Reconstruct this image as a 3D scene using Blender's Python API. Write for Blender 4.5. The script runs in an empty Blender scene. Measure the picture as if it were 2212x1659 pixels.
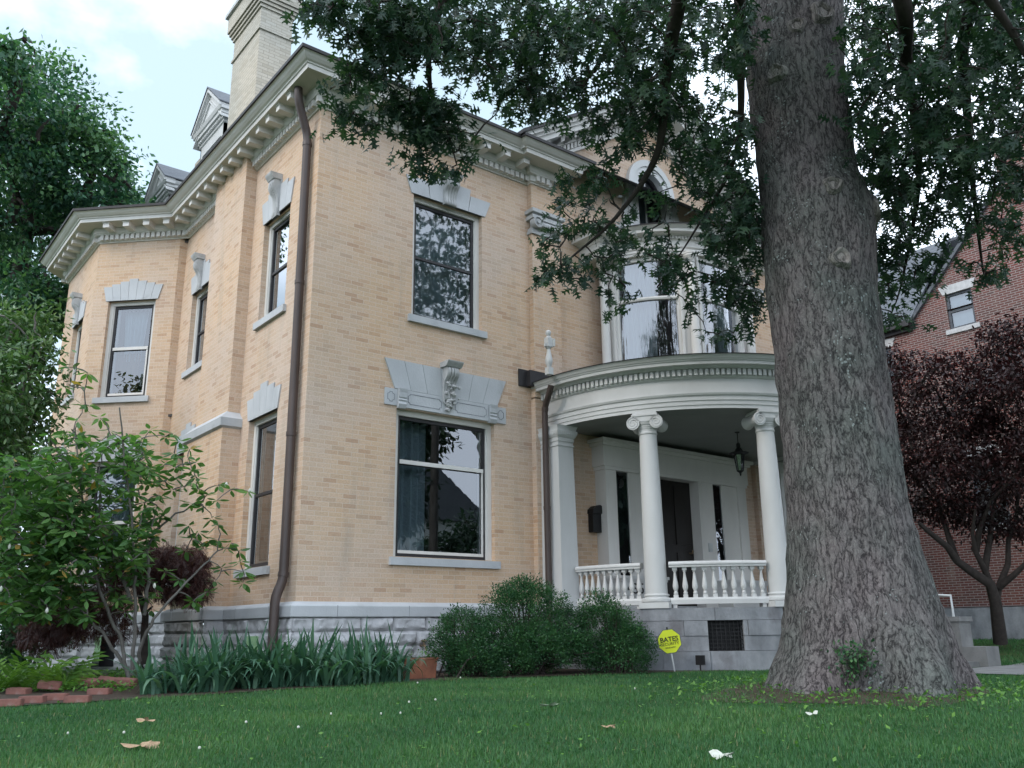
import bpy, bmesh, math, random
import numpy as np
from mathutils import Vector, Matrix
from mathutils.geometry import tessellate_polygon
random.seed(7)
rng = np.random.default_rng(7)
PI = math.pi
R = math.radians
SC = bpy.context.scene
COL = SC.collection

# ------------------------------------------------------------------ camera
CAMP = np.array([-5.2093864, -11.21943192, -0.4026575])
YAW, PITCH, ROLL, FPX = R(38.5293874), R(15.62056503), R(-0.73030517), 1901.019
_h = np.array([math.sin(YAW), math.cos(YAW), 0.0])
_f = math.cos(PITCH) * _h + np.array([0, 0, math.sin(PITCH)])
_r = np.array([math.cos(YAW), -math.sin(YAW), 0.0])
_u = np.cross(_r, _f)
CR = math.cos(ROLL) * _r + math.sin(ROLL) * _u
CU = -math.sin(ROLL) * _r + math.cos(ROLL) * _u
cam = bpy.data.cameras.new('camera')
cam.sensor_width = 36.0
cam.lens = 36.0 * FPX / 2212.0
cam.clip_start = 0.05
cam.clip_end = 3000
camo = bpy.data.objects.new('camera', cam)
COL.objects.link(camo)
camo.matrix_world = Matrix(((CR[0], CU[0], -_f[0], CAMP[0]), (CR[1], CU[1], -_f[1], CAMP[1]), (CR[2], CU[2], -_f[2], CAMP[2]), (0, 0, 0, 1)))
SC.camera = camo

# ------------------------------------------------------------------ world + sun
SUN_EL, SUN_AZ = R(36), R(-86)     # azimuth measured from +y towards +x : sun stands to the left
wd = bpy.data.worlds.new("World")
SC.world = wd
wd.use_nodes = True
wn = wd.node_tree
wn.nodes.clear()
w_out = wn.nodes.new('ShaderNodeOutputWorld')
w_bg = wn.nodes.new('ShaderNodeBackground')
w_bg.inputs[1].default_value = 0.11
sky = wn.nodes.new('ShaderNodeTexSky')
sky.sky_type = 'NISHITA'
sky.sun_disc = False
sky.sun_elevation = SUN_EL
sky.sun_rotation = SUN_AZ
sky.dust_density = 1.5
sky.air_density = 1.0
w_tc = wn.nodes.new('ShaderNodeTexCoord')
w_map = wn.nodes.new('ShaderNodeMapping')
w_map.inputs['Scale'].default_value = (1.0, 1.0, 1.6)
w_map.inputs['Location'].default_value = (0.3, 0.15, 0.0)
w_no = wn.nodes.new('ShaderNodeTexNoise')
w_no.inputs['Scale'].default_value = 2.3
w_no.inputs['Detail'].default_value = 7
w_no.inputs['Roughness'].default_value = 0.55
w_ramp = wn.nodes.new('ShaderNodeValToRGB')
w_ramp.color_ramp.elements[0].position = 0.47
w_ramp.color_ramp.elements[1].position = 0.66
# one clearing in the cloud cover, towards the back left of the house; bright overcast elsewhere
w_dot = wn.nodes.new('ShaderNodeVectorMath')
w_dot.operation = 'DOT_PRODUCT'
w_dot.inputs[1].default_value = (math.sin(R(10)) * math.cos(R(30)), math.cos(R(10)) * math.cos(R(30)), math.sin(R(30)))
w_hole = wn.nodes.new('ShaderNodeMapRange')
w_hole.interpolation_type = 'SMOOTHSTEP'
w_hole.inputs[1].default_value = math.cos(R(22))
w_hole.inputs[2].default_value = math.cos(R(48))
w_add = wn.nodes.new('ShaderNodeMath')
w_add.operation = 'ADD'
w_add.use_clamp = True
w_mix = wn.nodes.new('ShaderNodeMix')
w_mix.data_type = 'RGBA'
w_mix.inputs[7].default_value = (10.6, 11.9, 13.7, 1)
w_mul = wn.nodes.new('ShaderNodeMix')       # thin veil of high cloud over the clearing
w_mul.data_type = 'RGBA'
w_mul.inputs[0].default_value = 0.72
w_mul.inputs[7].default_value = (4.8, 6.15, 7.0, 1)
L = wn.links.new
L(w_tc.outputs['Generated'], w_map.inputs[0])
L(w_map.outputs[0], w_no.inputs['Vector'])
L(w_no.outputs[0], w_ramp.inputs[0])
L(w_tc.outputs['Generated'], w_dot.inputs[0])
L(w_dot.outputs['Value'], w_hole.inputs[0])
L(w_ramp.outputs[0], w_add.inputs[0])
L(w_hole.outputs[0], w_add.inputs[1])
L(sky.outputs[0], w_mul.inputs[6])
L(w_mul.outputs[2], w_mix.inputs[6])
L(w_add.outputs[0], w_mix.inputs[0])
L(w_mix.outputs[2], w_bg.inputs[0])
L(w_bg.outputs[0], w_out.inputs[0])

sun = bpy.data.lights.new('sun', 'SUN')
sun.energy = 0.7
sun.angle = R(18)
sun.color = (1.0, 0.90, 0.78)
suno = bpy.data.objects.new('sun', sun)
COL.objects.link(suno)
_sd = Vector((math.sin(SUN_AZ) * math.cos(SUN_EL), math.cos(SUN_AZ) * math.cos(SUN_EL), math.sin(SUN_EL)))
suno.rotation_euler = _sd.to_track_quat('Z', 'Y').to_euler()
suno.location = (-30, 20, 30)

SC.view_settings.view_transform = 'Standard'
SC.view_settings.look = 'None'
SC.view_settings.gamma = 1.0
SC.view_settings.use_curve_mapping = False
SC.view_settings.exposure = 0.85
SC.cycles.max_bounces = 8
SC.cycles.transparent_max_bounces = 12
SC.cycles.use_denoising = True


# ------------------------------------------------------------------ pixel -> world helpers (photo at 2212 px wide)
def ray(px, py):
    return CR * ((px - 1106) / FPX) + CU * (-(py - 829.5) / FPX) + _f


def at_d(px, py, d):
    q = ray(px, py)
    return CAMP + q / np.linalg.norm(q) * d


def at_s(px, py, s):                      # s = horizontal distance along the viewing direction
    q = ray(px, py)
    return CAMP + q * (s / (q[0] * _h[0] + q[1] * _h[1]))


# ------------------------------------------------------------------ materials
def new_mat(name):
    m = bpy.data.materials.new(name)
    m.use_nodes = True
    nt = m.node_tree
    nt.nodes.clear()
    out = nt.nodes.new('ShaderNodeOutputMaterial')
    b = nt.nodes.new('ShaderNodeBsdfPrincipled')
    nt.links.new(b.outputs[0], out.inputs[0])
    return m, nt, b, out


def N(nt, t, **k):
    n = nt.nodes.new('ShaderNode' + t)
    for a, v in k.items():
        if a.startswith('i_'):
            n.inputs[a[2:].replace('_', ' ')].default_value = v
        else:
            setattr(n, a, v)
    return n


def ramp(nt, stops):
    n = nt.nodes.new('ShaderNodeValToRGB')
    cr = n.color_ramp
    while len(cr.elements) < len(stops):
        cr.elements.new(0.5)
    for e, (p, c) in zip(cr.elements, stops):
        e.position = p
        e.color = (c[0], c[1], c[2], 1) if isinstance(c, (tuple, list)) else (c, c, c, 1)
    return n


def mixc(nt, fac, a, b, mode='MIX'):
    n = nt.nodes.new('ShaderNodeMix')
    n.data_type = 'RGBA'
    n.blend_type = mode
    for s, v in ((0, fac), (6, a), (7, b)):
        if isinstance(v, (int, float)):
            n.inputs[s].default_value = v if s == 0 else (v, v, v, 1)
        elif isinstance(v, tuple):
            n.inputs[s].default_value = (v[0], v[1], v[2], 1)
        else:
            nt.links.new(v, n.inputs[s])
    return n.outputs[2]


def damp_stain(nt, tc, col, point, r0, r1, dark):
    """an old damp stain with a ragged edge round one point of the wall"""
    ds = N(nt, 'VectorMath', operation='DISTANCE')
    nt.links.new(tc.outputs['Object'], ds.inputs[0])
    ds.inputs[1].default_value = point
    nz = N(nt, 'TexNoise', i_Scale=4.0, i_Detail=5.0)
    nt.links.new(tc.outputs['Object'], nz.inputs['Vector'])
    ad = N(nt, 'Math', operation='MULTIPLY_ADD')
    nt.links.new(nz.outputs[0], ad.inputs[0])
    ad.inputs[1].default_value = 0.7
    nt.links.new(ds.outputs['Value'], ad.inputs[2])
    mr = N(nt, 'MapRange', interpolation_type='SMOOTHSTEP')
    nt.links.new(ad.outputs[0], mr.inputs[0])
    mr.inputs[1].default_value = r0 + 0.35
    mr.inputs[2].default_value = r1 + 0.35
    mr.inputs[3].default_value = 0.85
    mr.inputs[4].default_value = 0.0
    return mixc(nt, mr.outputs[0], col, dark)


def surf(name, c1, c2=None, scale=3.0, rough=0.6, bump=0.0, bscale=60.0, stretch=(1, 1, 1), spec=0.3, spots=None, metal=0.0, damp=None):
    m, nt, b, out = new_mat(name)
    tc = N(nt, 'TexCoord')
    mp = N(nt, 'Mapping')
    mp.inputs['Scale'].default_value = stretch
    nt.links.new(tc.outputs['Object'], mp.inputs[0])
    c2 = c2 or tuple(x * 0.75 for x in c1)
    n1 = N(nt, 'TexNoise', i_Scale=scale, i_Detail=6.0, i_Roughness=0.6)
    nt.links.new(mp.outputs[0], n1.inputs['Vector'])
    rp = ramp(nt, [(0.32, c2), (0.68, c1)])
    nt.links.new(n1.outputs[0], rp.inputs[0])
    col = rp.outputs[0]
    if spots:
        n3 = N(nt, 'TexNoise', i_Scale=spots[0], i_Detail=4.0)
        nt.links.new(tc.outputs['Object'], n3.inputs['Vector'])
        r3 = ramp(nt, [(spots[1], 0.0), (spots[1] + 0.1, 1.0)])
        nt.links.new(n3.outputs[0], r3.inputs[0])
        col = mixc(nt, r3.outputs[0], col, spots[2])
    if damp:
        col = damp_stain(nt, tc, col, *damp)
    nt.links.new(col, b.inputs['Base Color'])
    b.inputs['Roughness'].default_value = rough
    b.inputs['Specular IOR Level'].default_value = spec
    b.inputs['Metallic'].default_value = metal
    if bump:
        n2 = N(nt, 'TexNoise', i_Scale=bscale, i_Detail=5.0)
        nt.links.new(mp.outputs[0], n2.inputs['Vector'])
        bp = N(nt, 'Bump', i_Strength=bump, i_Distance=0.01)
        nt.links.new(n2.outputs[0], bp.inputs['Height'])
        nt.links.new(bp.outputs[0], b.inputs['Normal'])
    return m


def brick_mat(name, stops, mortar, zone_a, zone_b, bl=0.2134, bh=0.0677, ms=0.0045, stain=True):
    m, nt, b, out = new_mat(name)
    uv = N(nt, 'UVMap')
    tc = N(nt, 'TexCoord')
    # slight wobble so that courses are not ruler straight
    bk = N(nt, 'TexBrick', offset=0.5, offset_frequency=2, squash=1.0)
    bk.inputs['Scale'].default_value = 1.0
    bk.inputs['Brick Width'].default_value = bl
    bk.inputs['Row Height'].default_value = bh
    bk.inputs['Mortar Size'].default_value = ms
    bk.inputs['Mortar Smooth'].default_value = 0.3
    bk.inputs['Bias'].default_value = 0.0
    bk.inputs['Color1'].default_value = (0, 0, 0, 1)
    bk.inputs['Color2'].default_value = (1, 1, 1, 1)
    bk.inputs['Mortar'].default_value = (0.5, 0.5, 0.5, 1)
    nt.links.new(uv.outputs[0], bk.inputs['Vector'])
    rp = ramp(nt, stops)
    nt.links.new(bk.outputs['Color'], rp.inputs[0])
    zn = N(nt, 'TexNoise', i_Scale=0.55, i_Detail=3.0)
    nt.links.new(tc.outputs['Object'], zn.inputs['Vector'])
    zr = ramp(nt, [(0.38, zone_a), (0.62, zone_b)])
    nt.links.new(zn.outputs[0], zr.inputs[0])
    c = mixc(nt, 1.0, rp.outputs[0], zr.outputs[0], 'MULTIPLY')
    fn = N(nt, 'TexNoise', i_Scale=45.0, i_Detail=4.0)
    nt.links.new(tc.outputs['Object'], fn.inputs['Vector'])
    fr = ramp(nt, [(0.3, 0.86), (0.7, 1.08)])
    nt.links.new(fn.outputs[0], fr.inputs[0])
    c = mixc(nt, 1.0, c, fr.outputs[0], 'MULTIPLY')
    c = mixc(nt, bk.outputs['Fac'], c, mortar)
    if stain:                            # soot and damp: soft vertical streaks
        mp = N(nt, 'Mapping')
        mp.inputs['Scale'].default_value = (2.2, 2.2, 0.35)
        nt.links.new(tc.outputs['Object'], mp.inputs[0])
        sn = N(nt, 'TexNoise', i_Scale=1.0, i_Detail=5.0, i_Roughness=0.65)
        nt.links.new(mp.outputs[0], sn.inputs['Vector'])
        sr = ramp(nt, [(0.55, 0.0), (0.8, 0.45)])
        nt.links.new(sn.outputs[0], sr.inputs[0])
        c = mixc(nt, sr.outputs[0], c, (0.28, 0.25, 0.21))
    if stain:
        c = damp_stain(nt, tc, c, (-0.30, 4.05, 0.2), 0.15, 1.0, (0.16, 0.15, 0.08))
    nt.links.new(c, b.inputs['Base Color'])
    b.inputs['Roughness'].default_value = 0.8
    b.inputs['Specular IOR Level'].default_value = 0.2
    hh = N(nt, 'Math', operation='SUBTRACT')
    hh.inputs[0].default_value = 1.0
    nt.links.new(bk.outputs['Fac'], hh.inputs[1])
    ad = N(nt, 'Math', operation='MULTIPLY_ADD')
    nt.links.new(fn.outputs[0], ad.inputs[0])
    ad.inputs[1].default_value = 0.35
    nt.links.new(hh.outputs[0], ad.inputs[2])
    bp = N(nt, 'Bump', i_Strength=0.45, i_Distance=0.004)
    nt.links.new(ad.outputs[0], bp.inputs['Height'])
    nt.links.new(bp.outputs[0], b.inputs['Normal'])
    return m


def glass_mat(name, gain=2.6, base=0.05, wav=0.00025, stretch=(2.5, 2.5, 0.8), scale=1.6, tint=(0.54, 0.62, 0.66)):
    m, nt, b, out = new_mat(name)
    nt.nodes.remove(b)
    tr = N(nt, 'BsdfTransparent')
    tr.inputs[0].default_value = (*tint, 1)
    gl = N(nt, 'BsdfGlossy')
    gl.inputs['Roughness'].default_value = 0.004
    gl.inputs[0].default_value = (0.93, 0.96, 1.0, 1)
    fr = N(nt, 'Fresnel')
    fr.inputs[0].default_value = 1.5
    ma = N(nt, 'Math', operation='MULTIPLY_ADD', use_clamp=True)
    ma.inputs[1].default_value = gain
    ma.inputs[2].default_value = base
    nt.links.new(fr.outputs[0], ma.inputs[0])
    mx = N(nt, 'MixShader')
    nt.links.new(ma.outputs[0], mx.inputs[0])
    nt.links.new(tr.outputs[0], mx.inputs[1])
    nt.links.new(gl.outputs[0], mx.inputs[2])
    nt.links.new(mx.outputs[0], out.inputs[0])
    tc = N(nt, 'TexCoord')
    mp = N(nt, 'Mapping')
    mp.inputs['Scale'].default_value = stretch
    nt.links.new(tc.outputs['Object'], mp.inputs[0])
    no = N(nt, 'TexNoise', i_Scale=scale, i_Detail=2.0)
    nt.links.new(mp.outputs[0], no.inputs['Vector'])
    bp = N(nt, 'Bump', i_Strength=1.0, i_Distance=wav)
    nt.links.new(no.outputs[0], bp.inputs['Height'])
    nt.links.new(bp.outputs[0], gl.inputs['Normal'])
    return m


def leaf_mat(name, stops, trans=0.3, rough=0.45, spec=0.35, tcol=None):
    m, nt, b, out = new_mat(name)
    at = N(nt, 'Attribute', attribute_name='rnd')
    rp = ramp(nt, stops)
    nt.links.new(at.outputs['Fac'], rp.inputs[0])
    nt.links.new(rp.outputs[0], b.inputs['Base Color'])
    b.inputs['Roughness'].default_value = rough
    b.inputs['Specular IOR Level'].default_value = spec
    tl = N(nt, 'BsdfTranslucent')
    tc = mixc(nt, 1.0, rp.outputs[0], tcol or (1.5, 1.7, 0.8), 'MULTIPLY')
    nt.links.new(tc, tl.inputs[0])
    mx = N(nt, 'MixShader')
    mx.inputs[0].default_value = trans
    nt.links.new(b.outputs[0], mx.inputs[1])
    nt.links.new(tl.outputs[0], mx.inputs[2])
    nt.links.new(mx.outputs[0], out.inputs[0])
    return m


def bark_mat(name, dark, light, lichen):
    m, nt, b, out = new_mat(name)
    tc = N(nt, 'TexCoord')
    wob = N(nt, 'TexNoise', i_Scale=5.0, i_Detail=4.0)
    nt.links.new(tc.outputs['Object'], wob.inputs['Vector'])
    vadd = N(nt, 'VectorMath', operation='MULTIPLY_ADD')
    nt.links.new(wob.outputs['Color'], vadd.inputs[0])
    vadd.inputs[1].default_value = (0.11, 0.11, 0.11)
    nt.links.new(tc.outputs['Object'], vadd.inputs[2])

    def tex(kind, sc, stretch, vec=None, **k):
        mp = N(nt, 'Mapping')
        mp.inputs['Scale'].default_value = stretch
        nt.links.new((vec or vadd).outputs[0], mp.inputs[0])
        t = N(nt, kind, **k)
        t.inputs['Scale'].default_value = sc
        nt.links.new(mp.outputs[0], t.inputs['Vector'])
        return t
    # ridged vertical furrows in two sizes with a fine flaky grain
    f1 = tex('TexNoise', 18.0, (1, 1, 0.24), i_Detail=2.0, i_Roughness=0.5)
    f2 = tex('TexNoise', 38.0, (1, 1, 0.42), i_Detail=2.0, i_Roughness=0.5)
    fu = tex('TexNoise', 3.0, (1, 1, 0.3), i_Detail=3.0)
    fi = tex('TexNoise', 70.0, (1, 1, 0.75), i_Detail=5.0, i_Roughness=0.75)

    def madd(a, k, c):
        q = N(nt, 'Math', operation='MULTIPLY_ADD')
        nt.links.new(a, q.inputs[0])
        q.inputs[1].default_value = k
        if isinstance(c, (int, float)):
            q.inputs[2].default_value = c
        else:
            nt.links.new(c, q.inputs[2])
        return q.outputs[0]
    def ridge(t, gain):
        q = N(nt, 'Math', operation='SUBTRACT')
        nt.links.new(t.outputs[0], q.inputs[0])
        q.inputs[1].default_value = 0.5
        p = N(nt, 'Math', operation='ABSOLUTE')
        nt.links.new(q.outputs[0], p.inputs[0])
        w = N(nt, 'Math', operation='MULTIPLY')
        w.use_clamp = True
        nt.links.new(p.outputs[0], w.inputs[0])
        w.inputs[1].default_value = gain
        return w.outputs[0]
    h = madd(ridge(f1, 9.0), 0.36, 0.0)
    h = madd(ridge(f2, 8.0), 0.24, h)
    h = madd(fu.outputs[0], 0.20, h)
    h = madd(fi.outputs[0], 0.50, h)
    cr = ramp(nt, [(0.42, dark), (0.66, tuple(0.5 * x + 0.5 * y for x, y in zip(light, dark))), (0.98, light)])
    nt.links.new(h, cr.inputs[0])
    col = cr.outputs[0]
    zn = N(nt, 'TexNoise', i_Scale=1.3, i_Detail=3.0)
    nt.links.new(tc.outputs['Object'], zn.inputs['Vector'])
    zr = ramp(nt, [(0.35, (0.80, 0.90, 0.84)), (0.65, (1.08, 1.0, 1.0))])
    nt.links.new(zn.outputs[0], zr.inputs[0])
    col = mixc(nt, 1.0, col, zr.outputs[0], 'MULTIPLY')
    if lichen:
        vs = N(nt, 'TexVoronoi', feature='F1')
        vs.inputs['Scale'].default_value = 22.0
        nt.links.new(vadd.outputs[0], vs.inputs['Vector'])
        nz = N(nt, 'TexNoise', i_Scale=2.6, i_Detail=5.0)
        nt.links.new(tc.outputs['Object'], nz.inputs['Vector'])
        ls = N(nt, 'Math', operation='ADD')
        nt.links.new(vs.outputs['Distance'], ls.inputs[0])
        nt.links.new(nz.outputs[0], ls.inputs[1])
        lr = ramp(nt, [(0.54, 0.75), (0.60, 0.0)])
        nt.links.new(ls.outputs[0], lr.inputs[0])
        col = mixc(nt, lr.outputs[0], col, lichen)
    nt.links.new(col, b.inputs['Base Color'])
    b.inputs['Roughness'].default_value = 0.9
    b.inputs['Specular IOR Level'].default_value = 0.15
    bp = N(nt, 'Bump', i_Strength=0.8, i_Distance=0.020)
    nt.links.new(h, bp.inputs['Height'])
    nt.links.new(bp.outputs[0], b.inputs['Normal'])
    return m


MAT = {}
MAT['brick'] = brick_mat('buff_brick',
                         [(0.0, (0.48, 0.325, 0.225)), (0.08, (0.545, 0.385, 0.27)), (0.30, (0.585, 0.43, 0.31)), (0.6, (0.605, 0.455, 0.34)), (0.88, (0.57, 0.425, 0.305)), (1.0, (0.50, 0.365, 0.265))],
                         (0.60, 0.50, 0.40), (0.96, 1.0, 1.08), (1.03, 0.98, 0.91))
MAT['chimney_brick'] = brick_mat('weathered_brick', [(0.0, (0.40, 0.365, 0.30)), (0.5, (0.50, 0.465, 0.40)), (1.0, (0.46, 0.42, 0.35))], (0.30, 0.275, 0.23), (0.9, 0.93, 0.95), (1.05, 1.02, 0.98), ms=0.006)
MAT['red_brick'] = brick_mat('red_brick', [(0.0, (0.10, 0.050, 0.044)), (0.5, (0.165, 0.064, 0.052)), (1.0, (0.13, 0.052, 0.046))], (0.25, 0.22, 0.205), (0.85, 0.95, 1.0), (1.1, 0.9, 0.88), ms=0.011)
MAT['stone'] = surf('limestone', (0.50, 0.515, 0.53), (0.42, 0.435, 0.45), 2.2, 0.85, 0.3, 45, (1, 1, 0.6), 0.2, (1.6, 0.66, (0.34, 0.345, 0.35)), damp=((-0.42, 3.5, -0.1), 0.45, 1.25, (0.07, 0.075, 0.07)))
MAT['carved'] = surf('carved_stone', (0.50, 0.505, 0.505), (0.37, 0.375, 0.375), 9.0, 0.85, 0.5, 90, (1, 1, 0.7), 0.2)
MAT['rock'] = surf('rock_faced_stone', (0.60, 0.60, 0.615), (0.42, 0.42, 0.43), 3.0, 0.9, 0.9, 26, (1, 1, 1), 0.15, (2.3, 0.60, (0.20, 0.20, 0.20)), damp=((-0.45, 3.6, -0.5), 0.5, 1.3, (0.09, 0.095, 0.09)))
MAT['dark_stone'] = surf('porch_stone', (0.30, 0.315, 0.335), (0.17, 0.18, 0.195), 3.6, 0.9, 0.8, 30, (1, 1, 0.6), 0.15, (2.0, 0.60, (0.16, 0.16, 0.17)))
MAT['trim'] = surf('cream_paint', (0.67, 0.655, 0.625), (0.58, 0.565, 0.535), 1.6, 0.5, 0.12, 30, (1, 1, 0.4), 0.35)
MAT['white'] = surf('white_paint', (0.58, 0.585, 0.58), (0.49, 0.495, 0.485), 1.4, 0.5, 0.10, 30, (1, 1, 0.4), 0.35)
MAT['soffit'] = surf('soffit_paint', (0.60, 0.58, 0.52), (0.50, 0.48, 0.43), 1.2, 0.6, 0.1, 20)
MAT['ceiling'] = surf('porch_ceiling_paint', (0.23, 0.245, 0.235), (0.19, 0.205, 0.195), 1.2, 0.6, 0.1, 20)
MAT['darkmetal'] = surf('roof_edge_metal', (0.035, 0.033, 0.035), (0.022, 0.021, 0.022), 4.0, 0.55, 0.1, 30)
MAT['spout'] = surf('brown_downspout_paint', (0.075, 0.052, 0.045), (0.05, 0.036, 0.032), 5.0, 0.45, 0.08, 40, (1, 1, 0.3), 0.4)
MAT['sash'] = surf('dark_sash_paint', (0.035, 0.034, 0.036), (0.025, 0.024, 0.026), 5.0, 0.45)
MAT['slate'] = surf('slate', (0.11, 0.12, 0.135), (0.06, 0.068, 0.08), 5.0, 0.6, 0.6, 25, (1, 1, 3))
MAT['glass'] = glass_mat('window_glass')
MAT['old_glass'] = glass_mat('wavy_old_glass', 2.6, 0.08, 0.0035, (8, 8, 0.9), 1.6, (0.58, 0.63, 0.65))
MAT['door'] = surf('dark_door_varnish', (0.022, 0.018, 0.017), (0.014, 0.012, 0.011), 3.0, 0.35, 0.1, 30, (8, 8, 1))
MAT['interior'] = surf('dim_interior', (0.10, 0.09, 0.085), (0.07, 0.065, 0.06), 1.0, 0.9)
MAT['curtain'] = surf('sheer_curtain', (0.58, 0.62, 0.64), (0.48, 0.53, 0.56), 2.0, 0.9, 0.1, 60, (1, 1, 0.2))
MAT['shutter'] = surf('inner_wood', (0.23, 0.105, 0.05), (0.15, 0.065, 0.03), 4.0, 0.5, 0.2, 40, (6, 6, 1))
MAT['black'] = surf('black_iron', (0.018, 0.018, 0.02), (0.012, 0.012, 0.013), 5.0, 0.5, 0.1, 50)
MAT['terracotta'] = surf('terracotta', (0.33, 0.135, 0.08), (0.20, 0.085, 0.055), 6.0, 0.8, 0.3, 60, (1, 1, 1), 0.2, (5.0, 0.62, (0.34, 0.22, 0.15)))
MAT['paver'] = surf('old_red_brick', (0.27, 0.125, 0.10), (0.16, 0.082, 0.07), 7.0, 0.85, 0.5, 50, (1, 1, 1), 0.2, (6.0, 0.6, (0.26, 0.19, 0.17)))
MAT['concrete'] = surf('concrete', (0.22, 0.22, 0.215), (0.14, 0.14, 0.137), 4.0, 0.9, 0.5, 60)
MAT['asphalt'] = surf('asphalt', (0.055, 0.055, 0.056), (0.04, 0.04, 0.042), 4.0, 0.9, 0.5, 120)
MAT['yellow'] = surf('yellow_sign_face', (0.58, 0.66, 0.035), (0.54, 0.62, 0.03), 3.0, 0.4)
MAT['galv'] = surf('pale_metal_post', (0.60, 0.62, 0.62), (0.45, 0.47, 0.47), 8.0, 0.4, metal=0.2)
MAT['brass'] = surf('weathered_brass', (0.28, 0.20, 0.12), (0.18, 0.13, 0.09), 20.0, 0.5, metal=0.5)
MAT['soil'] = surf('bed_soil', (0.07, 0.05, 0.035), (0.035, 0.026, 0.02), 6.0, 0.95, 0.9, 40)
MAT['dry_leaf'] = surf('dry_leaf', (0.42, 0.30, 0.19), (0.26, 0.17, 0.10), 20.0, 0.8)
MAT['pale_leaf'] = surf('pale_leaf', (0.50, 0.58, 0.44), (0.38, 0.46, 0.34), 20.0, 0.7)
MAT['petal'] = surf('white_petal', (0.56, 0.57, 0.52), (0.42, 0.44, 0.36), 40.0, 0.7)
MAT['oak_bark'] = bark_mat('oak_bark', (0.032, 0.030, 0.031), (0.168, 0.160, 0.158), (0.25, 0.29, 0.28))
MAT['scar'] = bark_mat('branch_scar_wood', (0.09, 0.085, 0.08), (0.27, 0.255, 0.24), (0.25, 0.29, 0.275))
MAT['twig'] = surf('twig_bark', (0.055, 0.045, 0.04), (0.03, 0.025, 0.022), 12.0, 0.9, 0.4, 60)
MAT['grey_bark'] = surf('grey_bark', (0.17, 0.16, 0.145), (0.085, 0.08, 0.072), 9.0, 0.9, 0.6, 40, (1, 1, 0.4))
MAT['oak_leaf'] = leaf_mat('oak_leaf', [(0.0, (0.018, 0.042, 0.032)), (0.5, (0.029, 0.066, 0.044)), (1.0, (0.054, 0.102, 0.054))], 0.24)
MAT['locust_leaf'] = leaf_mat('locust_leaf', [(0.0, (0.014, 0.046, 0.036)), (0.45, (0.040, 0.112, 0.068)), (1.0, (0.13, 0.25, 0.11))], 0.32)
MAT['magnolia_leaf'] = leaf_mat('magnolia_leaf', [(0.0, (0.040, 0.100, 0.036)), (0.5, (0.080, 0.180, 0.056)), (0.93, (0.15, 0.27, 0.080)), (1.0, (0.34, 0.20, 0.05))], 0.38)
MAT['tree_magnolia_leaf'] = leaf_mat('silver_backed_leaf', [(0.0, (0.030, 0.075, 0.028)), (0.6, (0.060, 0.130, 0.045)), (0.85, (0.11, 0.19, 0.07)), (1.0, (0.27, 0.34, 0.25))], 0.25)
MAT['box_leaf'] = leaf_mat('boxwood_leaf', [(0.0, (0.014, 0.048, 0.024)), (0.5, (0.030, 0.098, 0.038)), (1.0, (0.070, 0.165, 0.055))], 0.22)
MAT['iris_leaf'] = leaf_mat('iris_leaf', [(0.0, (0.030, 0.085, 0.055)), (0.6, (0.062, 0.150, 0.092)), (0.97, (0.11, 0.21, 0.125)), (1.0, (0.32, 0.24, 0.12))], 0.25)
MAT['red_leaf'] = leaf_mat('laceleaf_red', [(0.0, (0.026, 0.011, 0.011)), (0.5, (0.052, 0.019, 0.018)), (0.9, (0.085, 0.038, 0.028)), (1.0, (0.11, 0.08, 0.03))], 0.2, tcol=(1.6, 1.0, 0.8))
MAT['plum_leaf'] = leaf_mat('plum_leaf', [(0.0, (0.014, 0.008, 0.009)), (0.6, (0.026, 0.011, 0.012)), (1.0, (0.060, 0.018, 0.018))], 0.18, tcol=(1.7, 0.9, 0.9))
MAT['fern'] = leaf_mat('fern_leaf', [(0.0, (0.045, 0.11, 0.018)), (1.0, (0.13, 0.25, 0.04))], 0.3)
MAT['grass'] = leaf_mat('grass_blade', [(0.0, (0.022, 0.078, 0.034)), (0.50, (0.050, 0.142, 0.052)), (0.9, (0.095, 0.20, 0.066)), (1.0, (0.20, 0.20, 0.10))], 0.3, rough=0.55, spec=0.25)
MAT['weed'] = leaf_mat('weed_leaf', [(0.0, (0.045, 0.14, 0.025)), (1.0, (0.13, 0.27, 0.05))], 0.3)

# lawn ground: green turf with worn brown patches
_m, _nt, _b, _o = new_mat('turf_ground')
_tc = N(_nt, 'TexCoord')
_n1 = N(_nt, 'TexNoise', i_Scale=0.8, i_Detail=6.0, i_Roughness=0.65)
_nt.links.new(_tc.outputs['Object'], _n1.inputs['Vector'])
_n2 = N(_nt, 'TexNoise', i_Scale=60.0, i_Detail=4.0)
_nt.links.new(_tc.outputs['Object'], _n2.inputs['Vector'])
_r1 = ramp(_nt, [(0.3, (0.030, 0.065, 0.025)), (0.6, (0.045, 0.095, 0.030)), (0.75, (0.075, 0.085, 0.035))])
_nt.links.new(_n1.outputs[0], _r1.inputs[0])
_r2 = ramp(_nt, [(0.3, 0.5), (0.7, 1.2)])
_nt.links.new(_n2.outputs[0], _r2.inputs[0])
_nt.links.new(mixc(_nt, 1.0, _r1.outputs[0], _r2.outputs[0], 'MULTIPLY'), _b.inputs['Base Color'])
_b.inputs['Roughness'].default_value = 0.95
_b.inputs['Specular IOR Level'].default_value = 0.1
MAT['turf'] = _m


# ------------------------------------------------------------------ mesh helpers
class Face:                               # a vertical plane: u along t, v up, o outwards along n
    def __init__(s, p, t):
        s.p = np.array([p[0], p[1], 0.0])
        t = np.array([t[0], t[1], 0.0])
        s.t = t / np.linalg.norm(t)
        s.n = np.array([s.t[1], -s.t[0], 0.0])

    def pt(s, u, v, o=0.0):
        q = s.p + s.t * u + s.n * o
        return (q[0], q[1], q[2] + v)


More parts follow.
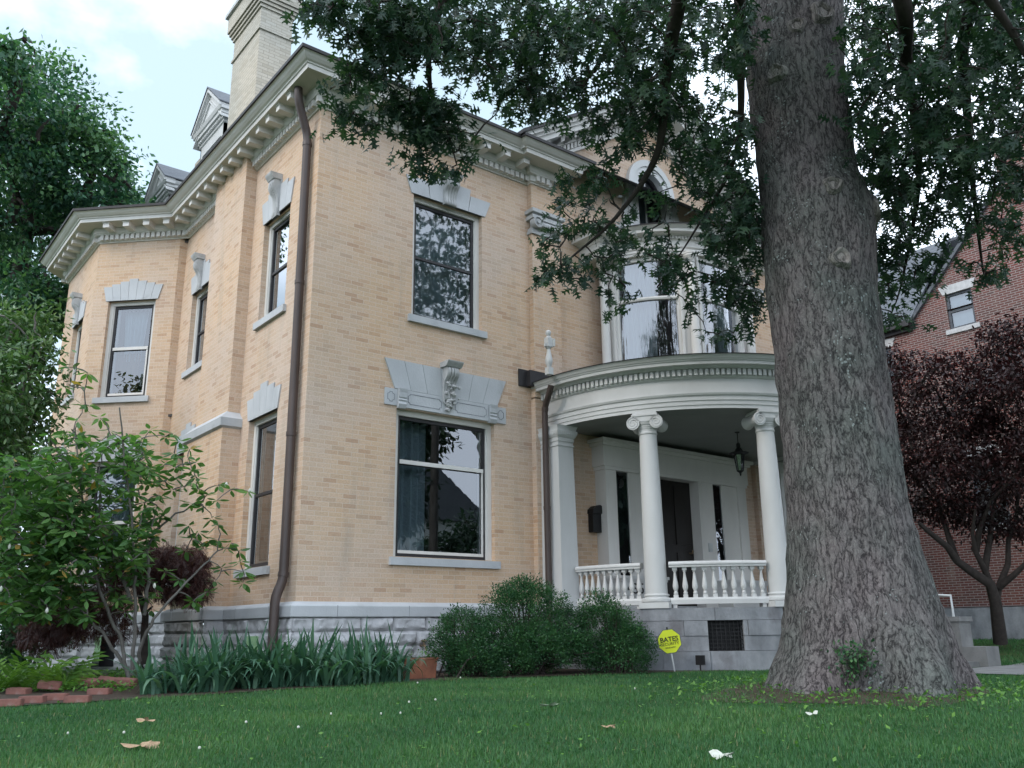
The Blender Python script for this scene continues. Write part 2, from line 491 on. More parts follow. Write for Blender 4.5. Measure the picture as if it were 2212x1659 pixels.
class MB:
    def __init__(s):
        s.v, s.f, s.m = [], [], []

    def poly(s, pts, mi=0):
        i = len(s.v)
        s.v += [tuple(map(float, p)) for p in pts]
        s.f.append(tuple(range(i, i + len(pts))))
        s.m.append(mi)
        return s

    def hexa(s, c, mi=0):                 # 8 corners: bottom ring 0-3, top ring 4-7
        i = len(s.v)
        s.v += [tuple(map(float, p)) for p in c]
        for q in ((3, 2, 1, 0), (4, 5, 6, 7), (0, 1, 5, 4), (1, 2, 6, 5), (2, 3, 7, 6), (3, 0, 4, 7)):
            s.f.append(tuple(i + k for k in q))
            s.m.append(mi)
        return s

    def box(s, x0, x1, y0, y1, z0, z1, mi=0):
        return s.hexa([(x0, y0, z0), (x1, y0, z0), (x1, y1, z0), (x0, y1, z0), (x0, y0, z1), (x1, y0, z1), (x1, y1, z1), (x0, y1, z1)], mi)

    def fbox(s, F, u0, u1, v0, v1, o0, o1, mi=0):
        P = F.pt
        return s.hexa([P(u0, v0, o1), P(u1, v0, o1), P(u1, v0, o0), P(u0, v0, o0), P(u0, v1, o1), P(u1, v1, o1), P(u1, v1, o0), P(u0, v1, o0)], mi)

    def prism(s, a, b, mi=0):             # two matching rings of 3D points
        n = len(a)
        i = len(s.v)
        s.v += [tuple(map(float, p)) for p in a] + [tuple(map(float, p)) for p in b]
        s.f.append(tuple(i + k for k in range(n)))
        s.f.append(tuple(i + n + k for k in reversed(range(n))))
        s.m += [mi, mi]
        for k in range(n):
            j = (k + 1) % n
            s.f.append((i + k, i + n + k, i + n + j, i + j))
            s.m.append(mi)
        return s

    def fprism(s, F, uv, o0, o1, mi=0):
        return s.prism([F.pt(u, v, o1) for u, v in uv], [F.pt(u, v, o0) for u, v in uv], mi)

    def oprism(s, F, ov, u0, u1, mi=0):   # profile in (o, v), extruded along u
        return s.prism([F.pt(u0, v, o) for o, v in ov], [F.pt(u1, v, o) for o, v in ov], mi)

    def tube(s, pts, rad, n=8, mi=0, cap=True):
        pts = [np.array(p, float) for p in pts]
        if not hasattr(rad, '__len__'):
            rad = [rad] * len(pts)
        i0 = len(s.v)
        up = None
        for k, p in enumerate(pts):
            d = pts[min(k + 1, len(pts) - 1)] - pts[max(k - 1, 0)]
            d = d / (np.linalg.norm(d) + 1e-9)
            if up is None:
                up = np.cross(d, [0, 0, 1.0])
                if np.linalg.norm(up) < 0.1:
                    up = np.cross(d, [1.0, 0, 0])
            a = up - d * (up @ d)
            a /= (np.linalg.norm(a) + 1e-9)
            up = a
            b = np.cross(d, a)
            for j in range(n):
                t = 2 * PI * j / n
                s.v.append(tuple(p + (a * math.cos(t) + b * math.sin(t)) * rad[k]))
        for k in range(len(pts) - 1):
            for j in range(n):
                q = (j + 1) % n
                s.f.append((i0 + k * n + j, i0 + k * n + q, i0 + (k + 1) * n + q, i0 + (k + 1) * n + j))
                s.m.append(mi)
        if cap:
            s.f.append(tuple(i0 + j for j in reversed(range(n))))
            s.f.append(tuple(i0 + (len(pts) - 1) * n + j for j in range(n)))
            s.m += [mi, mi]
        return s

    def lathe(s, prof, cx=0, cy=0, n=24, mi=0, axis=None):
        i0 = len(s.v)
        for r, z in prof:
            for j in range(n):
                t = 2 * PI * j / n
                s.v.append((cx + r * math.cos(t), cy + r * math.sin(t), z))
        for k in range(len(prof) - 1):
            for j in range(n):
                q = (j + 1) % n
                s.f.append((i0 + k * n + j, i0 + k * n + q, i0 + (k + 1) * n + q, i0 + (k + 1) * n + j))
                s.m.append(mi)
        s.f.append(tuple(i0 + j for j in reversed(range(n))))
        s.f.append(tuple(i0 + (len(prof) - 1) * n + j for j in range(n)))
        s.m += [mi, mi]
        return s

    def sweep(s, path, prof, mi=0, caps=True, mis=None):
        P = [np.array(p[:2], float) for p in path]
        n = len(P)
        offs = []
        for k in range(n):
            ns = []
            if k > 0:
                d = P[k] - P[k - 1]
                d /= np.linalg.norm(d)
                ns.append(np.array([d[1], -d[0]]))
            if k < n - 1:
                d = P[k + 1] - P[k]
                d /= np.linalg.norm(d)
                ns.append(np.array([d[1], -d[0]]))
            offs.append(ns[0] if len(ns) == 1 else (ns[0] + ns[1]) / (1 + ns[0] @ ns[1]))
        i0 = len(s.v)
        q = len(prof)
        for k in range(n):
            for o, z in prof:
                c = P[k] + offs[k] * o
                s.v.append((c[0], c[1], z))
        for k in range(n - 1):
            for j in range(q - 1):
                s.f.append((i0 + k * q + j, i0 + (k + 1) * q + j, i0 + (k + 1) * q + j + 1, i0 + k * q + j + 1))
                s.m.append(mis[j] if mis else mi)
        if caps:
            s.f.append(tuple(i0 + j for j in range(q)))
            s.f.append(tuple(i0 + (n - 1) * q + j for j in reversed(range(q))))
            s.m += [mi, mi]
        return s

    def build(s, name, mats, parent=None, smooth=None, base=None, fixn=True):
        me = bpy.data.meshes.new(name)
        me.from_pydata(s.v, [], s.f)
        if not isinstance(mats, (list, tuple)):
            mats = [mats]
        for m in mats:
            me.materials.append(m)
        me.polygons.foreach_set('material_index', s.m)
        if fixn:
            bm = bmesh.new()
            bm.from_mesh(me)
            bmesh.ops.recalc_face_normals(bm, faces=bm.faces)
            bm.to_mesh(me)
            bm.free()
        if smooth:
            me.polygons.foreach_set('use_smooth', [True] * len(me.polygons))
            me.set_sharp_from_angle(angle=R(smooth))
        uvl = me.uv_layers.new(name='UVMap')
        nl = len(me.loops)
        co = np.zeros(len(me.vertices) * 3)
        me.vertices.foreach_get('co', co)
        co = co.reshape(-1, 3)
        vi = np.zeros(nl, int)
        me.loops.foreach_get('vertex_index', vi)
        pn = np.zeros(len(me.polygons) * 3)
        me.polygons.foreach_get('normal', pn)
        pn = pn.reshape(-1, 3)
        lt = np.zeros(len(me.polygons), int)
        me.polygons.foreach_get('loop_total', lt)
        ln = np.repeat(pn, lt, axis=0)
        c = co[vi]
        hor = np.abs(ln[:, 2]) > 0.8
        t = np.stack([-ln[:, 1], ln[:, 0]], 1)
        t /= (np.linalg.norm(t, axis=1, keepdims=True) + 1e-9)
        u = np.where(hor, c[:, 0], c[:, 0] * t[:, 0] + c[:, 1] * t[:, 1])
        v = np.where(hor, c[:, 1], c[:, 2])
        uvl.data.foreach_set('uv', np.stack([u, v], 1).ravel())
        return link(name, me, parent)


def base_of(o):
    return o.get('_b')


def link(name, me, parent=None):
    o = bpy.data.objects.new(name, me)
    COL.objects.link(o)
    if parent is not None:
        o.parent = parent
        if parent.type == 'EMPTY':
            o.matrix_parent_inverse = Matrix.Translation(-Vector(parent.location))
    return o


def tag(o, label=None, cat=None, group=None, kind=None):
    if label: o['label'] = label
    if cat: o['category'] = cat
    if group: o['group'] = group
    if kind: o['kind'] = kind
    return o


def thing(name, loc, label, cat, group=None):
    o = bpy.data.objects.new(name, None)
    o.empty_display_size = 0.3
    COL.objects.link(o)
    o.location = loc
    return tag(o, label, cat, group)


def copy_tree(o, parent=None):
    c = o.copy()
    COL.objects.link(c)
    if parent is not None:
        c.parent = parent
    for ch in list(o.children):
        copy_tree(ch, c)
    return c


def walk(path, spacing, margin=0.0, centre=True):
    """points with tangent and outward normal along each straight piece"""
    out = []
    for a, b in zip(path[:-1], path[1:]):
        a, b = np.array(a[:2], float), np.array(b[:2], float)
        d = b - a
        ln = np.linalg.norm(d)
        if ln < spacing * 0.6:
            continue
        d /= ln
        use = ln - 2 * margin
        n = max(1, int(round(use / spacing)))
        for k in range(n):
            out.append((a + d * (margin + use * (k + 0.5) / n), d, np.array([d[1], -d[0]])))
    return out


def arc(cx, cy, r, a0, a1, n):
    return [(cx + r * math.cos(R(a0 + (a1 - a0) * k / n)), cy + r * math.sin(R(a0 + (a1 - a0) * k / n))) for k in range(n + 1)]


def obox(mb, p, t, n, hw, o0, o1, z0, z1, mi=0):
    """box at plan point p, half width hw along t, from o0 to o1 along n"""
    c = []
    for z in (z0, z1):
        for w, o in ((-hw, o1), (hw, o1), (hw, o0), (-hw, o0)):
            q = p + t * w + n * o
            c.append((q[0], q[1], z))
    mb.hexa(c, mi)


# foliage: numpy instancing of a small template into one mesh
def template(outline, fold=0.12, curl=0.12):
    pts = [(x, y) for x, y in outline]
    tri = tessellate_polygon([[Vector((x, y, 0)) for x, y in pts]])
    V = np.array([(x, y, fold * abs(y) * -1.0 - curl * x * x) for x, y in pts])
    return V, np.array([list(t) for t in tri])


def half(o):
    return o + [(x, -y) for x, y in reversed(o) if y > 0.0005]


OAK = template(half([(0, 0), (0.16, 0.02), (0.20, 0.16), (0.25, 0.25), (0.30, 0.24), (0.31, 0.10), (0.38, 0.06), (0.44, 0.14), (0.53, 0.40), (0.62, 0.44), (0.58, 0.28), (0.62, 0.09), (0.70, 0.08), (0.80, 0.28), (0.90, 0.32), (0.85, 0.15), (0.89, 0.07), (1.0, 0)]), 0.25, 0.22)
OVAL = template(half([(0, 0), (0.10, 0.02), (0.3, 0.15), (0.55, 0.19), (0.8, 0.12), (1.0, 0)]), 0.35, 0.25)
SMALL = template([(0, 0), (0.5, 0.30), (1.0, 0), (0.5, -0.30)], 0.35, 0.1)
_pv, _pf = [], []
for _k in range(7):
    for _s in (-1, 1):
        x0 = 0.12 + _k * 0.125
        _b0 = len(_pv)
        _pv += [(x0, 0, 0), (x0 + 0.10, _s * 0.10, -0.02), (x0 + 0.13, _s * 0.24, -0.07), (x0 + 0.02, _s * 0.12, -0.03)]
        _pf += [(_b0, _b0 + 1, _b0 + 2), (_b0, _b0 + 2, _b0 + 3)]
_pv = np.array(_pv, float)
_pv[:, 2] -= 0.25 * _pv[:, 0] ** 2
PINNATE = (_pv, np.array(_pf))


def unit(a):
    return a / (np.linalg.norm(a, axis=-1, keepdims=True) + 1e-9)


def leaf_arrays(P, D, S, tmpl, rnd=None, roll=None, nrm=None):
    """P positions, D leaf axis directions, S sizes -> vertex, tri, attr arrays"""
    V, T = tmpl
    n = len(P)
    P, D = np.asarray(P, float), unit(np.asarray(D, float))
    S = np.broadcast_to(np.asarray(S, float), (n,))
    if nrm is None:
        nrm = np.tile([0, 0, 1.0], (n, 1)) + rng.normal(0, 0.45, (n, 3))
    side = unit(np.cross(nrm, D))
    up = np.cross(D, side)
    vv = (P[:, None, :] + (D[:, None, :] * V[None, :, 0:1] + side[:, None, :] * V[None, :, 1:2] + up[:, None, :] * V[None, :, 2:3]) * S[:, None, None])
    tt = T[None] + (np.arange(n) * len(V))[:, None, None]
    if rnd is None:
        rnd = rng.random(n)
    return vv.reshape(-1, 3), tt.reshape(-1, 3), np.repeat(rnd, len(V))


def tri_mesh(name, arrs, mat, parent=None):
    vs, ts, rs, o = [], [], [], 0
    for v, t, r in arrs:
        vs.append(v); ts.append(t + o); rs.append(r); o += len(v)
    v = np.concatenate(vs).astype(np.float32)
    t = np.concatenate(ts).astype(np.int32)
    r = np.concatenate(rs).astype(np.float32)
    me = bpy.data.meshes.new(name)
    me.vertices.add(len(v))
    me.vertices.foreach_set('co', v.ravel())
    me.loops.add(t.size)
    me.loops.foreach_set('vertex_index', t.ravel())
    me.polygons.add(len(t))
    me.polygons.foreach_set('loop_start', np.arange(0, t.size, 3, dtype=np.int32))
    me.polygons.foreach_set('loop_total', np.full(len(t), 3, dtype=np.int32))
    me.update(calc_edges=True)
    a = me.attributes.new('rnd', 'FLOAT', 'POINT')
    a.data.foreach_set('value', r)
    me.materials.append(mat)
    me.validate()
    return link(name, me, parent)


def rdir(n, down=0.0, sp=1.0):
    d = rng.normal(0, 1, (n, 3)) * sp
    d[:, 2] -= down
    return unit(d)


def connect(nodes, targets, mb, r0, r1, sag=0.08, n=5, maxd=9e9):
    """greedy branch skeleton: every target is joined to its nearest node"""
    nodes = [np.array(q, float) for q in nodes]
    todo = [np.array(q, float) for q in targets]
    root = np.mean(nodes, axis=0)
    A = np.array(nodes)
    todo.sort(key=lambda q: np.min(np.linalg.norm(A - q, axis=1)))
    for q in todo:
        A = np.array(nodes)
        dd = np.linalg.norm(A - q, axis=1)
        k = int(dd.argmin())
        if dd[k] > maxd or dd[k] < 1e-3:
            continue
        a = nodes[k]
        c1 = a + (q - a) * 0.33 + np.array([*(rng.normal(0, 0.06, 2) * dd[k]), sag * dd[k]])
        c2 = a + (q - a) * 0.66 + np.array([*(rng.normal(0, 0.06, 2) * dd[k]), sag * dd[k]])
        mb.tube([a, c1, c2, q], [r0, r0 * 0.75 + r1 * 0.25, (r0 + r1) / 2, r1], n, cap=False)
        nodes += [c1, c2, q]
    return nodes


# ------------------------------------------------------------------ ground
def sstep(a, b, x):
    t = np.clip((x - a) / (b - a), 0, 1)
    return t * t * (3 - 2 * t)


OAKP = at_s(1852, 1478, 8.95)[:2]


def gz(x, y):
    x = np.asarray(x, float); y = np.asarray(y, float)
    s = (x - CAMP[0]) * _h[0] + (y - CAMP[1]) * _h[1]
    z = -1.0 + 0 * s
    z = z - 0.06 * sstep(10.5, 7.5, s) - 0.16 * sstep(8.0, 4.5, s) - 0.8 * sstep(4.2, 1.8, s)
    z = z + 0.2 * sstep(9.5, 15, x) * sstep(-9, -4, y)
    d2 = (x - OAKP[0]) ** 2 + (y - OAKP[1]) ** 2
    z = z + 0.13 * np.exp(-d2 / (1.1 ** 2))
    return z


def g1(x, y):
    return float(gz(x, y))


gx = np.concatenate([[-900, -400, -150, -70], np.arange(-40, -10, 3), np.arange(-10, 14, 0.3), np.arange(14, 45, 3), [70, 150, 400, 900]])
gy = np.concatenate([[-900, -400, -150, -70], np.arange(-40, -13, 3), np.arange(-13, 8, 0.3), np.arange(8, 45, 3), [70, 150, 400, 900]])
GX, GY = np.meshgrid(gx, gy)
GZ = gz(GX, GY)
me = bpy.data.meshes.new('lawn')
nx, ny = len(gx), len(gy)
idx = np.arange(nx * ny).reshape(ny, nx)
fs = np.stack([idx[:-1, :-1], idx[:-1, 1:], idx[1:, 1:], idx[1:, :-1]], -1).reshape(-1, 4)
me.from_pydata(np.stack([GX, GY, GZ], -1).reshape(-1, 3).tolist(), [], fs.tolist())
me.polygons.foreach_set('use_smooth', [True] * len(me.polygons))
me.materials.append(MAT['turf'])
tag(link('lawn', me), kind='structure')


def ground_strip(name, pts, mat, lift=0.006, kind='structure', res=0.35):
    """a thin sheet that follows the ground inside a convex outline"""
    mb = MB()
    P = np.array(pts, float)
    c = P.mean(0)
    rings = 6
    prev = None
    n = len(P)
    sub = []
    for k in range(n):
        a, b = P[k], P[(k + 1) % n]
        m = max(1, int(np.linalg.norm(b - a) / res))
        for j in range(m):
            sub.append(a + (b - a) * j / m)
    sub = np.array(sub)
    rr = [c + (sub - c) * t for t in np.linspace(1, 0.02, rings)]
    for r_ in range(rings - 1):
        A, B = rr[r_], rr[r_ + 1]
        for j in range(len(sub)):
            q = (j + 1) % len(sub)
            mb.poly([(*p, g1(*p) + lift) for p in (A[j], A[q], B[q], B[j])])
    return tag(mb.build(name, mat), kind=kind)


# street side of the plot, behind the camera
mb = MB()
for k in range(24):
    x0, x1 = -60 + 5 * k, -60 + 5 * (k + 1)
    a, b = np.array([x0, x1]), None
    def off(x, d):
        # street runs square to the viewing direction's x axis: parallel to the house front
        return -14.0 - d
    mb.box(x0 + 0.01, x1 - 0.01, -16.0, -14.3, -2.1, -1.985)
tag(mb.build('sidewalk', MAT['concrete']), kind='structure')
mb = MB()
mb.box(-80, 80, -27, -17.5, -2.2, -1.99)
tag(mb.build('road', MAT['asphalt']), kind='structure')

ground_strip('bare_soil', [(OAKP[0] + 1.5 * math.cos(t) * (1 + 0.18 * math.sin(3 * t)), OAKP[1] + 1.35 * math.sin(t) * (1 + 0.2 * math.sin(2 * t + 1))) for t in np.linspace(0, 2 * PI, 28, endpoint=False)], MAT['soil'], 0.004)
# flower bed along the foundation
ground_strip('garden_bed', [(-4.2, -1.3), (-3.0, -1.55), (-1.8, -1.75), (0.4, -1.8), (1.6, -1.7), (4.3, -2.5), (5.3, -3.0), (5.7, -2.7), (4.2, -0.2), (-0.1, 0.2), (-1.5, 5.5), (-6, 6.0)], MAT['soil'], 0.012)

# ------------------------------------------------------------------ HOUSE
house = thing('house', (0, 0, -1.0), 'large two-storey buff brick house with white curved columned porch and bracketed eaves', 'house')
XC = 7.45                                  # centre line of porch, bow window and gable
FF = Face((0, 0), (1, 0))                  # front wall, u = x
FL = Face((0, 0), (0, -1))                 # left wall, u = -y
FC = Face((-0.15, 6.06), (1, -1))          # canted bay face, u = 0 at its right end and negative leftwards
FB = Face((-1.39, 7.30), (0, -1))          # outer face of the bay


def wall_holes(mb, F, u0, u1, v0, v1, holes, depth=0.22):
    us = sorted({u0, u1, *[h[0] for h in holes], *[h[1] for h in holes]})
    vs = sorted({v0, v1, *[h[2] for h in holes], *[h[3] for h in holes]})
    for a, b in zip(us[:-1], us[1:]):
        for c, d in zip(vs[:-1], vs[1:]):
            if any(h[0] - 1e-6 <= a and b <= h[1] + 1e-6 and h[2] - 1e-6 <= c and d <= h[3] + 1e-6 for h in holes):
                continue
            mb.poly([F.pt(a, c), F.pt(b, c), F.pt(b, d), F.pt(a, d)])
    for a, b, c, d in holes:
        q = [(a, c), (b, c), (b, d), (a, d)]
        for k in range(4):
            p, r_ = q[k], q[(k + 1) % 4]
            mb.poly([F.pt(*p), F.pt(*r_), F.pt(*r_, -depth), F.pt(*p, -depth)])


W_UP = (1.71, 3.10, 4.42, 6.53)
W_LO = (1.48, 3.34, 0.65, 2.87)
A_UP = (-1.96, -0.94, 4.48, 6.22)
A_LO = (-2.04, -0.96, 0.53, 2.84)
B_UP = (-5.42, -4.45, 4.46, 6.05)
B_LO = (-5.42, -4.45, 0.53, 2.84)
C_UP = (-1.42, -0.40, 4.13, 6.16)
C_LO = (-1.42, -0.40, 0.53, 2.84)
D_UP = (-1.60, -0.75, 4.40, 6.05)
D_LO = (-1.60, -0.75, 0.53, 2.84)
ZT = 7.47
mb = MB()
BOW_H = (5.95, 8.95, 4.0, 6.25)
wall_holes(mb, FF, 0, 14.9, -0.02, ZT, [W_UP, W_LO, BOW_H])
wall_holes(mb, FL, -6.06, 0, -0.02, ZT, [A_UP, A_LO, B_UP, B_LO])
mb.poly([(-0.15, 6.06, -0.02), (0, 6.06, -0.02), (0, 6.06, ZT), (-0.15, 6.06, ZT)])
wall_holes(mb, FC, -1.754, 0, -0.02, ZT, [C_UP, C_LO])
wall_holes(mb, FB, -2.68, 0, -0.02, ZT, [D_UP, D_LO])
mb.poly([(-1.39, 9.98, -0.02), (0, 11.37, -0.02), (0, 11.37, ZT), (-1.39, 9.98, ZT)])
mb.poly([(0, 11.37, -0.02), (0, 14, -0.02), (0, 14, ZT), (0, 11.37, ZT)])
mb.poly([(0, 14, -0.02), (14.9, 14, -0.02), (14.9, 14, ZT), (0, 14, ZT)])
mb.poly([(14.9, 14, -0.02), (14.9, 0, -0.02), (14.9, 0, ZT), (14.9, 14, ZT)])
mb.build('wall', MAT['brick'], house, fixn=False)

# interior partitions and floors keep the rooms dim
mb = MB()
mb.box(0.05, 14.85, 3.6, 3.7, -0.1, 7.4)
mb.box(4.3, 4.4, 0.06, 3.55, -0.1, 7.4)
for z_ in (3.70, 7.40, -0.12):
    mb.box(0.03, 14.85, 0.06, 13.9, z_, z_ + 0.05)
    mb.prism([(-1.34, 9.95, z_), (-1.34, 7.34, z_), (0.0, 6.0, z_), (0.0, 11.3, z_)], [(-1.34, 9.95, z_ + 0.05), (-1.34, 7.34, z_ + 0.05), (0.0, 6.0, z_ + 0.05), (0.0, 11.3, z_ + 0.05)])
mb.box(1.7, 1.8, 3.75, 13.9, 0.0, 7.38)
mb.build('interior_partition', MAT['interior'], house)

# chimney breast with stone weathering on the left wall
mb = MB()
mb.box(-0.30, 0.005, 2.38, 4.15, -0.02, 2.86)
mb.box(-0.20, 0.004, 2.46, 3.93, 2.86, 7.73)
mb.build('chimney_breast', MAT['brick'], house)
mb = MB()
path = [(0.0, 4.15), (-0.30, 4.15), (-0.30, 2.38), (0.0, 2.38)]
mb.sweep(path, [(-0.02, 2.76), (0.05, 2.80), (0.06, 2.93), (0.02, 2.96), (-0.09, 3.07), (-0.12, 3.07)], caps=True)
mb.build('weathering_ledge', MAT['stone'], house)

# base ledge and rock-faced foundation
BASE_PATH = [(0.0, 14), (0.0, 11.37), (-1.39, 9.98), (-1.39, 7.30), (-0.15, 6.06), (0.0, 6.06), (0.0, 4.15), (-0.30, 4.15), (-0.30, 2.38), (0, 2.38), (0, 0), (4.55, 0), (14.9, 0)]
mb = MB()
mb.sweep(BASE_PATH, [(-0.05, 0.005), (0.004, 0.0), (0.03, -0.004), (0.105, -0.05), (0.112, -0.062), (0.112, -0.195), (0.104, -0.203), (-0.05, -0.205)])
for p, t, n in walk(BASE_PATH, 1.15):      # fine joints between the ledge stones
    obox(mb, p, t, n, 0.004, 0.02, 0.1135, -0.198, -0.05, 1)
mb.build('water_table', [MAT['stone'], MAT['dark_stone']], house)


def rock_wall(F, u0, u1, v0, v1, holes=(), course=0.2, off=0.03, seed=1):
    r_ = np.random.default_rng(seed)
    step = 0.022
    nu, nv = int((u1 - u0) / step), int((v1 - v0) / step)
    U = np.linspace(u0, u1, nu + 1)
    Vv = np.linspace(v0, v1, nv + 1)
    H = np.zeros((nv + 1, nu + 1))
    UU, VV = np.meshgrid(U, Vv)
    # value noise
    def vnoise(sc, sd):
        q = np.random.default_rng(sd).random((160, 400))
        a, b = (VV + 40) / sc, (UU + 60) / sc
        i, j = np.floor(a).astype(int), np.floor(b).astype(int)
        fa, fb = a - i, b - j
        fa, fb = fa * fa * (3 - 2 * fa), fb * fb * (3 - 2 * fb)
        g = lambda x, y: q[x % 160, y % 400]
        return (g(i, j) * (1 - fa) * (1 - fb) + g(i + 1, j) * fa * (1 - fb) + g(i, j + 1) * (1 - fa) * fb + g(i + 1, j + 1) * fa * fb)
    nz = 0.5 * vnoise(0.16, seed + 1) + 0.32 * vnoise(0.07, seed + 2) + 0.18 * vnoise(0.035, seed + 3)
    rows = int(math.ceil((v1 - v0) / course))
    for k in range(rows):
        top = v1 - k * course
        cut = [u0]
        u = u0 + r_.uniform(-0.4, 0.1)
        while u < u1:
            u += r_.uniform(0.5, 0.85)
            cut.append(u)
        cut = np.array(cut)
        m = (VV <= top + 1e-6) & (VV > top - course + 1e-6)
        d = np.minimum(top - VV, VV - (top - course))
        du = np.min(np.abs(UU[..., None] - cut), axis=-1)
        e = np.minimum(d, du)
        blk = np.searchsorted(cut, UU)
        amp = 0.75 + 0.5 * ((blk * 7.31 + k * 3.7) % 1.0)
        edge = np.clip((e - 0.006) / 0.035, 0, 1) ** 0.6
        H = np.where(m, edge * (0.016 + 0.10 * nz ** 1.4 * amp), H)
    vs = [F.pt(UU[i, j], VV[i, j], off + H[i, j]) for i in range(nv + 1) for j in range(nu + 1)]
    f = []
    for i in range(nv):
        for j in range(nu):
            uc, vc = (U[j] + U[j + 1]) / 2, (Vv[i] + Vv[i + 1]) / 2
            if any(h[0] < uc < h[1] and h[2] < vc < h[3] for h in holes):
                continue
            a = i * (nu + 1) + j
            f.append((a, a + 1, a + nu + 2, a + nu + 1))
    return vs, f


mb = MB()
def add_rock(F, u0, u1, holes=(), seed=1, v0=-1.15):
    vs, f = rock_wall(F, u0, u1, v0, -0.195, holes, seed=seed)
    i = len(mb.v)
    mb.v += vs
    mb.f += [tuple(i + k for k in q) for q in f]
    mb.m += [0] * len(f)
VENTL = (-1.36, -0.98, -0.95, -0.45)
VENTB = (-0.85, -0.45, -0.95, -0.42)
add_rock(FF, -0.08, 4.5, (), 11)
add_rock(FL, -2.40, 0.08, (VENTL,), 21)
add_rock(Face((-0.30, 0), (0, -1)), -4.2, -2.33, (), 31)
add_rock(Face((0, 2.38), (1, 0)), -0.36, 0.0, (), 32)
add_rock(FL, -6.06, -4.15, (), 41)
add_rock(FC, -1.80, 0.05, (VENTB,), 51)
add_rock(FB, -2.72, 0.05, (), 61)
add_rock(Face((0, 11.37), (-1, -1)), -0.05, 2.0, (), 71)
mb.build('foundation', MAT['rock'], house, smooth=38, fixn=False)
for F_, a_, b_, c_, d_, e_, f_, n_ in ((FL, -1.40, -0.94, -1.0, -0.42, -0.25, -0.2, 'cellar_opening'), (FC, -0.9, -0.4, -1.0, -0.4, -0.25, -0.2, 'cellar_opening'), (FF, 4.5, 14.9, -1.1, -0.2, -0.3, 0.02, 'foundation')):
    mb = MB()
    mb.fbox(F_, a_, b_, c_, d_, e_, f_)
    mb.build(n_, MAT['black'] if n_ == 'cellar_opening' else MAT['dark_stone'], house)


# ---------------------------------------------------------------- windows
def stepped_lintel(F, uc, ub, ut, v0, v1, nst, step, t=0.02):
    """voussoirs fanned about the centre, the middle ones taller"""
    mb = MB()
    for k in range(nst):
        a, b = k / nst, (k + 1) / nst
        ua, ub_ = uc - ub + 2 * ub * a, uc - ub + 2 * ub * b
        ta, tb = uc - ut + 2 * ut * a, uc - ut + 2 * ut * b
        mid = abs((a + b) / 2 - 0.5) * 2
        top = v1 - (step * round(mid * (nst // 2)) if nst > 1 else 0)
        g = 0.003
        ha = (top - v0) / (v1 - v0)
        mb.fprism(F, [(ua + g, v0), (ub_ - g, v0), (ub_ - g + (tb - ub_) * ha, top), (ua + g + (ta - ua) * ha, top)], -0.05, t)
    return mb


def console(F, uc, v0, v1, w, dep, par, cap_ov=0.05):
    """scroll bracket keystone"""
    mb = MB()
    h = v1 - v0
    prof = [(0, v0), (dep * 0.30, v0), (dep * 0.42, v0 + 0.05 * h), (dep * 0.40, v0 + 0.12 * h), (dep * 0.34, v0 + 0.22 * h), (dep * 0.38, v0 + 0.38 * h), (dep * 0.52, v0 + 0.50 * h),
            (dep * 0.72, v0 + 0.56 * h), (dep * 0.92, v0 + 0.62 * h), (dep, v0 + 0.71 * h), (dep * 0.96, v0 + 0.80 * h), (dep * 0.80, v0 + 0.86 * h), (0, v0 + 0.86 * h)]
    for k in range(4):                    # fluted face
        a = uc - w / 2 + w * k / 4 + 0.006
        mb.oprism(F, [(o * (1.0 if k in (1, 2) else 0.94), v) for o, v in prof], a, a + w / 4 - 0.012)
    mb.oprism(F, [(o * 0.86, v) for o, v in prof], uc - w / 2 - 0.012, uc + w / 2 + 0.012)
    cp = [(0, v0 + 0.86 * h), (dep * 0.9, v0 + 0.86 * h), (dep * 1.0, v0 + 0.90 * h), (dep * 1.10, v0 + 0.93 * h), (dep * 1.22, v0 + 0.98 * h), (dep * 1.22, v1), (0, v1)]
    mb.oprism(F, cp, uc - w / 2 - cap_ov, uc + w / 2 + cap_ov)
    return mb


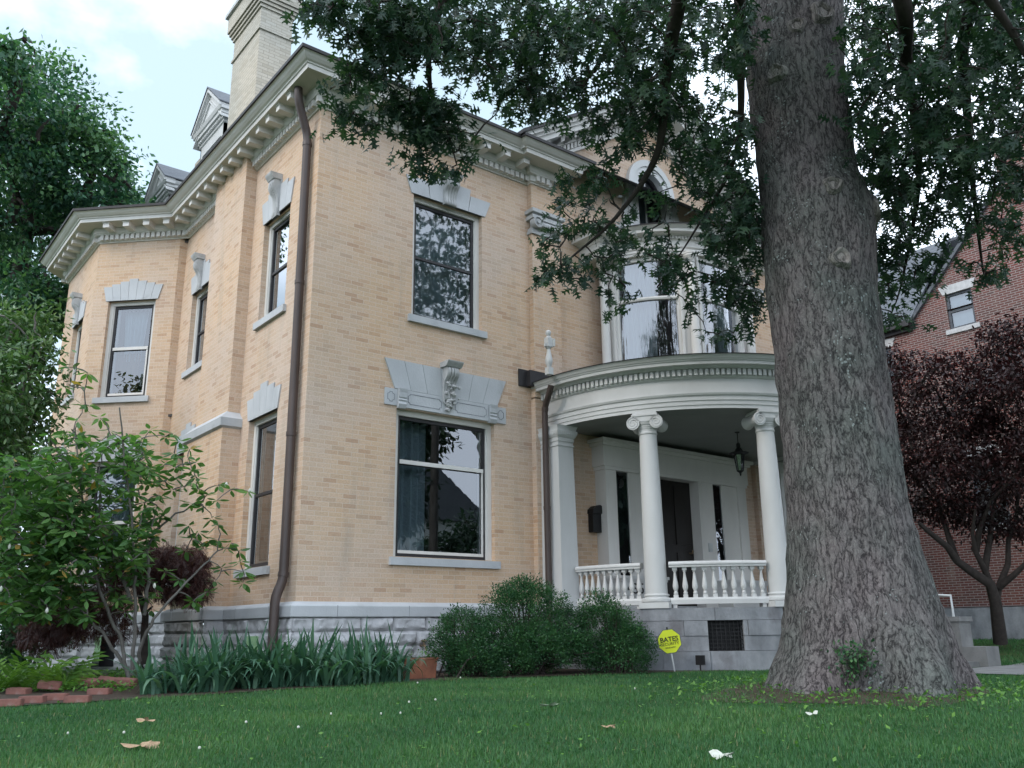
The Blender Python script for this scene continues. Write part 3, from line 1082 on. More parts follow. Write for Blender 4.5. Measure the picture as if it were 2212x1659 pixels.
def window(F, H, rail=0.5, sill=True, cas=0.075, glass='glass', sill_ov=0.07, pale=False):
    u0, u1, v0, v1 = H
    mb = MB()                             # cream casing
    o0, o1 = -0.20, -0.09
    c = cas
    mb.fbox(F, u0, u0 + c, v0, v1, o0, o1)
    mb.fbox(F, u1 - c, u1, v0, v1, o0, o1)
    mb.fbox(F, u0 + c, u1 - c, v1 - c, v1, o0, o1)
    mb.fbox(F, u0 + c, u0 + c + 0.018, v0, v1 - c, o0, o1 - 0.02)
    mb.fbox(F, u1 - c - 0.018, u1 - c, v0, v1 - c, o0, o1 - 0.02)
    fr = mb.build('window', MAT['trim'], house)
    s = MB()                              # dark outer sash
    a, b = u0 + c + 0.018, u1 - c - 0.018
    t = v1 - c
    w = 0.042
    oo0, oo1 = -0.175, -0.128
    vr = v0 + (t - v0) * rail
    s.fbox(F, a, a + w, v0, t, oo0, oo1)
    s.fbox(F, b - w, b, v0, t, oo0, oo1)
    s.fbox(F, a + w, b - w, t - 0.055, t, oo0, oo1)
    s.fbox(F, a + w, b - w, v0, v0 + 0.075, oo0, oo1)
    s.fbox(F, a + w, b - w, vr - 0.022, vr + 0.022, oo0, oo1)
    s.build('sash', MAT['sash'], fr)
    i = MB()                              # pale inner sash seen through the glass
    i.fbox(F, a + w, a + w + 0.03, v0 + 0.075, t - 0.055, -0.235, -0.20)
    i.fbox(F, b - w - 0.03, b - w, v0 + 0.075, t - 0.055, -0.235, -0.20)
    i.fbox(F, a + w + 0.03, b - w - 0.03, v0 + 0.075, v0 + 0.115, -0.235, -0.20)
    i.fbox(F, a + w + 0.03, b - w - 0.03, vr + 0.022, vr + 0.05, -0.235, -0.20)
    i.build('inner_sash', MAT['trim'], fr)
    if pale:
        i = MB()
        i.fbox(F, a + w, b - w, vr - 0.012, vr + 0.05, -0.128, -0.112)
        i.fbox(F, a + w, b - w, v0 + 0.06, v0 + 0.105, -0.14, -0.118)
        i.fbox(F, b - w - 0.03, b - w, v0 + 0.105, vr - 0.012, -0.14, -0.120)
        i.build('meeting_rail', MAT['trim'], fr)
    g = MB()
    g.poly([F.pt(a + w, v0 + 0.07, -0.152), F.pt(b - w, v0 + 0.07, -0.152), F.pt(b - w, vr - 0.02, -0.152), F.pt(a + w, vr - 0.02, -0.152)])
    g.poly([F.pt(a + w, vr + 0.02, -0.149), F.pt(b - w, vr + 0.02, -0.149), F.pt(b - w, t - 0.05, -0.149), F.pt(a + w, t - 0.05, -0.149)])
    g.build('pane', MAT[glass], fr, fixn=False)
    if sill:
        m2 = MB()
        m2.hexa([F.pt(u0 - sill_ov, v0 - 0.125, 0.055), F.pt(u1 + sill_ov, v0 - 0.125, 0.055), F.pt(u1 + sill_ov, v0 - 0.125, -0.1), F.pt(u0 - sill_ov, v0 - 0.125, -0.1),
                 F.pt(u0 - sill_ov, v0 - 0.012, 0.055), F.pt(u1 + sill_ov, v0 - 0.012, 0.055), F.pt(u1 + sill_ov, v0 + 0.004, -0.2), F.pt(u0 - sill_ov, v0 + 0.004, -0.2)])
        m2.build('sill', MAT['stone'], fr)
    return fr


def curtain(F, u0, u1, v0, v1, o, label, cat='curtain', waves=9, amp=0.03, mat='curtain', taper=0.0, grp='curtains behind the window panes'):
    mb = MB()
    n, m = waves * 8, 8
    r_ = random.Random(label)
    ph = [r_.uniform(0, 6) for _ in range(3)]
    pts = {}
    for j in range(m + 1):
        v = v0 + (v1 - v0) * j / m
        sq = 1 - taper * (1 - abs(j / m - 0.0))
        for i in range(n + 1):
            x = i / n
            u = u0 + (u1 - u0) * (0.5 + (x - 0.5) * sq)
            z = amp * (math.sin(2 * PI * waves * x + ph[0]) + 0.5 * math.sin(2 * PI * waves * 0.43 * x + ph[1]))
            pts[i, j] = F.pt(u, v, o + z)
    for j in range(m):
        for i in range(n):
            mb.poly([pts[i, j], pts[i + 1, j], pts[i + 1, j + 1], pts[i, j + 1]])
    ob = mb.build('curtain', MAT[mat], None, fixn=False)
    return tag(ob, label, cat, grp)


# front upper window
w = window(FF, W_UP, 0.52)
stepped_lintel(FF, 2.42, 0.76, 0.88, 6.53, 6.98, 1, 0)
lm = MB()
for ua, ub, ta, tb, top in ((1.66, 2.02, 1.55, 1.97, 6.83), (2.02, 2.40, 1.97, 2.40, 6.95), (2.40, 2.80, 2.40, 2.85, 6.95), (2.80, 3.16, 2.85, 3.28, 6.83)):
    lm.fprism(FF, [(ua + 0.003, 6.53), (ub - 0.003, 6.53), (tb - 0.003, top), (ta + 0.003, top)], -0.05, 0.022)
lm.build('lintel', MAT['stone'], w)
console(FF, 2.40, 6.50, 7.03, 0.22, 0.20, None, 0.04).build('keystone', MAT['carved'], w, smooth=50)
curtain(FF, 1.80, 3.02, 4.46, 6.46, -0.36, 'white pleated curtain filling the upper front window beside the porch', waves=7, amp=0.032)

# front lower window with carved stone entablature
w = window(FF, W_LO, 0.66, cas=0.085, pale=True)
lm = MB()
xs = [1.43, 1.72, 2.02, 2.31, 2.51, 2.80, 3.09, 3.39]
xt = [1.24, 1.59, 1.92, 2.26, 2.56, 2.90, 3.23, 3.58]
for k in range(7):
    lm.fprism(FF, [(xs[k] + 0.003, 3.165), (xs[k + 1] - 0.003, 3.165), (xt[k + 1] - 0.003, 3.62), (xt[k] + 0.003, 3.62)], -0.05, 0.025)
lm.build('lintel', MAT['stone'], w)
en = MB()
en.fbox(FF, 1.26, 1.475, 2.895, 3.155, -0.05, 0.02)
en.fbox(FF, 3.355, 3.57, 2.885, 3.155, -0.05, 0.02)
en.fbox(FF, 1.62, 3.20, 2.885, 3.160, -0.05, 0.03)
def panel(mb, F, u0, u1, v0, v1, o, w_=0.010, ch=0.035):
    P = [(u0 + ch, v0), (u1 - ch, v0), (u1 - ch, v0 + ch * 0.6), (u1, v0 + ch), (u1, v1 - ch), (u1 - ch, v1 - ch * 0.6), (u1 - ch, v1), (u0 + ch, v1), (u0 + ch, v1 - ch * 0.6), (u0, v1 - ch), (u0, v0 + ch), (u0 + ch, v0 + ch * 0.6)]
    cu, cv = (u0 + u1) / 2, (v0 + v1) / 2
    for k in range(len(P)):
        a, b = P[k], P[(k + 1) % len(P)]
        ai = (cu + (a[0] - cu) * (1 - w_ * 2 / (u1 - u0)), cv + (a[1] - cv) * (1 - w_ * 2 / (v1 - v0)))
        bi = (cu + (b[0] - cu) * (1 - w_ * 2 / (u1 - u0)), cv + (b[1] - cv) * (1 - w_ * 2 / (v1 - v0)))
        mb.fprism(F, [a, b, bi, ai], o - 0.002, o + 0.003, 1)
panel(en, FF, 1.66, 2.28, 2.94, 3.11, 0.03)
panel(en, FF, 2.54, 3.16, 2.94, 3.11, 0.03)
panel(en, FF, 1.305, 1.43, 2.945, 3.105, 0.02)
panel(en, FF, 3.40, 3.525, 2.945, 3.105, 0.02)
for a, b in ((1.48, 1.615), (3.205, 3.35)):   # strap brackets
    en.oprism(FF, [(0, 2.86), (0.05, 2.86), (0.075, 2.92), (0.06, 2.96), (0.075, 2.985), (0.06, 3.01), (0.075, 3.03), (0.08, 3.10), (0.095, 3.16), (0, 3.16)], a, b)
en.build('entablature_panel', [MAT['stone'], MAT['dark_stone']], w)
kc = console(FF, 2.41, 3.11, 3.72, 0.20, 0.20, None, 0.05)
r_ = random.Random(3)
for k in range(46):                        # carved fruit and leaf drop
    fv = r_.uniform(0, 1)
    uc = 2.41 + r_.gauss(0, 0.045) * (0.6 + fv)
    v = 2.93 + fv * 0.45
    o = 0.04 + 0.09 * min(1, max(0, (v - 3.0) / 0.4)) + r_.uniform(0, 0.025)
    rr = r_.uniform(0.016, 0.034)
    c = FF.pt(uc, v, o)
    kc.lathe([(0.001, c[2] - rr), (rr * 0.75, c[2] - rr * 0.6), (rr, c[2]), (rr * 0.75, c[2] + rr * 0.6), (0.001, c[2] + rr)], c[0], c[1], 8)
for sgn in (-1, 1):
    c = FF.pt(2.41 + sgn * 0.10, 3.09, 0.07)
    kc.tube([FF.pt(2.41 + sgn * (0.05 + 0.05 * math.sin(a)), 3.09 + 0.05 * math.cos(a), 0.05) for a in np.linspace(0, 5.2, 12)], 0.015, 6)
kc.build('keystone', MAT['carved'], w, smooth=50)
curtain(FF, 1.60, 2.30, 0.72, 2.80, -0.5, 'pale drape hanging at the left of the big lower front window', waves=5, amp=0.05)

# left wall windows
w = window(FL, A_UP, 0.5)
stepped_lintel(FL, -1.45, 0.54, 0.67, 6.22, 6.80, 5, 0.085).build('lintel', MAT['stone'], w)
console(FL, -1.45, 6.16, 6.90, 0.17, 0.17, None, 0.035).build('keystone', MAT['carved'], w, smooth=50)
w = window(FL, A_LO, 0.5)
stepped_lintel(FL, -1.50, 0.56, 0.68, 2.84, 3.36, 5, 0.085).build('lintel', MAT['stone'], w)
curtain(FL, -1.96, -1.06, 0.6, 2.75, -0.40, 'white curtain in the lower side window beside the brown downspout', waves=6)
w = window(FL, B_UP, 0.5)
stepped_lintel(FL, -4.93, 0.52, 0.65, 6.05, 6.60, 5, 0.085).build('lintel', MAT['stone'], w)
console(FL, -4.98, 6.0, 6.72, 0.17, 0.17, None, 0.035).build('keystone', MAT['carved'], w, smooth=50)
curtain(FL, -5.36, -4.5, 4.5, 5.98, -0.36, 'white curtain in the narrow window between chimney breast and bay', waves=5)
w = window(FL, B_LO, 0.5)
stepped_lintel(FL, -4.93, 0.52, 0.65, 2.84, 3.36, 5, 0.085).build('lintel', MAT['stone'], w)
w = window(FC, C_UP, 0.52, pale=True)
stepped_lintel(FC, -0.91, 0.56, 0.68, 6.16, 6.62, 7, 0.05).build('lintel', MAT['stone'], w)
curtain(FC, -1.22, -0.70, 4.95, 6.05, -0.35, 'gathered white curtain in the upper bay window above brown shutters', waves=6, taper=0.3)
sh = MB()
for a, b in ((-1.33, -1.07), (-1.06, -0.80), (-0.62, -0.50)):
    sh.fbox(FC, a, b, 4.22, 5.12, -0.36, -0.335)
    sh.fbox(FC, a + 0.05, b - 0.05, 4.30, 4.66, -0.335, -0.325)
    sh.fbox(FC, a + 0.05, b - 0.05, 4.72, 5.05, -0.335, -0.325)
sh.build('interior_shutter', MAT['shutter'], w)
w = window(FC, C_LO, 0.5, pale=True)
stepped_lintel(FC, -0.91, 0.56, 0.68, 2.84, 3.34, 7, 0.05).build('lintel', MAT['stone'], w)
curtain(FC, -1.25, -0.68, 0.6, 2.75, -0.35, 'gathered white curtain in the lower bay window behind the shrub', waves=6, taper=0.35)
w = window(FB, D_UP, 0.5)
stepped_lintel(FB, -1.17, 0.48, 0.60, 6.05, 6.55, 5, 0.085).build('lintel', MAT['stone'], w)
console(FB, -1.22, 6.0, 6.70, 0.17, 0.17, None, 0.035).build('keystone', MAT['carved'], w, smooth=50)
w = window(FB, D_LO, 0.5)
stepped_lintel(FB, -1.17, 0.48, 0.60, 2.84, 3.36, 5, 0.085).build('lintel', MAT['stone'], w)

# ---------------------------------------------------------------- main cornice
CORN = [(0.0, 14), (0.0, 11.37), (-1.39, 9.98), (-1.39, 7.30), (0.0, 5.91), (0.0, 0.0), (4.14, 0.0), (4.14, -0.11), (4.55, -0.11), (4.55, 0.25)]
CORN_R = [(10.35, 0.25), (10.35, -0.11), (10.76, -0.11), (10.76, 0.0), (14.9, 0.0), (14.9, 14)]
PROF = [(0.0, 7.455), (0.028, 7.455), (0.03, 7.475), (0.05, 7.482), (0.06, 7.488), (0.06, 7.592), (0.125, 7.598), (0.13, 7.615), (0.15, 7.64), (0.16, 7.732), (0.462, 7.732),
        (0.468, 7.80), (0.49, 7.806), (0.495, 7.822), (0.53, 7.838), (0.57, 7.87), (0.60, 7.905), (0.62, 7.914), (0.648, 7.916), (0.65, 7.968), (0.0, 8.0)]
mis = [0] * 20
mis[9] = 1
mis[17] = mis[18] = mis[19] = 2
mb = MB()
for path in (CORN, CORN_R):
    mb.sweep(path, PROF, mis=mis)
    for p, t, n in walk(path, 0.115, 0.03):
        if -0.35 < p[0] < 0.05 and 2.40 < p[1] < 3.99:
            continue
        obox(mb, p, t, n, 0.037, 0.055, 0.118, 7.49, 7.594)
    # corner dentils
for c in ((0, 0),):
    mb.box(c[0] - 0.117, c[0] - 0.045, c[1] - 0.117, c[1] - 0.045, 7.49, 7.593)
cornice = mb.build('cornice', [MAT['trim'], MAT['soffit'], MAT['darkmetal']], house)
first = None
for path in (CORN, CORN_R):
    for p, t, n in walk(path, 0.42, 0.12):
        if np.linalg.norm(p - np.array([4.55, 0.0])) < 0.25:
            continue
        m1 = MB()
        z0, z1 = 7.645, 7.733
        for w_, o0, o1, za, zb in ((0.066, 0.15, 0.405, z0 - 0.02, z1 - 0.02), (0.078, 0.15, 0.422, z1 - 0.02, z1 + 0.002)):
            obox(m1, p, t, n, w_, o0, o1, za, zb)
        m1.build('bracket', MAT['trim'], cornice)

# ---------------------------------------------------------------- roofs
mb = MB()
e, z0, z1, pt_ = 0.62, 7.985, 12.0, 0.63
run = (z1 - z0) / pt_
A = [(-e, -e), (14.9 + e, -e), (14.9 + e, 14 + e), (-e, 14 + e)]
B = [(-e + run, -e + run), (14.9 + e - run, -e + run), (14.9 + e - run, 14 + e - run), (-e + run, 14 + e - run)]
for k in range(4):
    j = (k + 1) % 4
    mb.poly([(*A[k], z0), (*A[j], z0), (*B[j], z1), (*B[k], z1)])
mb.poly([(*q, z1) for q in B])
mb.poly([(-2.0, 10.23, z0 - 0.01), (-2.0, 7.05, z0 - 0.01), (0.6, 8.64, 8.78)])
mb.poly([(-2.0, 7.05, z0 - 0.01), (-0.62, 5.66, z0 - 0.01), (0.6, 8.64, 8.78)])
mb.poly([(-2.0, 10.23, z0 - 0.01), (-0.62, 11.62, z0 - 0.01), (0.6, 8.64, 8.78)])
zr = 8.0 + pt_ * 3.95
mb.poly([(3.46, -0.72, 8.0), (XC, -0.78, zr), (XC, 3.4, zr), (3.46, -0.6, 8.0)])
mb.poly([(11.44, -0.72, 8.0), (XC, -0.78, zr), (XC, 3.4, zr), (11.44, -0.6, 8.0)])
mb.build('roof', MAT['slate'], house, fixn=False)

# gable
mb = MB()
HX0, HX1, HZ0, HZ1 = XC - 0.47, XC + 0.47, 7.08, 8.84
def rz(x):
    return zr - pt_ * abs(x - XC) - 0.02
y0 = -0.004
P = lambda x, z: (x, y0, z)
mb.poly([P(4.6, ZT - 0.02), P(HX0, ZT - 0.02), P(HX0, rz(HX0)), P(4.6, rz(4.6))])
mb.poly([P(HX1, ZT - 0.02), P(10.3, ZT - 0.02), P(10.3, rz(10.3)), P(HX1, rz(HX1))])
mb.poly([P(HX0, HZ1), P(HX1, HZ1), P(HX1, rz(HX1)), P(XC, rz(XC)), P(HX0, rz(HX0))])
mb.build('gable_wall', MAT['brick'], house, fixn=False)
mb = MB()
ca, sa = math.cos(math.atan(pt_)), math.sin(math.atan(pt_))
for sgn in (-1, 1):
    def RP(d, t):                          # d along the rake from the apex, t below the roof line
        return (XC + sgn * (d * ca - t * sa * 0 + 0), zr + 0.02 - d * sa - t / ca)
    def band(t0, t1, o0, o1, d1=4.55, mi=0):
        q = [RP(0, t0), RP(d1, t0), RP(d1, t1), RP(0, t1)]
        mb.fprism(FF, q, o0, o1, mi)
    band(-0.03, 0.03, -0.02, 0.76, 4.72, 2)
    band(0.03, 0.10, -0.02, 0.69, 4.65)
    band(0.10, 0.16, -0.02, 0.62, 4.60)
    band(0.16, 0.25, -0.02, 0.57, 4.55)
    band(0.25, 0.34, -0.02, 0.14)
    band(0.34, 0.46, -0.02, 0.06)
    band(0.46, 0.52, -0.02, 0.10)
    for k in range(38):
        d = 0.1 + k * 0.115
        q = [RP(d, 0.35), RP(d + 0.075, 0.35), RP(d + 0.075, 0.45), RP(d, 0.45)]
        mb.fprism(FF, q, 0.06, 0.12)
gc = mb.build('gable_cornice', [MAT['trim'], MAT['soffit'], MAT['darkmetal']], house)
for sgn in (-1, 1):
    for k in range(10):
        d = 0.3 + k * 0.42
        m1 = MB()
        q = [(XC + sgn * x_ * ca, zr + 0.02 - x_ * sa - t / ca) for x_, t in ((d, 0.25), (d + 0.11, 0.25), (d + 0.11, 0.33), (d, 0.33))]
        m1.fprism(FF, q, 0.14, 0.44)
        m1.build('bracket', MAT['trim'], gc)
# arched window in the gable
sp = 8.37
mb = MB()
def ringpoly(mb, F, uc, vc, r0, r1, o0, o1, a0=0, a1=180, n=20, mi=0):
    for k in range(n):
        t0, t1 = R(a0 + (a1 - a0) * k / n), R(a0 + (a1 - a0) * (k + 1) / n)
        mb.fprism(F, [(uc + r0 * math.cos(t0), vc + r0 * math.sin(t0)), (uc + r1 * math.cos(t0), vc + r1 * math.sin(t0)), (uc + r1 * math.cos(t1), vc + r1 * math.sin(t1)), (uc + r0 * math.cos(t1), vc + r0 * math.sin(t1))], o0, o1, mi)
ringpoly(mb, FF, XC, sp, 0.41, 0.55, -0.15, 0.07)
ringpoly(mb, FF, XC, sp, 0.55, 0.69, -0.05, 0.10)
for sgn in (-1, 1):
    a, b = sorted((XC + sgn * 0.41, XC + sgn * 0.62))
    mb.fbox(FF, a, b, 7.05, sp, -0.15, 0.07)
    a, b = sorted((XC + sgn * 0.62, XC + sgn * 0.74))
    mb.fbox(FF, a, b, 7.05, sp, -0.05, 0.10)
    pts = [(0.74, 7.05), (1.25, 7.05), (1.25, 7.18), (1.15, 7.22), (1.02, 7.28), (0.92, 7.40), (0.86, 7.58), (0.84, 7.85), (0.80, 8.0), (0.74, 8.05)]
    pts = [(XC + sgn * u, v) for u, v in pts]
    mb.fprism(FF, pts, -0.03, 0.08)
    mb.tube([FF.pt(XC + sgn * (1.10 + 0.08 * math.cos(a)), 7.19 + 0.08 * math.sin(a), 0.09) for a in np.linspace(0, 6.2, 14)], 0.02, 6)
aw = mb.build('arched_window', MAT['white'], house)
s = MB()
ringpoly(s, FF, XC, sp, 0.36, 0.412, -0.14, -0.07)
for a, b in ((XC - 0.412, XC - 0.36), (XC + 0.36, XC + 0.412)):
    s.fbox(FF, a, b, 7.1, sp, -0.14, -0.07)
s.fbox(FF, XC - 0.36, XC + 0.36, 7.58, 7.66, -0.14, -0.08)
s.build('sash', MAT['sash'], aw)
s = MB()
s.fbox(FF, XC - 0.012, XC + 0.012, 7.1, sp + 0.34, -0.13, -0.10)
s.build('glazing_bar', MAT['white'], aw)
g = MB()
g.poly([FF.pt(XC - 0.36, 7.1, -0.12), FF.pt(XC + 0.36, 7.1, -0.12)] + [FF.pt(XC + 0.36 * math.cos(t), sp + 0.36 * math.sin(t), -0.12) for t in np.linspace(0, PI, 17)])
g.build('pane', MAT['glass'], aw, fixn=False)
s = MB()
s.fbox(FF, XC - 0.45, XC + 0.45, 7.05, 8.82, -0.45, -0.42)
s.build('window_blind', MAT['curtain'], aw)

# pavilion pilasters with Ionic capitals
def pilaster(x0, x1):
    mb = MB()
    F2 = Face((0, -0.11), (1, 0))
    mb.box(x0, x1, -0.11, 0.003, 3.4, 6.47)
    mb.box(x0, x1, -0.11, 0.003, 6.9, 7.47)
    mb.box(x0, x1, -0.11, 0.003, -0.02, 3.42)
    p = mb.build('pilaster', MAT['brick'], house)
    c = MB()
    c.fbox(F2, x0 - 0.03, x1 + 0.03, 6.46, 6.52, -0.11, 0.035)
    c.fbox(F2, x0 - 0.01, x1 + 0.01, 6.52, 6.58, -0.11, 0.02)
    c.oprism(F2, [(-0.11, 6.58), (0.05, 6.58), (0.10, 6.63), (0.10, 6.70), (0.04, 6.73), (-0.11, 6.73)], x0 + 0.05, x1 - 0.05)
    for sgn, ux in ((-1, x0 + 0.06), (1, x1 - 0.06)):
        ringpoly(c, F2, ux, 6.665, 0.0001, 0.035, 0.0, 0.14, 0, 360, 14)
        ringpoly(c, F2, ux, 6.665, 0.035, 0.085, 0.0, 0.105, 0, 360, 18)
        ringpoly(c, F2, ux, 6.665, 0.085, 0.105, 0.0, 0.13, 0, 360, 18)
    for k in range(9):
        u = x0 + 0.14 + (x1 - x0 - 0.28) * k / 8
        q = F2.pt(u, 6.64, 0.10)
        c.lathe([(0.001, q[2] - 0.045), (0.02, q[2] - 0.03), (0.026, q[2]), (0.02, q[2] + 0.03), (0.001, q[2] + 0.045)], q[0], q[1], 8)
    c.fbox(F2, x0 - 0.05, x1 + 0.05, 6.73, 6.80, -0.11, 0.10)
    c.fbox(F2, x0 - 0.02, x1 + 0.02, 6.80, 6.85, -0.11, 0.06)
    c.fbox(F2, x0 - 0.07, x1 + 0.07, 6.85, 6.92, -0.11, 0.12)
    c.build('capital', MAT['carved'], p)
pilaster(4.14, 4.78)
pilaster(10.12, 10.76)

# ---------------------------------------------------------------- chimney
mb = MB()
cx0, cx1, cy0, cy1 = -0.10, 0.53, 2.60, 3.93
mb.box(cx0, cx1, cy0, cy1, 7.6, 10.45)
mb.box(cx0 - 0.03, cx1 + 0.03, cy0 - 0.03, cy1 + 0.03, 10.45, 10.50)
mb.box(cx0, cx1, cy0, cy1, 10.50, 10.93)
for k in range(4):
    d = 0.03 + 0.03 * k
    mb.box(cx0 - d, cx1 + d, cy0 - d, cy1 + d, 10.93 + 0.07 * k, 10.93 + 0.07 * (k + 1) - (0.012 if k < 3 else 0))
mb.box(cx0 - 0.12, cx1 + 0.12, cy0 - 0.12, cy1 + 0.12, 11.21, 11.5)
ch = mb.build('chimney', MAT['chimney_brick'], house)
mb = MB()
mb.box(cx0 - 0.17, cx1 + 0.17, cy0 - 0.17, cy1 + 0.17, 11.5, 11.58)
mb.box(cx0 - 0.10, cx1 + 0.10, cy0 - 0.10, cy1 + 0.10, 11.58, 11.75)
mb.build('chimney_cap', MAT['carved'], ch)
mb = MB()
mb.box(0.92, 1.45, 8.50, 8.95, 8.4, 10.78)
mb.box(0.88, 1.49, 8.46, 8.99, 10.78, 10.87)
mb.build('chimney', MAT['chimney_brick'], house)


# ---------------------------------------------------------------- dormers on the left roof slope
def dormer(yc, hw, zp, ze):
    F = Face((0.6, yc), (0, -1))
    d = MB()
    zb = 8.0
    d.fbox(F, -hw + 0.17, -hw + 0.32, zb, ze - 0.34, -0.30, -0.12)
    d.fbox(F, hw - 0.32, hw - 0.17, zb, ze - 0.34, -0.30, -0.12)
    d.fbox(F, -hw + 0.32, hw - 0.32, ze - 0.62, ze - 0.34, -0.30, -0.12)
    d.fbox(F, -hw + 0.17, -hw + 0.21, zb, ze - 0.34, -2.6, -0.12)
    d.fbox(F, hw - 0.21, hw - 0.17, zb, ze - 0.34, -2.6, -0.12)
    o = d.build('dormer', MAT['white'], house)
    c = MB()
    pth = [F.pt(-hw + 0.17, 0, -2.6)[:2], F.pt(-hw + 0.17, 0, -0.12)[:2], F.pt(hw - 0.17, 0, -0.12)[:2], F.pt(hw - 0.17, 0, -2.6)[:2]]
    # order gives outward on the right hand side
    c.sweep(pth, [(0.0, ze - 0.36), (0.03, ze - 0.34), (0.03, ze - 0.28), (0.06, ze - 0.27), (0.06, ze - 0.20), (0.12, ze - 0.18), (0.12, ze - 0.10), (0.15, ze - 0.08), (0.18, ze), (0.0, ze)])
    for p, t, n in walk(pth, 0.09, 0.03):
        obox(c, p, t, n, 0.025, 0.055, 0.085, ze - 0.27, ze - 0.21)
    c.fprism(F, [(-hw, ze), (hw, ze), (0, zp)], -0.25, -0.02)
    def rake(t0, t1, o0, o1, mi=0):
        sl = (zp - ze) / hw
        for s_ in (-1, 1):
            c.fprism(F, [(0, zp - t0), (s_ * hw, ze - t0), (s_ * hw, ze - t1), (0, zp - t1)], o0, o1, mi)
    rake(-0.03, 0.05, -0.2, 0.08)
    rake(0.05, 0.10, -0.2, 0.03)
    rake(0.26, 0.31, -0.2, 0.02)
    c.build('pediment', MAT['white'], o)
    r_ = MB()
    for s_ in (-1, 1):
        r_.prism([F.pt(0, zp + 0.05, 0.10), F.pt(s_ * (hw + 0.02), ze + 0.03, 0.10), F.pt(s_ * (hw + 0.02), ze + 0.06, 0.10), F.pt(0, zp + 0.09, 0.10)],
                 [F.pt(0, zp + 0.05, -2.8), F.pt(s_ * (hw + 0.02), ze + 0.03, -2.8), F.pt(s_ * (hw + 0.02), ze + 0.06, -2.8), F.pt(0, zp + 0.09, -2.8)])
    r_.build('dormer_roof', MAT['slate'], o)
    g = MB()
    g.poly([F.pt(-hw + 0.3, zb, -0.22), F.pt(hw - 0.3, zb, -0.22), F.pt(hw - 0.3, ze - 0.6, -0.22), F.pt(-hw + 0.3, ze - 0.6, -0.22)])
    g.poly([F.pt(hw - 0.19, zb, -0.5), F.pt(hw - 0.19, zb, -2.0), F.pt(hw - 0.19, ze - 0.45, -2.0), F.pt(hw - 0.19, ze - 0.45, -0.5)])
    g.build('pane', MAT['glass'], o, fixn=False)
    b = MB()                               # diamond glazing bars
    n = 5
    u0, u1, v1 = -hw + 0.3, hw - 0.3, ze - 0.62
    for k in range(-6, 7):
        for s_ in (-1, 1):
            a = u0 + (u1 - u0) * k / 4
            for q in range(8):
                ua, ub = a + s_ * 0.10 * q, a + s_ * 0.10 * (q + 1)
                va, vb = v1 - 0.16 * q, v1 - 0.16 * (q + 1)
                if min(ua, ub) > u0 and max(ua, ub) < u1:
                    b.tube([F.pt(ua, va, -0.20), F.pt(ub, vb, -0.20)], 0.013, 4)
    b.build('glazing_bar', MAT['white'], o)
dormer(11.05, 0.84, 11.63, 10.93)
dormer(7.35, 0.92, 11.95, 11.15)

# ---------------------------------------------------------------- downspouts
def spout(pts, r, name='downspout', bands=()):
    mb = MB()
    q = [np.array(p, float) for p in pts]
    sm = [q[0]]
    for a, b, c in zip(q[:-2], q[1:-1], q[2:]):
        for t in (0.12, 0.5, 0.88):
            l1, l2 = min(0.12, np.linalg.norm(b - a) / 2), min(0.12, np.linalg.norm(c - b) / 2)
            p0, p1 = b + (a - b) / np.linalg.norm(a - b) * l1, b + (c - b) / np.linalg.norm(c - b) * l2
            sm.append((1 - t) ** 2 * p0 + 2 * t * (1 - t) * b + t * t * p1)
    sm.append(q[-1])
    mb.tube(sm, r, 14)
    for z in bands:
        k = [i for i in range(len(sm) - 1) if (sm[i][2] - z) * (sm[i + 1][2] - z) <= 0]
        if k:
            a, b = sm[k[0]], sm[k[0] + 1]
            f = (z - a[2]) / (b[2] - a[2] + 1e-9)
            p = a + (b - a) * f
            d = (b - a) / np.linalg.norm(b - a)
            mb.tube([p - d * 0.03, p + d * 0.03], r * 1.12, 14)
    return mb.build(name, MAT['spout'], house, smooth=40)
spout([(-0.34, 0.12, 7.74), (-0.33, 0.13, 7.55), (-0.09, 0.24, 7.05), (-0.09, 0.22, 0.28), (-0.21, 0.18, 0.06), (-0.21, 0.17, -1.0)], 0.066, bands=(6.9, 4.6, 2.3, 0.36))
spout([(4.06, -0.62, 3.50), (4.07, -0.55, 3.36), (4.13, -0.36, 3.18), (4.15, -0.34, 0.2), (4.15, -0.34, -1.0)], 0.052, bands=(3.15, 1.5))

# ---------------------------------------------------------------- porch
PCX, PCY = XC, -0.48
ZF = -0.12                                 # porch floor
porch = thing('tmp', (0, 0, 0), None, None)
COL.objects.unlink(porch)
bpy.data.objects.remove(porch)


def porch_path(r, n=48, back=0.0):
    a = arc(PCX, PCY, r, 180, 360, n)
    return [(PCX - r, back)] + a + [(PCX + r, back)]


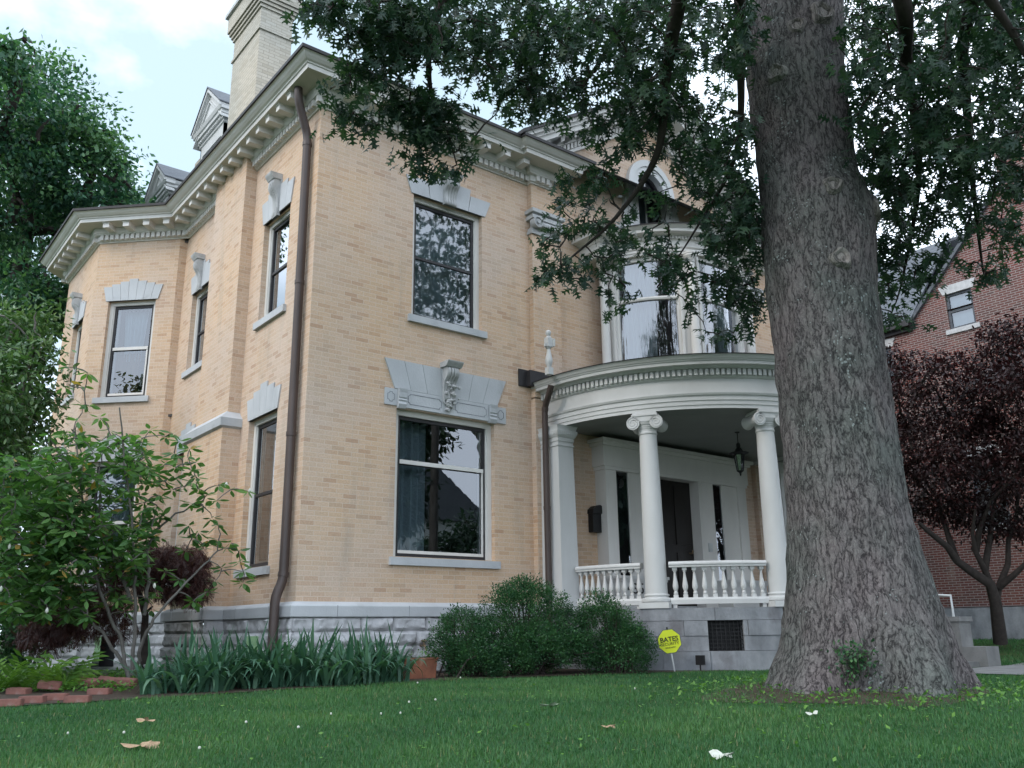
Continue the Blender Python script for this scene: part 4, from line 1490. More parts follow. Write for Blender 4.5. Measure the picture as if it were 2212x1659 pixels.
# stone base ring with steps gap in front
mb = MB()
def ring_sector(mb, r0, r1, a0, a1, z0, z1, n=24, mi=0):
    A, B = arc(PCX, PCY, r0, a0, a1, n), arc(PCX, PCY, r1, a0, a1, n)
    for k in range(n):
        mb.hexa([(*B[k], z0), (*B[k + 1], z0), (*A[k + 1], z0), (*A[k], z0), (*B[k], z1), (*B[k + 1], z1), (*A[k + 1], z1), (*A[k], z1)], mi)
courses = [(-0.30, -0.125), (-0.515, -0.305), (-0.725, -0.52), (-1.1, -0.73)]
rb = np.random.default_rng(5)
for side_, (a0, a1) in ((-1, (180, 244.5)), (1, (295.5, 360))):
    mb = MB()
    for ci, (za, zb) in enumerate(courses):
        a = a0
        while a < a1 - 1:
            st = rb.uniform(11, 17) if ci else rb.uniform(18, 24)
            b = min(a + st, a1)
            if a1 - b < 6: b = a1
            segs = [(a, b)]
            if ci in (1, 2):               # leave the grille opening free
                for v0, v1 in ((223.6, 233.0), (307.0, 316.4)):
                    nsg = []
                    for s0, s1 in segs:
                        if s1 <= v0 or s0 >= v1:
                            nsg.append((s0, s1))
                        else:
                            if s0 < v0: nsg.append((s0, v0))
                            if s1 > v1: nsg.append((v1, s1))
                    segs = nsg
            for s0, s1 in segs:
                rr = 3.10 + (0 if ci == 0 else rb.uniform(-0.008, 0.014)) + (0.03 if ci == 3 else 0)
                ring_sector(mb, 2.6, rr, s0 + 0.05, s1 - 0.05, za, zb, max(2, int((s1 - s0) / 2.5)))
            a = b
    xa, xb = sorted((PCX + side_ * 2.6, PCX + side_ * 3.1))
    mb.box(xa, xb, PCY, -0.02, -1.1, -0.125)
    mb.build('porch_base', MAT['dark_stone'], house)
for c0, c1 in ((223.6, 233.0), (307.0, 316.4)):
    mb = MB()
    ring_sector(mb, 2.90, 2.92, c0 - 0.5, c1 + 0.5, -0.74, -0.30, 6)
    for k in range(9):
        a = c0 + (c1 - c0) * k / 8
        ring_sector(mb, 3.03, 3.045, a - 0.10, a + 0.10, -0.735, -0.305, 1)
    for k in range(9):
        z = -0.735 + 0.43 * k / 8
        ring_sector(mb, 3.025, 3.04, c0, c1, z - 0.006, z + 0.006, 6)
    mb.build('vent_grille', MAT['black'], house)
mb = MB()
path = porch_path(3.02, 40, -0.02)
mb.prism([(*q, -0.135) for q in path], [(*q, ZF) for q in path])
mb.build('porch_floor', MAT['concrete'], house)

# steps and cheek walls
mb = MB()
for k in range(5):
    zt = ZF - 0.165 * (k + 1) + 0.0
    yk = -3.42 - 0.30 * k
    mb.box(XC - 0.95, XC + 0.95, yk - 0.30, -2.6, -1.1 + 0.002 * k, zt + 0.02)
mb.build('front_steps', MAT['concrete'], house)
for x0, x1 in ((XC - 1.33, XC - 0.97), (XC + 0.97, XC + 1.33)):
    mb = MB()
    mb.box(x0, x1, -4.70, -3.05, -1.1, -0.36)
    mb.box(x0 - 0.03, x1 + 0.03, -4.73, -3.05, -0.36, -0.29)
    mb.box(x0 - 0.02, x1 + 0.02, -5.05, -4.70, -1.1, -0.72)
    mb.build('step_cheek_wall', MAT['concrete'], house)
mb = MB()
for x in (XC + 1.15,):
    mb.tube([(x, -4.55, -0.3), (x, -4.55, 0.02), (x, -4.0, 0.07), (x, -3.2, 0.55)], 0.02, 8)
mb.build('handrail', MAT['galv'], house)
ground_strip('walkway', [(6.3, -5.15), (8.8, -5.15), (13.5, -4.2), (20, -3.9), (20, -5.2), (13, -5.6), (9.2, -6.4), (8.8, -15), (6.3, -15)], MAT['concrete'], 0.016)


# columns
def column(ang):
    a = R(ang)
    cx, cy = PCX + 2.9 * math.cos(a), PCY + 2.9 * math.sin(a)
    n = np.array([math.cos(a), math.sin(a)])
    t = np.array([-n[1], n[0]])
    mb = MB()
    prof = [(0.166, 0.085)]
    for k in range(15):
        f = k / 14
        prof.append((0.166 - 0.030 * f ** 1.7, 0.10 + (2.52 - 0.10) * f))
    prof += [(0.148, 2.53), (0.150, 2.55), (0.140, 2.565), (0.142, 2.60)]
    mb.lathe(prof, cx, cy, 32)
    col = mb.build('column', MAT['white'], house, smooth=35)
    b = MB()
    obox(b, np.array([cx, cy]), t, n, 0.225, -0.225, 0.225, ZF, -0.035)
    b.lathe([(0.20, -0.035), (0.222, -0.022), (0.228, 0.0), (0.222, 0.022), (0.20, 0.035), (0.178, 0.04), (0.176, 0.055), (0.19, 0.062), (0.192, 0.075), (0.184, 0.088), (0.168, 0.092)], cx, cy, 32)
    b.build('base', MAT['white'], col, smooth=40)
    c = MB()
    F = Face((cx, cy), (t[0], t[1]))
    if F.n[0] * n[0] + F.n[1] * n[1] < 0:
        F = Face((cx, cy), (-t[0], -t[1]))
    c.lathe([(0.142, 2.60), (0.150, 2.61), (0.150, 2.635), (0.158, 2.64), (0.158, 2.66), (0.165, 2.665), (0.185, 2.70), (0.185, 2.73), (0.15, 2.75)], cx, cy, 28)
    for s_ in (-1, 1):
        for oo in (0,):
            # bolster
            pts = [F.pt(s_ * 0.185, 2.70, o) for o in (-0.19, -0.16, -0.08, 0, 0.08, 0.16, 0.19)]
            c.tube(pts, [0.105, 0.10, 0.075, 0.065, 0.075, 0.10, 0.105], 18)
        for sd in (-1, 1):                 # spirals on both faces
            sp_ = []
            for k in range(40):
                th = k / 39 * 2 * PI * 2.1
                rr = 0.098 * (1 - k / 39 * 0.86)
                sp_.append(F.pt(s_ * (0.185 - 0 + rr * math.sin(th)), 2.70 + rr * math.cos(th), sd * 0.192))
            c.tube(sp_, [0.0105 * (1 - 0.4 * k / 39) for k in range(40)], 6)
    c.fprism(F, [(-0.185, 2.735), (-0.06, 2.72), (0.06, 2.72), (0.185, 2.735), (0.185, 2.805), (-0.185, 2.805)], -0.19, 0.19)
    for k in range(13):                    # egg and dart hints
        u = -0.11 + 0.22 * k / 12
        for sd in (-1, 1):
            q = F.pt(u, 2.695, sd * 0.165)
            c.lathe([(0.001, q[2] - 0.022), (0.009, q[2]), (0.001, q[2] + 0.022)], q[0], q[1], 6)
    c.fbox(F, -0.205, 0.205, 2.805, 2.835, -0.205, 0.205)
    c.fbox(F, -0.19, 0.19, 2.835, 2.862, -0.19, 0.19)
    c.build('capital', MAT['white'], col, smooth=40)
    return col
COLA = (-150.4, -113.8, -66.2, -29.6)
for a in COLA:
    column(a)
# square end piers against the wall
for x0, x1 in ((4.24, 4.57), (10.33, 10.66)):
    mb = MB()
    yb = 0.0
    mb.hexa([(x0 - 0.02, -0.58, 0.08), (x1 + 0.02, -0.58, 0.08), (x1 + 0.02, yb, 0.08), (x0 - 0.02, yb, 0.08), (x0, -0.55, 2.60), (x1, -0.55, 2.60), (x1, yb, 2.60), (x0, yb, 2.60)])
    mb.box(x0 - 0.05, x1 + 0.05, -0.61, yb, ZF, 0.08)
    p = mb.build('end_pier', MAT['white'], house)
    c = MB()
    c.box(x0 - 0.015, x1 + 0.015, -0.565, yb, 2.52, 2.545)
    pth = [(x0, yb), (x0, -0.55), (x1, -0.55), (x1, yb)]
    c.sweep(pth, [(0, 2.60), (0.012, 2.60), (0.012, 2.66), (0.03, 2.68), (0.05, 2.72), (0.06, 2.76), (0.06, 2.78), (0.04, 2.785), (0.05, 2.83), (0.065, 2.862), (0, 2.862)])
    for pp, t, n in walk(pth, 0.045, 0.01):
        q = pp + n * 0.045
        c.lathe([(0.001, 2.70), (0.014, 2.72), (0.014, 2.75), (0.001, 2.77)], q[0], q[1], 6)
    c.build('capital', MAT['white'], p, smooth=40)

# entablature: architrave, frieze, dentils, cornice
mb = MB()
EP = [(-0.44, 2.862), (-0.015, 2.862), (-0.015, 2.915), (-0.002, 2.92), (-0.002, 2.985), (0.012, 2.99), (0.012, 3.06), (0.03, 3.065), (0.04, 3.085), (0.045, 3.10), (0.0, 3.104), (0.0, 3.335),
      (0.02, 3.34), (0.035, 3.36), (0.04, 3.37), (0.04, 3.475), (0.09, 3.48), (0.10, 3.50), (0.115, 3.515), (0.195, 3.52), (0.20, 3.57), (0.215, 3.575), (0.22, 3.59), (0.235, 3.60), (0.25, 3.63), (0.27, 3.65), (0.275, 3.652), (0.28, 3.668), (-0.44, 3.70), (-0.44, 2.862)]
em = [0] * (len(EP) - 1)
em[26] = em[27] = 1
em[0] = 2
mb.sweep(porch_path(3.10, 72, -0.02), EP, caps=False, mis=em)
dp = [q for q in arc(PCX, PCY, 3.14, 180, 360, 400)]
tot = PI * 3.14
nd = int(tot / 0.083)
for k in range(nd):
    a = PI + (k + 0.5) / nd * PI
    n = np.array([math.cos(a), math.sin(a)])
    obox(mb, np.array([PCX, PCY]) + n * 3.14, np.array([-n[1], n[0]]), n, 0.026, -0.01, 0.045, 3.375, 3.472)
for sgn in (-1, 1):
    for k in range(5):
        y = -0.05 - 0.083 * k
        obox(mb, np.array([PCX + sgn * 3.14, y]), np.array([0, 1.0]), np.array([sgn * 1.0, 0]), 0.026, -0.01, 0.045, 3.375, 3.472)
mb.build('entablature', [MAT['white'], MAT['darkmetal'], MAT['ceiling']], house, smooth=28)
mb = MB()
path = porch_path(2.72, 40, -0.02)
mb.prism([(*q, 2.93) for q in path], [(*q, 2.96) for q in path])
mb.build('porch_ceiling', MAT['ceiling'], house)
mb = MB()
pa, pb = porch_path(3.36, 60, 0.0), porch_path(1.6, 60, 0.0)
for k in range(len(pa) - 1):
    mb.poly([(*pa[k], 3.672), (*pa[k + 1], 3.672), (*pb[k + 1], 3.86), (*pb[k], 3.86)])
mb.poly([(*q, 3.86) for q in pb])
mb.build('porch_roof', MAT['darkmetal'], house, fixn=False)
# dark flashing where the porch roof meets the pavilion
mb = MB()
mb.box(4.02, 4.9, -0.13, 0.003, 3.60, 3.88)
mb.box(3.86, 4.135, -0.025, 0.002, 3.60, 3.90)
mb.build('flashing', MAT['darkmetal'], house)
# lone turned post left on the porch roof edge
px, py, pz = 3.99, -0.66, 3.66
mb = MB()
mb.box(px - 0.05, px + 0.05, py - 0.05, py + 0.05, pz, pz + 0.12)
mb.lathe([(0.03, pz + 0.12), (0.04, pz + 0.14), (0.058, pz + 0.20), (0.062, pz + 0.25), (0.05, pz + 0.32), (0.034, pz + 0.40), (0.028, pz + 0.45), (0.045, pz + 0.46), (0.045, pz + 0.48), (0.03, pz + 0.485)], px, py, 16)
mb.box(px - 0.05, px + 0.05, py - 0.05, py + 0.05, pz + 0.48, pz + 0.64)
mb.lathe([(0.05, pz + 0.64), (0.045, pz + 0.66), (0.022, pz + 0.67), (0.024, pz + 0.675), (0.042, pz + 0.70), (0.048, pz + 0.73), (0.042, pz + 0.76), (0.02, pz + 0.778), (0.003, pz + 0.78)], px, py, 16)
po = mb.build('railing_post', MAT['white'], house, smooth=40)
mb = MB()
mb.box(px + 0.052, px + 0.075, py - 0.085, py + 0.03, pz + 0.49, pz + 0.62)
mb.box(px - 0.085, px - 0.052, py - 0.02, py + 0.02, pz + 0.48, pz + 0.54)
mb.build('rail_stub', MAT['white'], po)

# balustrades
def baluster_mesh():
    mb = MB()
    mb.box(-0.034, 0.034, -0.034, 0.034, 0.03, 0.075)
    mb.lathe([(0.024, 0.075), (0.03, 0.085), (0.034, 0.10), (0.022, 0.125), (0.026, 0.135), (0.04, 0.17), (0.043, 0.20), (0.038, 0.24), (0.028, 0.30), (0.019, 0.37), (0.016, 0.40), (0.024, 0.41), (0.026, 0.42), (0.022, 0.43)], 0, 0, 14)
    mb.box(-0.034, 0.034, -0.034, 0.034, 0.43, 0.475)
    return mb
bal_me = None
for a0, a1, nb in ((-177.5, -154.6, 10), (-146.2, -118.0, 10), (-62.0, -33.8, 10), (-25.4, -2.5, 10)):
    mb = MB()
    P2 = arc(PCX, PCY, 2.9, a0, a1, 16)
    mb.sweep(P2, [(-0.07, 0.475), (0.07, 0.475), (0.07, 0.50), (0.085, 0.51), (0.085, 0.53), (0.07, 0.545), (0.05, 0.56), (-0.05, 0.56), (-0.07, 0.545), (-0.085, 0.53), (-0.085, 0.51), (-0.07, 0.50), (-0.07, 0.475)])
    bl = mb.build('balustrade', MAT['white'], house, smooth=35)
    mb = MB()
    mb.sweep(P2, [(-0.06, -0.065), (0.06, -0.065), (0.065, 0.0), (0.05, 0.03), (-0.05, 0.03), (-0.065, 0.0), (-0.06, -0.065)])
    for a in (a0 + 1.2, a1 - 1.2):
        n = np.array([math.cos(R(a)), math.sin(R(a))])
        obox(mb, np.array([PCX, PCY]) + n * 2.9, np.array([-n[1], n[0]]), n, 0.03, -0.04, 0.04, -0.12, -0.06)
    mb.build('bottom_rail', MAT['white'], bl)
    for k in range(nb):
        a = R(a0 + (a1 - a0) * (k + 0.55) / nb)
        if bal_me is None:
            o = baluster_mesh().build('baluster', MAT['white'], bl, smooth=40)
            bal_me = o.data
        else:
            o = link('baluster', bal_me, bl)
        o.location = (PCX + 2.9 * math.cos(a), PCY + 2.9 * math.sin(a), 0)
        o.rotation_euler.z = a

# entrance
DS = Face((0, -0.25), (1, 0))
mb = MB()
mb.fbox(DS, 5.58, 5.84, ZF, 2.36, -0.3, 0.02)
mb.fbox(DS, 9.25, 9.51, ZF, 2.36, -0.3, 0.02)
mb.fbox(DS, 6.18, 7.0, ZF, 2.36, -0.3, -0.02)
mb.fbox(DS, 8.05, 8.48, ZF, 2.36, -0.3, 0.02)
mb.fbox(DS, 8.78, 9.25, ZF, 2.36, -0.3, -0.02)
mb.fbox(DS, 5.84, 6.18, ZF, 0.38, -0.3, -0.01)
mb.fbox(DS, 8.48, 8.78, ZF, 0.38, -0.3, -0.01)
mb.fbox(DS, 5.55, 9.54, 2.30, 2.36, -0.3, 0.04)
mb.fbox(DS, 5.52, 9.57, 2.36, 2.72, -0.3, 0.05)
mb.fbox(DS, 5.47, 9.62, 2.72, 2.78, -0.3, 0.10)
mb.fbox(DS, 5.42, 9.67, 2.78, 2.84, -0.3, 0.15)
mb.fbox(DS, 6.55, 6.95, ZF, 2.36, -0.05, 0.03)
ds = mb.build('entrance_surround', MAT['trim'], house)
mb = MB()
mb.fbox(DS, 7.0, 8.05, ZF, 2.36, -0.28, -0.2)
for v0, v1 in ((0.15, 0.95), (1.1, 2.2)):
    for u0, u1 in ((7.08, 7.48), (7.57, 7.97)):
        mb.fbox(DS, u0, u1, v0, v1, -0.2, -0.18)
d = mb.build('door', MAT['door'], ds)
mb = MB()
mb.tube([DS.pt(7.93, 0.95, -0.2), DS.pt(7.93, 0.95, -0.13), DS.pt(7.93, 1.0, -0.11)], 0.018, 8)
mb.build('handle', MAT['brass'], ds)
for a, b in ((5.84, 6.18), (8.48, 8.78)):
    mb = MB()
    mb.fbox(DS, a, b, 0.38, 2.30, -0.16, -0.06)
    sl = mb.build('sidelight', MAT['door'], ds)
    g = MB()
    g.poly([DS.pt(a, 0.38, -0.04), DS.pt(b, 0.38, -0.04), DS.pt(b, 2.30, -0.04), DS.pt(a, 2.30, -0.04)])
    g.build('pane', MAT['glass'], ds, fixn=False)
# pedestals under the sidelights, one carries the house number
PF = Face((0, -0.62), (1, 0))
for x0, x1 in ((5.50, 6.60), (8.40, 9.45)):
    mb = MB()
    mb.fbox(PF, x0, x1, ZF, 0.36, -0.35, 0)
    mb.fbox(PF, x0 - 0.02, x1 + 0.02, 0.36, 0.40, -0.35, 0.02)
    mb.fbox(PF, x0 - 0.04, x1 + 0.04, 0.40, 0.45, -0.35, 0.04)
    mb.fbox(PF, x0 - 0.01, x1 + 0.01, ZF, -0.04, -0.35, 0.015)
    mb.build('pedestal', MAT['white'], house)


def text_mesh(txt, size, F, u, v, o, name, mat, parent, depth=0.004, sx=1.0, align='CENTER', bold=0.0):
    cu = bpy.data.curves.new(name, 'FONT')
    cu.body = txt
    cu.size = size
    cu.extrude = depth
    cu.align_x = align
    cu.align_y = 'CENTER'
    cu.resolution_u = 3
    cu.offset = bold
    ob = bpy.data.objects.new(name, cu)
    COL.objects.link(ob)
    bpy.context.view_layer.update()
    me = bpy.data.meshes.new_from_object(ob.evaluated_get(bpy.context.evaluated_depsgraph_get()))
    bpy.data.objects.remove(ob)
    bpy.data.curves.remove(cu)
    if isinstance(F, Face):
        t, n = F.t, F.n
        c = np.array(F.pt(u, v, o))
        up = np.array([0, 0, 1.0])
    else:
        t, up, n, c = F
        c = np.array(c) + t * u + up * v + n * o
    M4 = Matrix(((t[0] * sx, up[0], n[0], c[0]), (t[1] * sx, up[1], n[1], c[1]), (t[2] * sx, up[2], n[2], c[2]), (0, 0, 0, 1)))
    me.transform(M4)
    me.materials.clear()
    me.materials.append(mat)
    return link(name, me, parent)


text_mesh('435', 0.25, PF, 5.83, 0.235, 0.004, 'house_number', MAT['black'], house, sx=1.12)
mb = MB()
mb.fbox(DS, 8.22, 8.32, 0.98, 1.14, 0.02, 0.05)
mb.build('doorbell', MAT['galv'], house)
# hose tap on the foundation
mb = MB()
mb.tube([FF.pt(1.94, -0.60, 0.05), FF.pt(1.94, -0.60, 0.17), FF.pt(1.94, -0.66, 0.20)], 0.014, 8)
mb.tube([FF.pt(1.94, -0.60, 0.14), FF.pt(1.94, -0.54, 0.14)], 0.01, 6)
mb.tube([FF.pt(1.90, -0.535, 0.14), FF.pt(1.98, -0.535, 0.14)], 0.012, 6)
mb.build('hose_tap', MAT['brass'], house)

# ---------------------------------------------------------------- bow window over the porch
BR = 1.66
def bpath(r, a0=188, a1=352, n=40):
    return arc(XC, 0, r, a0, a1, n)
mb = MB()
mb.sweep([(XC - 1.72, 0)] + bpath(1.70, 186, 354, 48) + [(XC + 1.72, 0)], [(-0.12, 3.75), (0.03, 3.75), (0.03, 4.05), (0.05, 4.07), (0.05, 4.12), (-0.12, 4.14), (-0.12, 3.75)], caps=False)
COLB = (190.5, 243.5, 296.5, 349.5)
bw_r = {}
bow = mb.build('bow_window', MAT['trim'], house, smooth=30)
mb = MB()                                  # mullion piers behind the colonnettes
for a, hw in ((190.5, 5.5), (243.5, 7.0), (296.5, 7.0), (349.5, 5.5)):
    mb.sweep(arc(XC, 0, 1.66, a - hw, a + hw, 6), [(-0.10, 4.12), (0.02, 4.12), (0.02, 6.22), (-0.10, 6.22), (-0.10, 4.12)])
    for e_ in (a - hw, a + hw - 1.6):
        mb.sweep(arc(XC, 0, 1.66, e_, e_ + 1.6, 2), [(0.0, 4.12), (0.05, 4.12), (0.05, 6.22), (0.0, 6.22), (0.0, 4.12)])
mb.build('mullion', MAT['trim'], bow, smooth=30)
for a in COLB:
    cx, cy = XC + 1.80 * math.cos(R(a)), 1.80 * math.sin(R(a))
    mb = MB()
    mb.lathe([(0.10, 3.80), (0.10, 4.02), (0.105, 4.03), (0.11, 4.06), (0.105, 4.09), (0.09, 4.10), (0.084, 4.12)] + [(0.084 - 0.014 * (k / 8) ** 1.6, 4.12 + 1.90 * k / 8) for k in range(1, 9)] + [(0.078, 6.03), (0.08, 6.05), (0.075, 6.06), (0.09, 6.10), (0.12, 6.14), (0.12, 6.17), (0.13, 6.18), (0.13, 6.21), (0.10, 6.215)], cx, cy, 20)
    mb.build('colonnette', MAT['trim'], bow, smooth=35)
for a0, a1 in ((196.0, 236.5), (250.5, 289.5), (303.5, 344.0)):
    mb = MB()
    mb.sweep(arc(XC, 0, 1.62, a0, a1, 14), [(-0.04, 5.37), (0.035, 5.37), (0.045, 5.40), (0.035, 5.43), (-0.04, 5.43), (-0.04, 5.37)])
    mb.sweep(arc(XC, 0, 1.62, a0, a1, 14), [(-0.04, 6.14), (0.04, 6.14), (0.04, 6.22), (-0.04, 6.22), (-0.04, 6.14)])
    for e_ in (a0, a1 - 1.6):
        mb.sweep(arc(XC, 0, 1.62, e_, e_ + 1.6, 2), [(-0.04, 4.12), (0.03, 4.12), (0.03, 6.14), (-0.04, 6.14), (-0.04, 4.12)])
    mb.build('sash', MAT['trim'], bow, smooth=30)
    mb = MB()
    p_ = arc(XC, 0, 1.61, a0 + 1.5, a1 - 1.5, 20)
    for k in range(20):
        mb.poly([(*p_[k], 4.12), (*p_[k + 1], 4.12), (*p_[k + 1], 6.16), (*p_[k], 6.16)])
    o = mb.build('pane', MAT['old_glass'], bow, fixn=False)
    o.data.polygons.foreach_set('use_smooth', [True] * len(o.data.polygons))
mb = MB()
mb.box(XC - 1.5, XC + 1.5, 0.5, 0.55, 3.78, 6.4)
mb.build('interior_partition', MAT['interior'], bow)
# bow entablature with end blocks
bp_ = [(XC - 2.0, 0.0), (XC - 2.0, -0.50), (XC - 1.74, -0.50)] + arc(XC, 0, 1.70, 200, 340, 40) + [(XC + 1.74, -0.50), (XC + 2.0, -0.50), (XC + 2.0, 0.0)]
mb = MB()
BP = [(-0.3, 6.22), (0.04, 6.22), (0.04, 6.27), (0.055, 6.275), (0.055, 6.32), (0.075, 6.33), (0.085, 6.345), (0.05, 6.35), (0.05, 6.48), (0.07, 6.49), (0.07, 6.55), (0.12, 6.555), (0.13, 6.575), (0.25, 6.58), (0.255, 6.63), (0.28, 6.65), (0.31, 6.68), (0.33, 6.685), (0.335, 6.71), (-0.3, 6.74)]
bm_ = [0] * (len(BP) - 1)
bm_[0] = 1
bm_[17] = bm_[18] = 2
mb.sweep(bp_, BP, caps=False, mis=bm_)
nd = 70
for k in range(nd):
    a = R(202 + 136 * (k + 0.5) / nd)
    n = np.array([math.cos(a), math.sin(a)])
    obox(mb, np.array([XC, 0]) + n * 1.77, np.array([-n[1], n[0]]), n, 0.018, -0.005, 0.035, 6.493, 6.548)
mb.poly([(q[0], q[1], 6.73) for q in bp_])
ro = [(XC + (q[0] - XC) * 1.02, q[1] * 1.02) for q in bp_]
for k in range(len(bp_) - 1):
    mb.poly([(*ro[k], 6.738), (*ro[k + 1], 6.738), (XC + (ro[k + 1][0] - XC) * 0.4, min(0.0, ro[k + 1][1] * 0.1), 7.02), (XC + (ro[k][0] - XC) * 0.4, min(0.0, ro[k][1] * 0.1), 7.02)], 2)
mb.build('bow_entablature', [MAT['trim'], MAT['soffit'], MAT['darkmetal']], bow, smooth=28)


def arc_curtain(a0, a1, r, label, waves):
    mb = MB()
    n = waves * 8
    pts = []
    for i in range(n + 1):
        a = R(a0 + (a1 - a0) * i / n)
        rr = r + 0.03 * math.sin(2 * PI * waves * i / n) + 0.015 * math.sin(2 * PI * waves * 0.37 * i / n)
        pts.append((XC + rr * math.cos(a), rr * math.sin(a)))
    for k in range(n):
        mb.poly([(*pts[k], 4.1), (*pts[k + 1], 4.1), (*pts[k + 1], 6.2), (*pts[k], 6.2)])
    tag(mb.build('curtain', MAT['curtain'], None, fixn=False), label, 'curtain', 'curtains behind the window panes')
arc_curtain(197, 221, 1.46, 'white sheer curtain at the left of the curved bow window above the porch', 7)
arc_curtain(270, 289, 1.46, 'white sheer curtain in the middle light of the curved bow window', 6)

# ------------------------------------------------------------------ things at the porch
m = thing('mailbox', (5.53, -0.12, 1.2), 'black wall mailbox with arched lid hung on the brick beside the entrance', 'mailbox')
MF = Face((5.53, -0.0), (1, 0))
mb = MB()
mb.fbox(MF, -0.15, 0.15, 1.21, 1.56, 0.0, 0.12)
mb.build('box', MAT['black'], m)
mb = MB()
mb.fprism(MF, [(-0.17, 1.53), (0.17, 1.53), (0.16, 1.60), (0.08, 1.66), (0, 1.68), (-0.08, 1.66), (-0.16, 1.60)], 0.0, 0.15)
mb.build('lid', MAT['black'], m)

lx, ly = 7.42, -1.75
LK = 1.08
def lz(prof):
    return [(r_ * LK, 2.72 - (2.62 - z) * LK if z < 2.62 else z + 0.10 * (z < 2.7)) for r_, z in prof]
la = thing('lantern', (lx, ly, 2.93), 'black pagoda-topped lantern hanging on a chain under the porch ceiling', 'lantern')
mb = MB()
mb.tube([(lx, ly, 2.93), (lx, ly, 2.62)], 0.008, 6)
mb.lathe([(0.04, 2.915), (0.045, 2.928), (0.02, 2.93)], lx, ly, 10)
mb.build('chain', MAT['black'], la)
mb = MB()
mb.lathe(lz([(0.01, 2.64), (0.03, 2.62), (0.035, 2.58), (0.03, 2.56), (0.05, 2.53), (0.075, 2.49), (0.12, 2.45), (0.155, 2.46), (0.16, 2.47), (0.15, 2.445), (0.11, 2.43), (0.02, 2.43)]), lx, ly, 6)
mb.build('lantern_top', MAT['black'], la)
mb = MB()
for k in range(6):
    a = k * PI / 3
    mb.tube([(lx + 0.085 * LK * math.cos(a), ly + 0.085 * LK * math.sin(a), 2.72 - 0.19 * LK), (lx + 0.05 * LK * math.cos(a), ly + 0.05 * LK * math.sin(a), 2.72 - 0.45 * LK)], 0.007, 5)
mb.lathe(lz([(0.055, 2.175), (0.055, 2.165), (0.02, 2.14), (0.012, 2.10), (0.001, 2.08)]), lx, ly, 6)
mb.lathe(lz([(0.012, 2.175), (0.012, 2.28), (0.001, 2.30)]), lx, ly, 8)
mb.build('frame', MAT['black'], la)
mb = MB()
mb.lathe(lz([(0.08, 2.43), (0.048, 2.175)]), lx, ly, 6)
mb.build('glass', MAT['old_glass'], la)

# ------------------------------------------------------------------ neighbour's red brick house
XN = 20.0
nb = thing('brick_house', (XN, 2.0, -0.8), 'red brick house with grey slate roof standing beyond the oak on the right', 'house')
NF = Face((XN, 0), (0, -1))                # u = -y
mb = MB()
NW1 = (0.13, 0.89, 7.88, 8.97)
NW2 = (-2.35, -1.70, 6.7, 7.85)
NW3 = (0.1, 0.95, 2.2, 4.1)
NW4 = (3.6, 4.5, 2.2, 4.1)
NW5 = (3.6, 4.4, 5.2, 6.9)
NCEL = (1.1, 2.0, -0.75, -0.15)
wall_holes(mb, NF, -12.0, 7.0, 0.05, 8.5, [NW2, NW3, NW4, NW5, (NW1[0], NW1[1], NW1[2], 8.5)], 0.15)
gA, gB, gC = -0.84, 5.0, 2.08
zA = 8.5 + (gC - gA) * 1.06
def nz_(u):
    return 8.5 + 1.06 * (u - gA if u < gC else gB - u)
P = NF.pt
mb.poly([P(gA, 8.5), P(NW1[0], 8.5), P(NW1[0], nz_(NW1[0]))])
mb.poly([P(NW1[0], 8.97), P(NW1[1], 8.97), P(NW1[1], nz_(NW1[1])), P(NW1[0], nz_(NW1[0]))])
mb.poly([P(NW1[1], 8.5), P(gB, 8.5), P(gC, zA), P(NW1[1], nz_(NW1[1]))])
for a, b in ((NW1[0], NW1[0]), (NW1[1], NW1[1])):
    mb.poly([P(a, 8.5), P(a, 8.97), P(a, 8.97, -0.15), P(a, 8.5, -0.15)])
mb.poly([(XN, -7, 0.05), (XN + 10, -7, 0.05), (XN + 10, -7, 8.5), (XN, -7, 8.5)])
mb.poly([(XN, 12, 0.05), (XN + 10, 12, 0.05), (XN + 10, 12, 8.5), (XN, 12, 8.5)])
mb.poly([(XN + 10, -7, 0.05), (XN + 10, 12, 0.05), (XN + 10, 12, 8.5), (XN + 10, -7, 8.5)])
mb.build('wall', MAT['red_brick'], nb, fixn=False)
mb = MB()
wall_holes(mb, Face((XN - 0.06, 0), (0, -1)), -12, 7.06, -1.4, 0.05, [NCEL], 0.2)
mb.fbox(NF, -12, 7.06, 0.03, 0.05, 0, 0.06)
mb.build('foundation', MAT['dark_stone'], nb, fixn=False)
mb = MB()
mb.fbox(NF, 1.05, 2.05, -0.8, -0.1, -0.25, -0.2)
mb.build('cellar_opening', MAT['black'], nb)
mb = MB()
mb.box(XN + 0.5, XN + 9.8, -6.9, 11.9, 0, 8.4)
mb.build('interior_partition', MAT['interior'], nb)
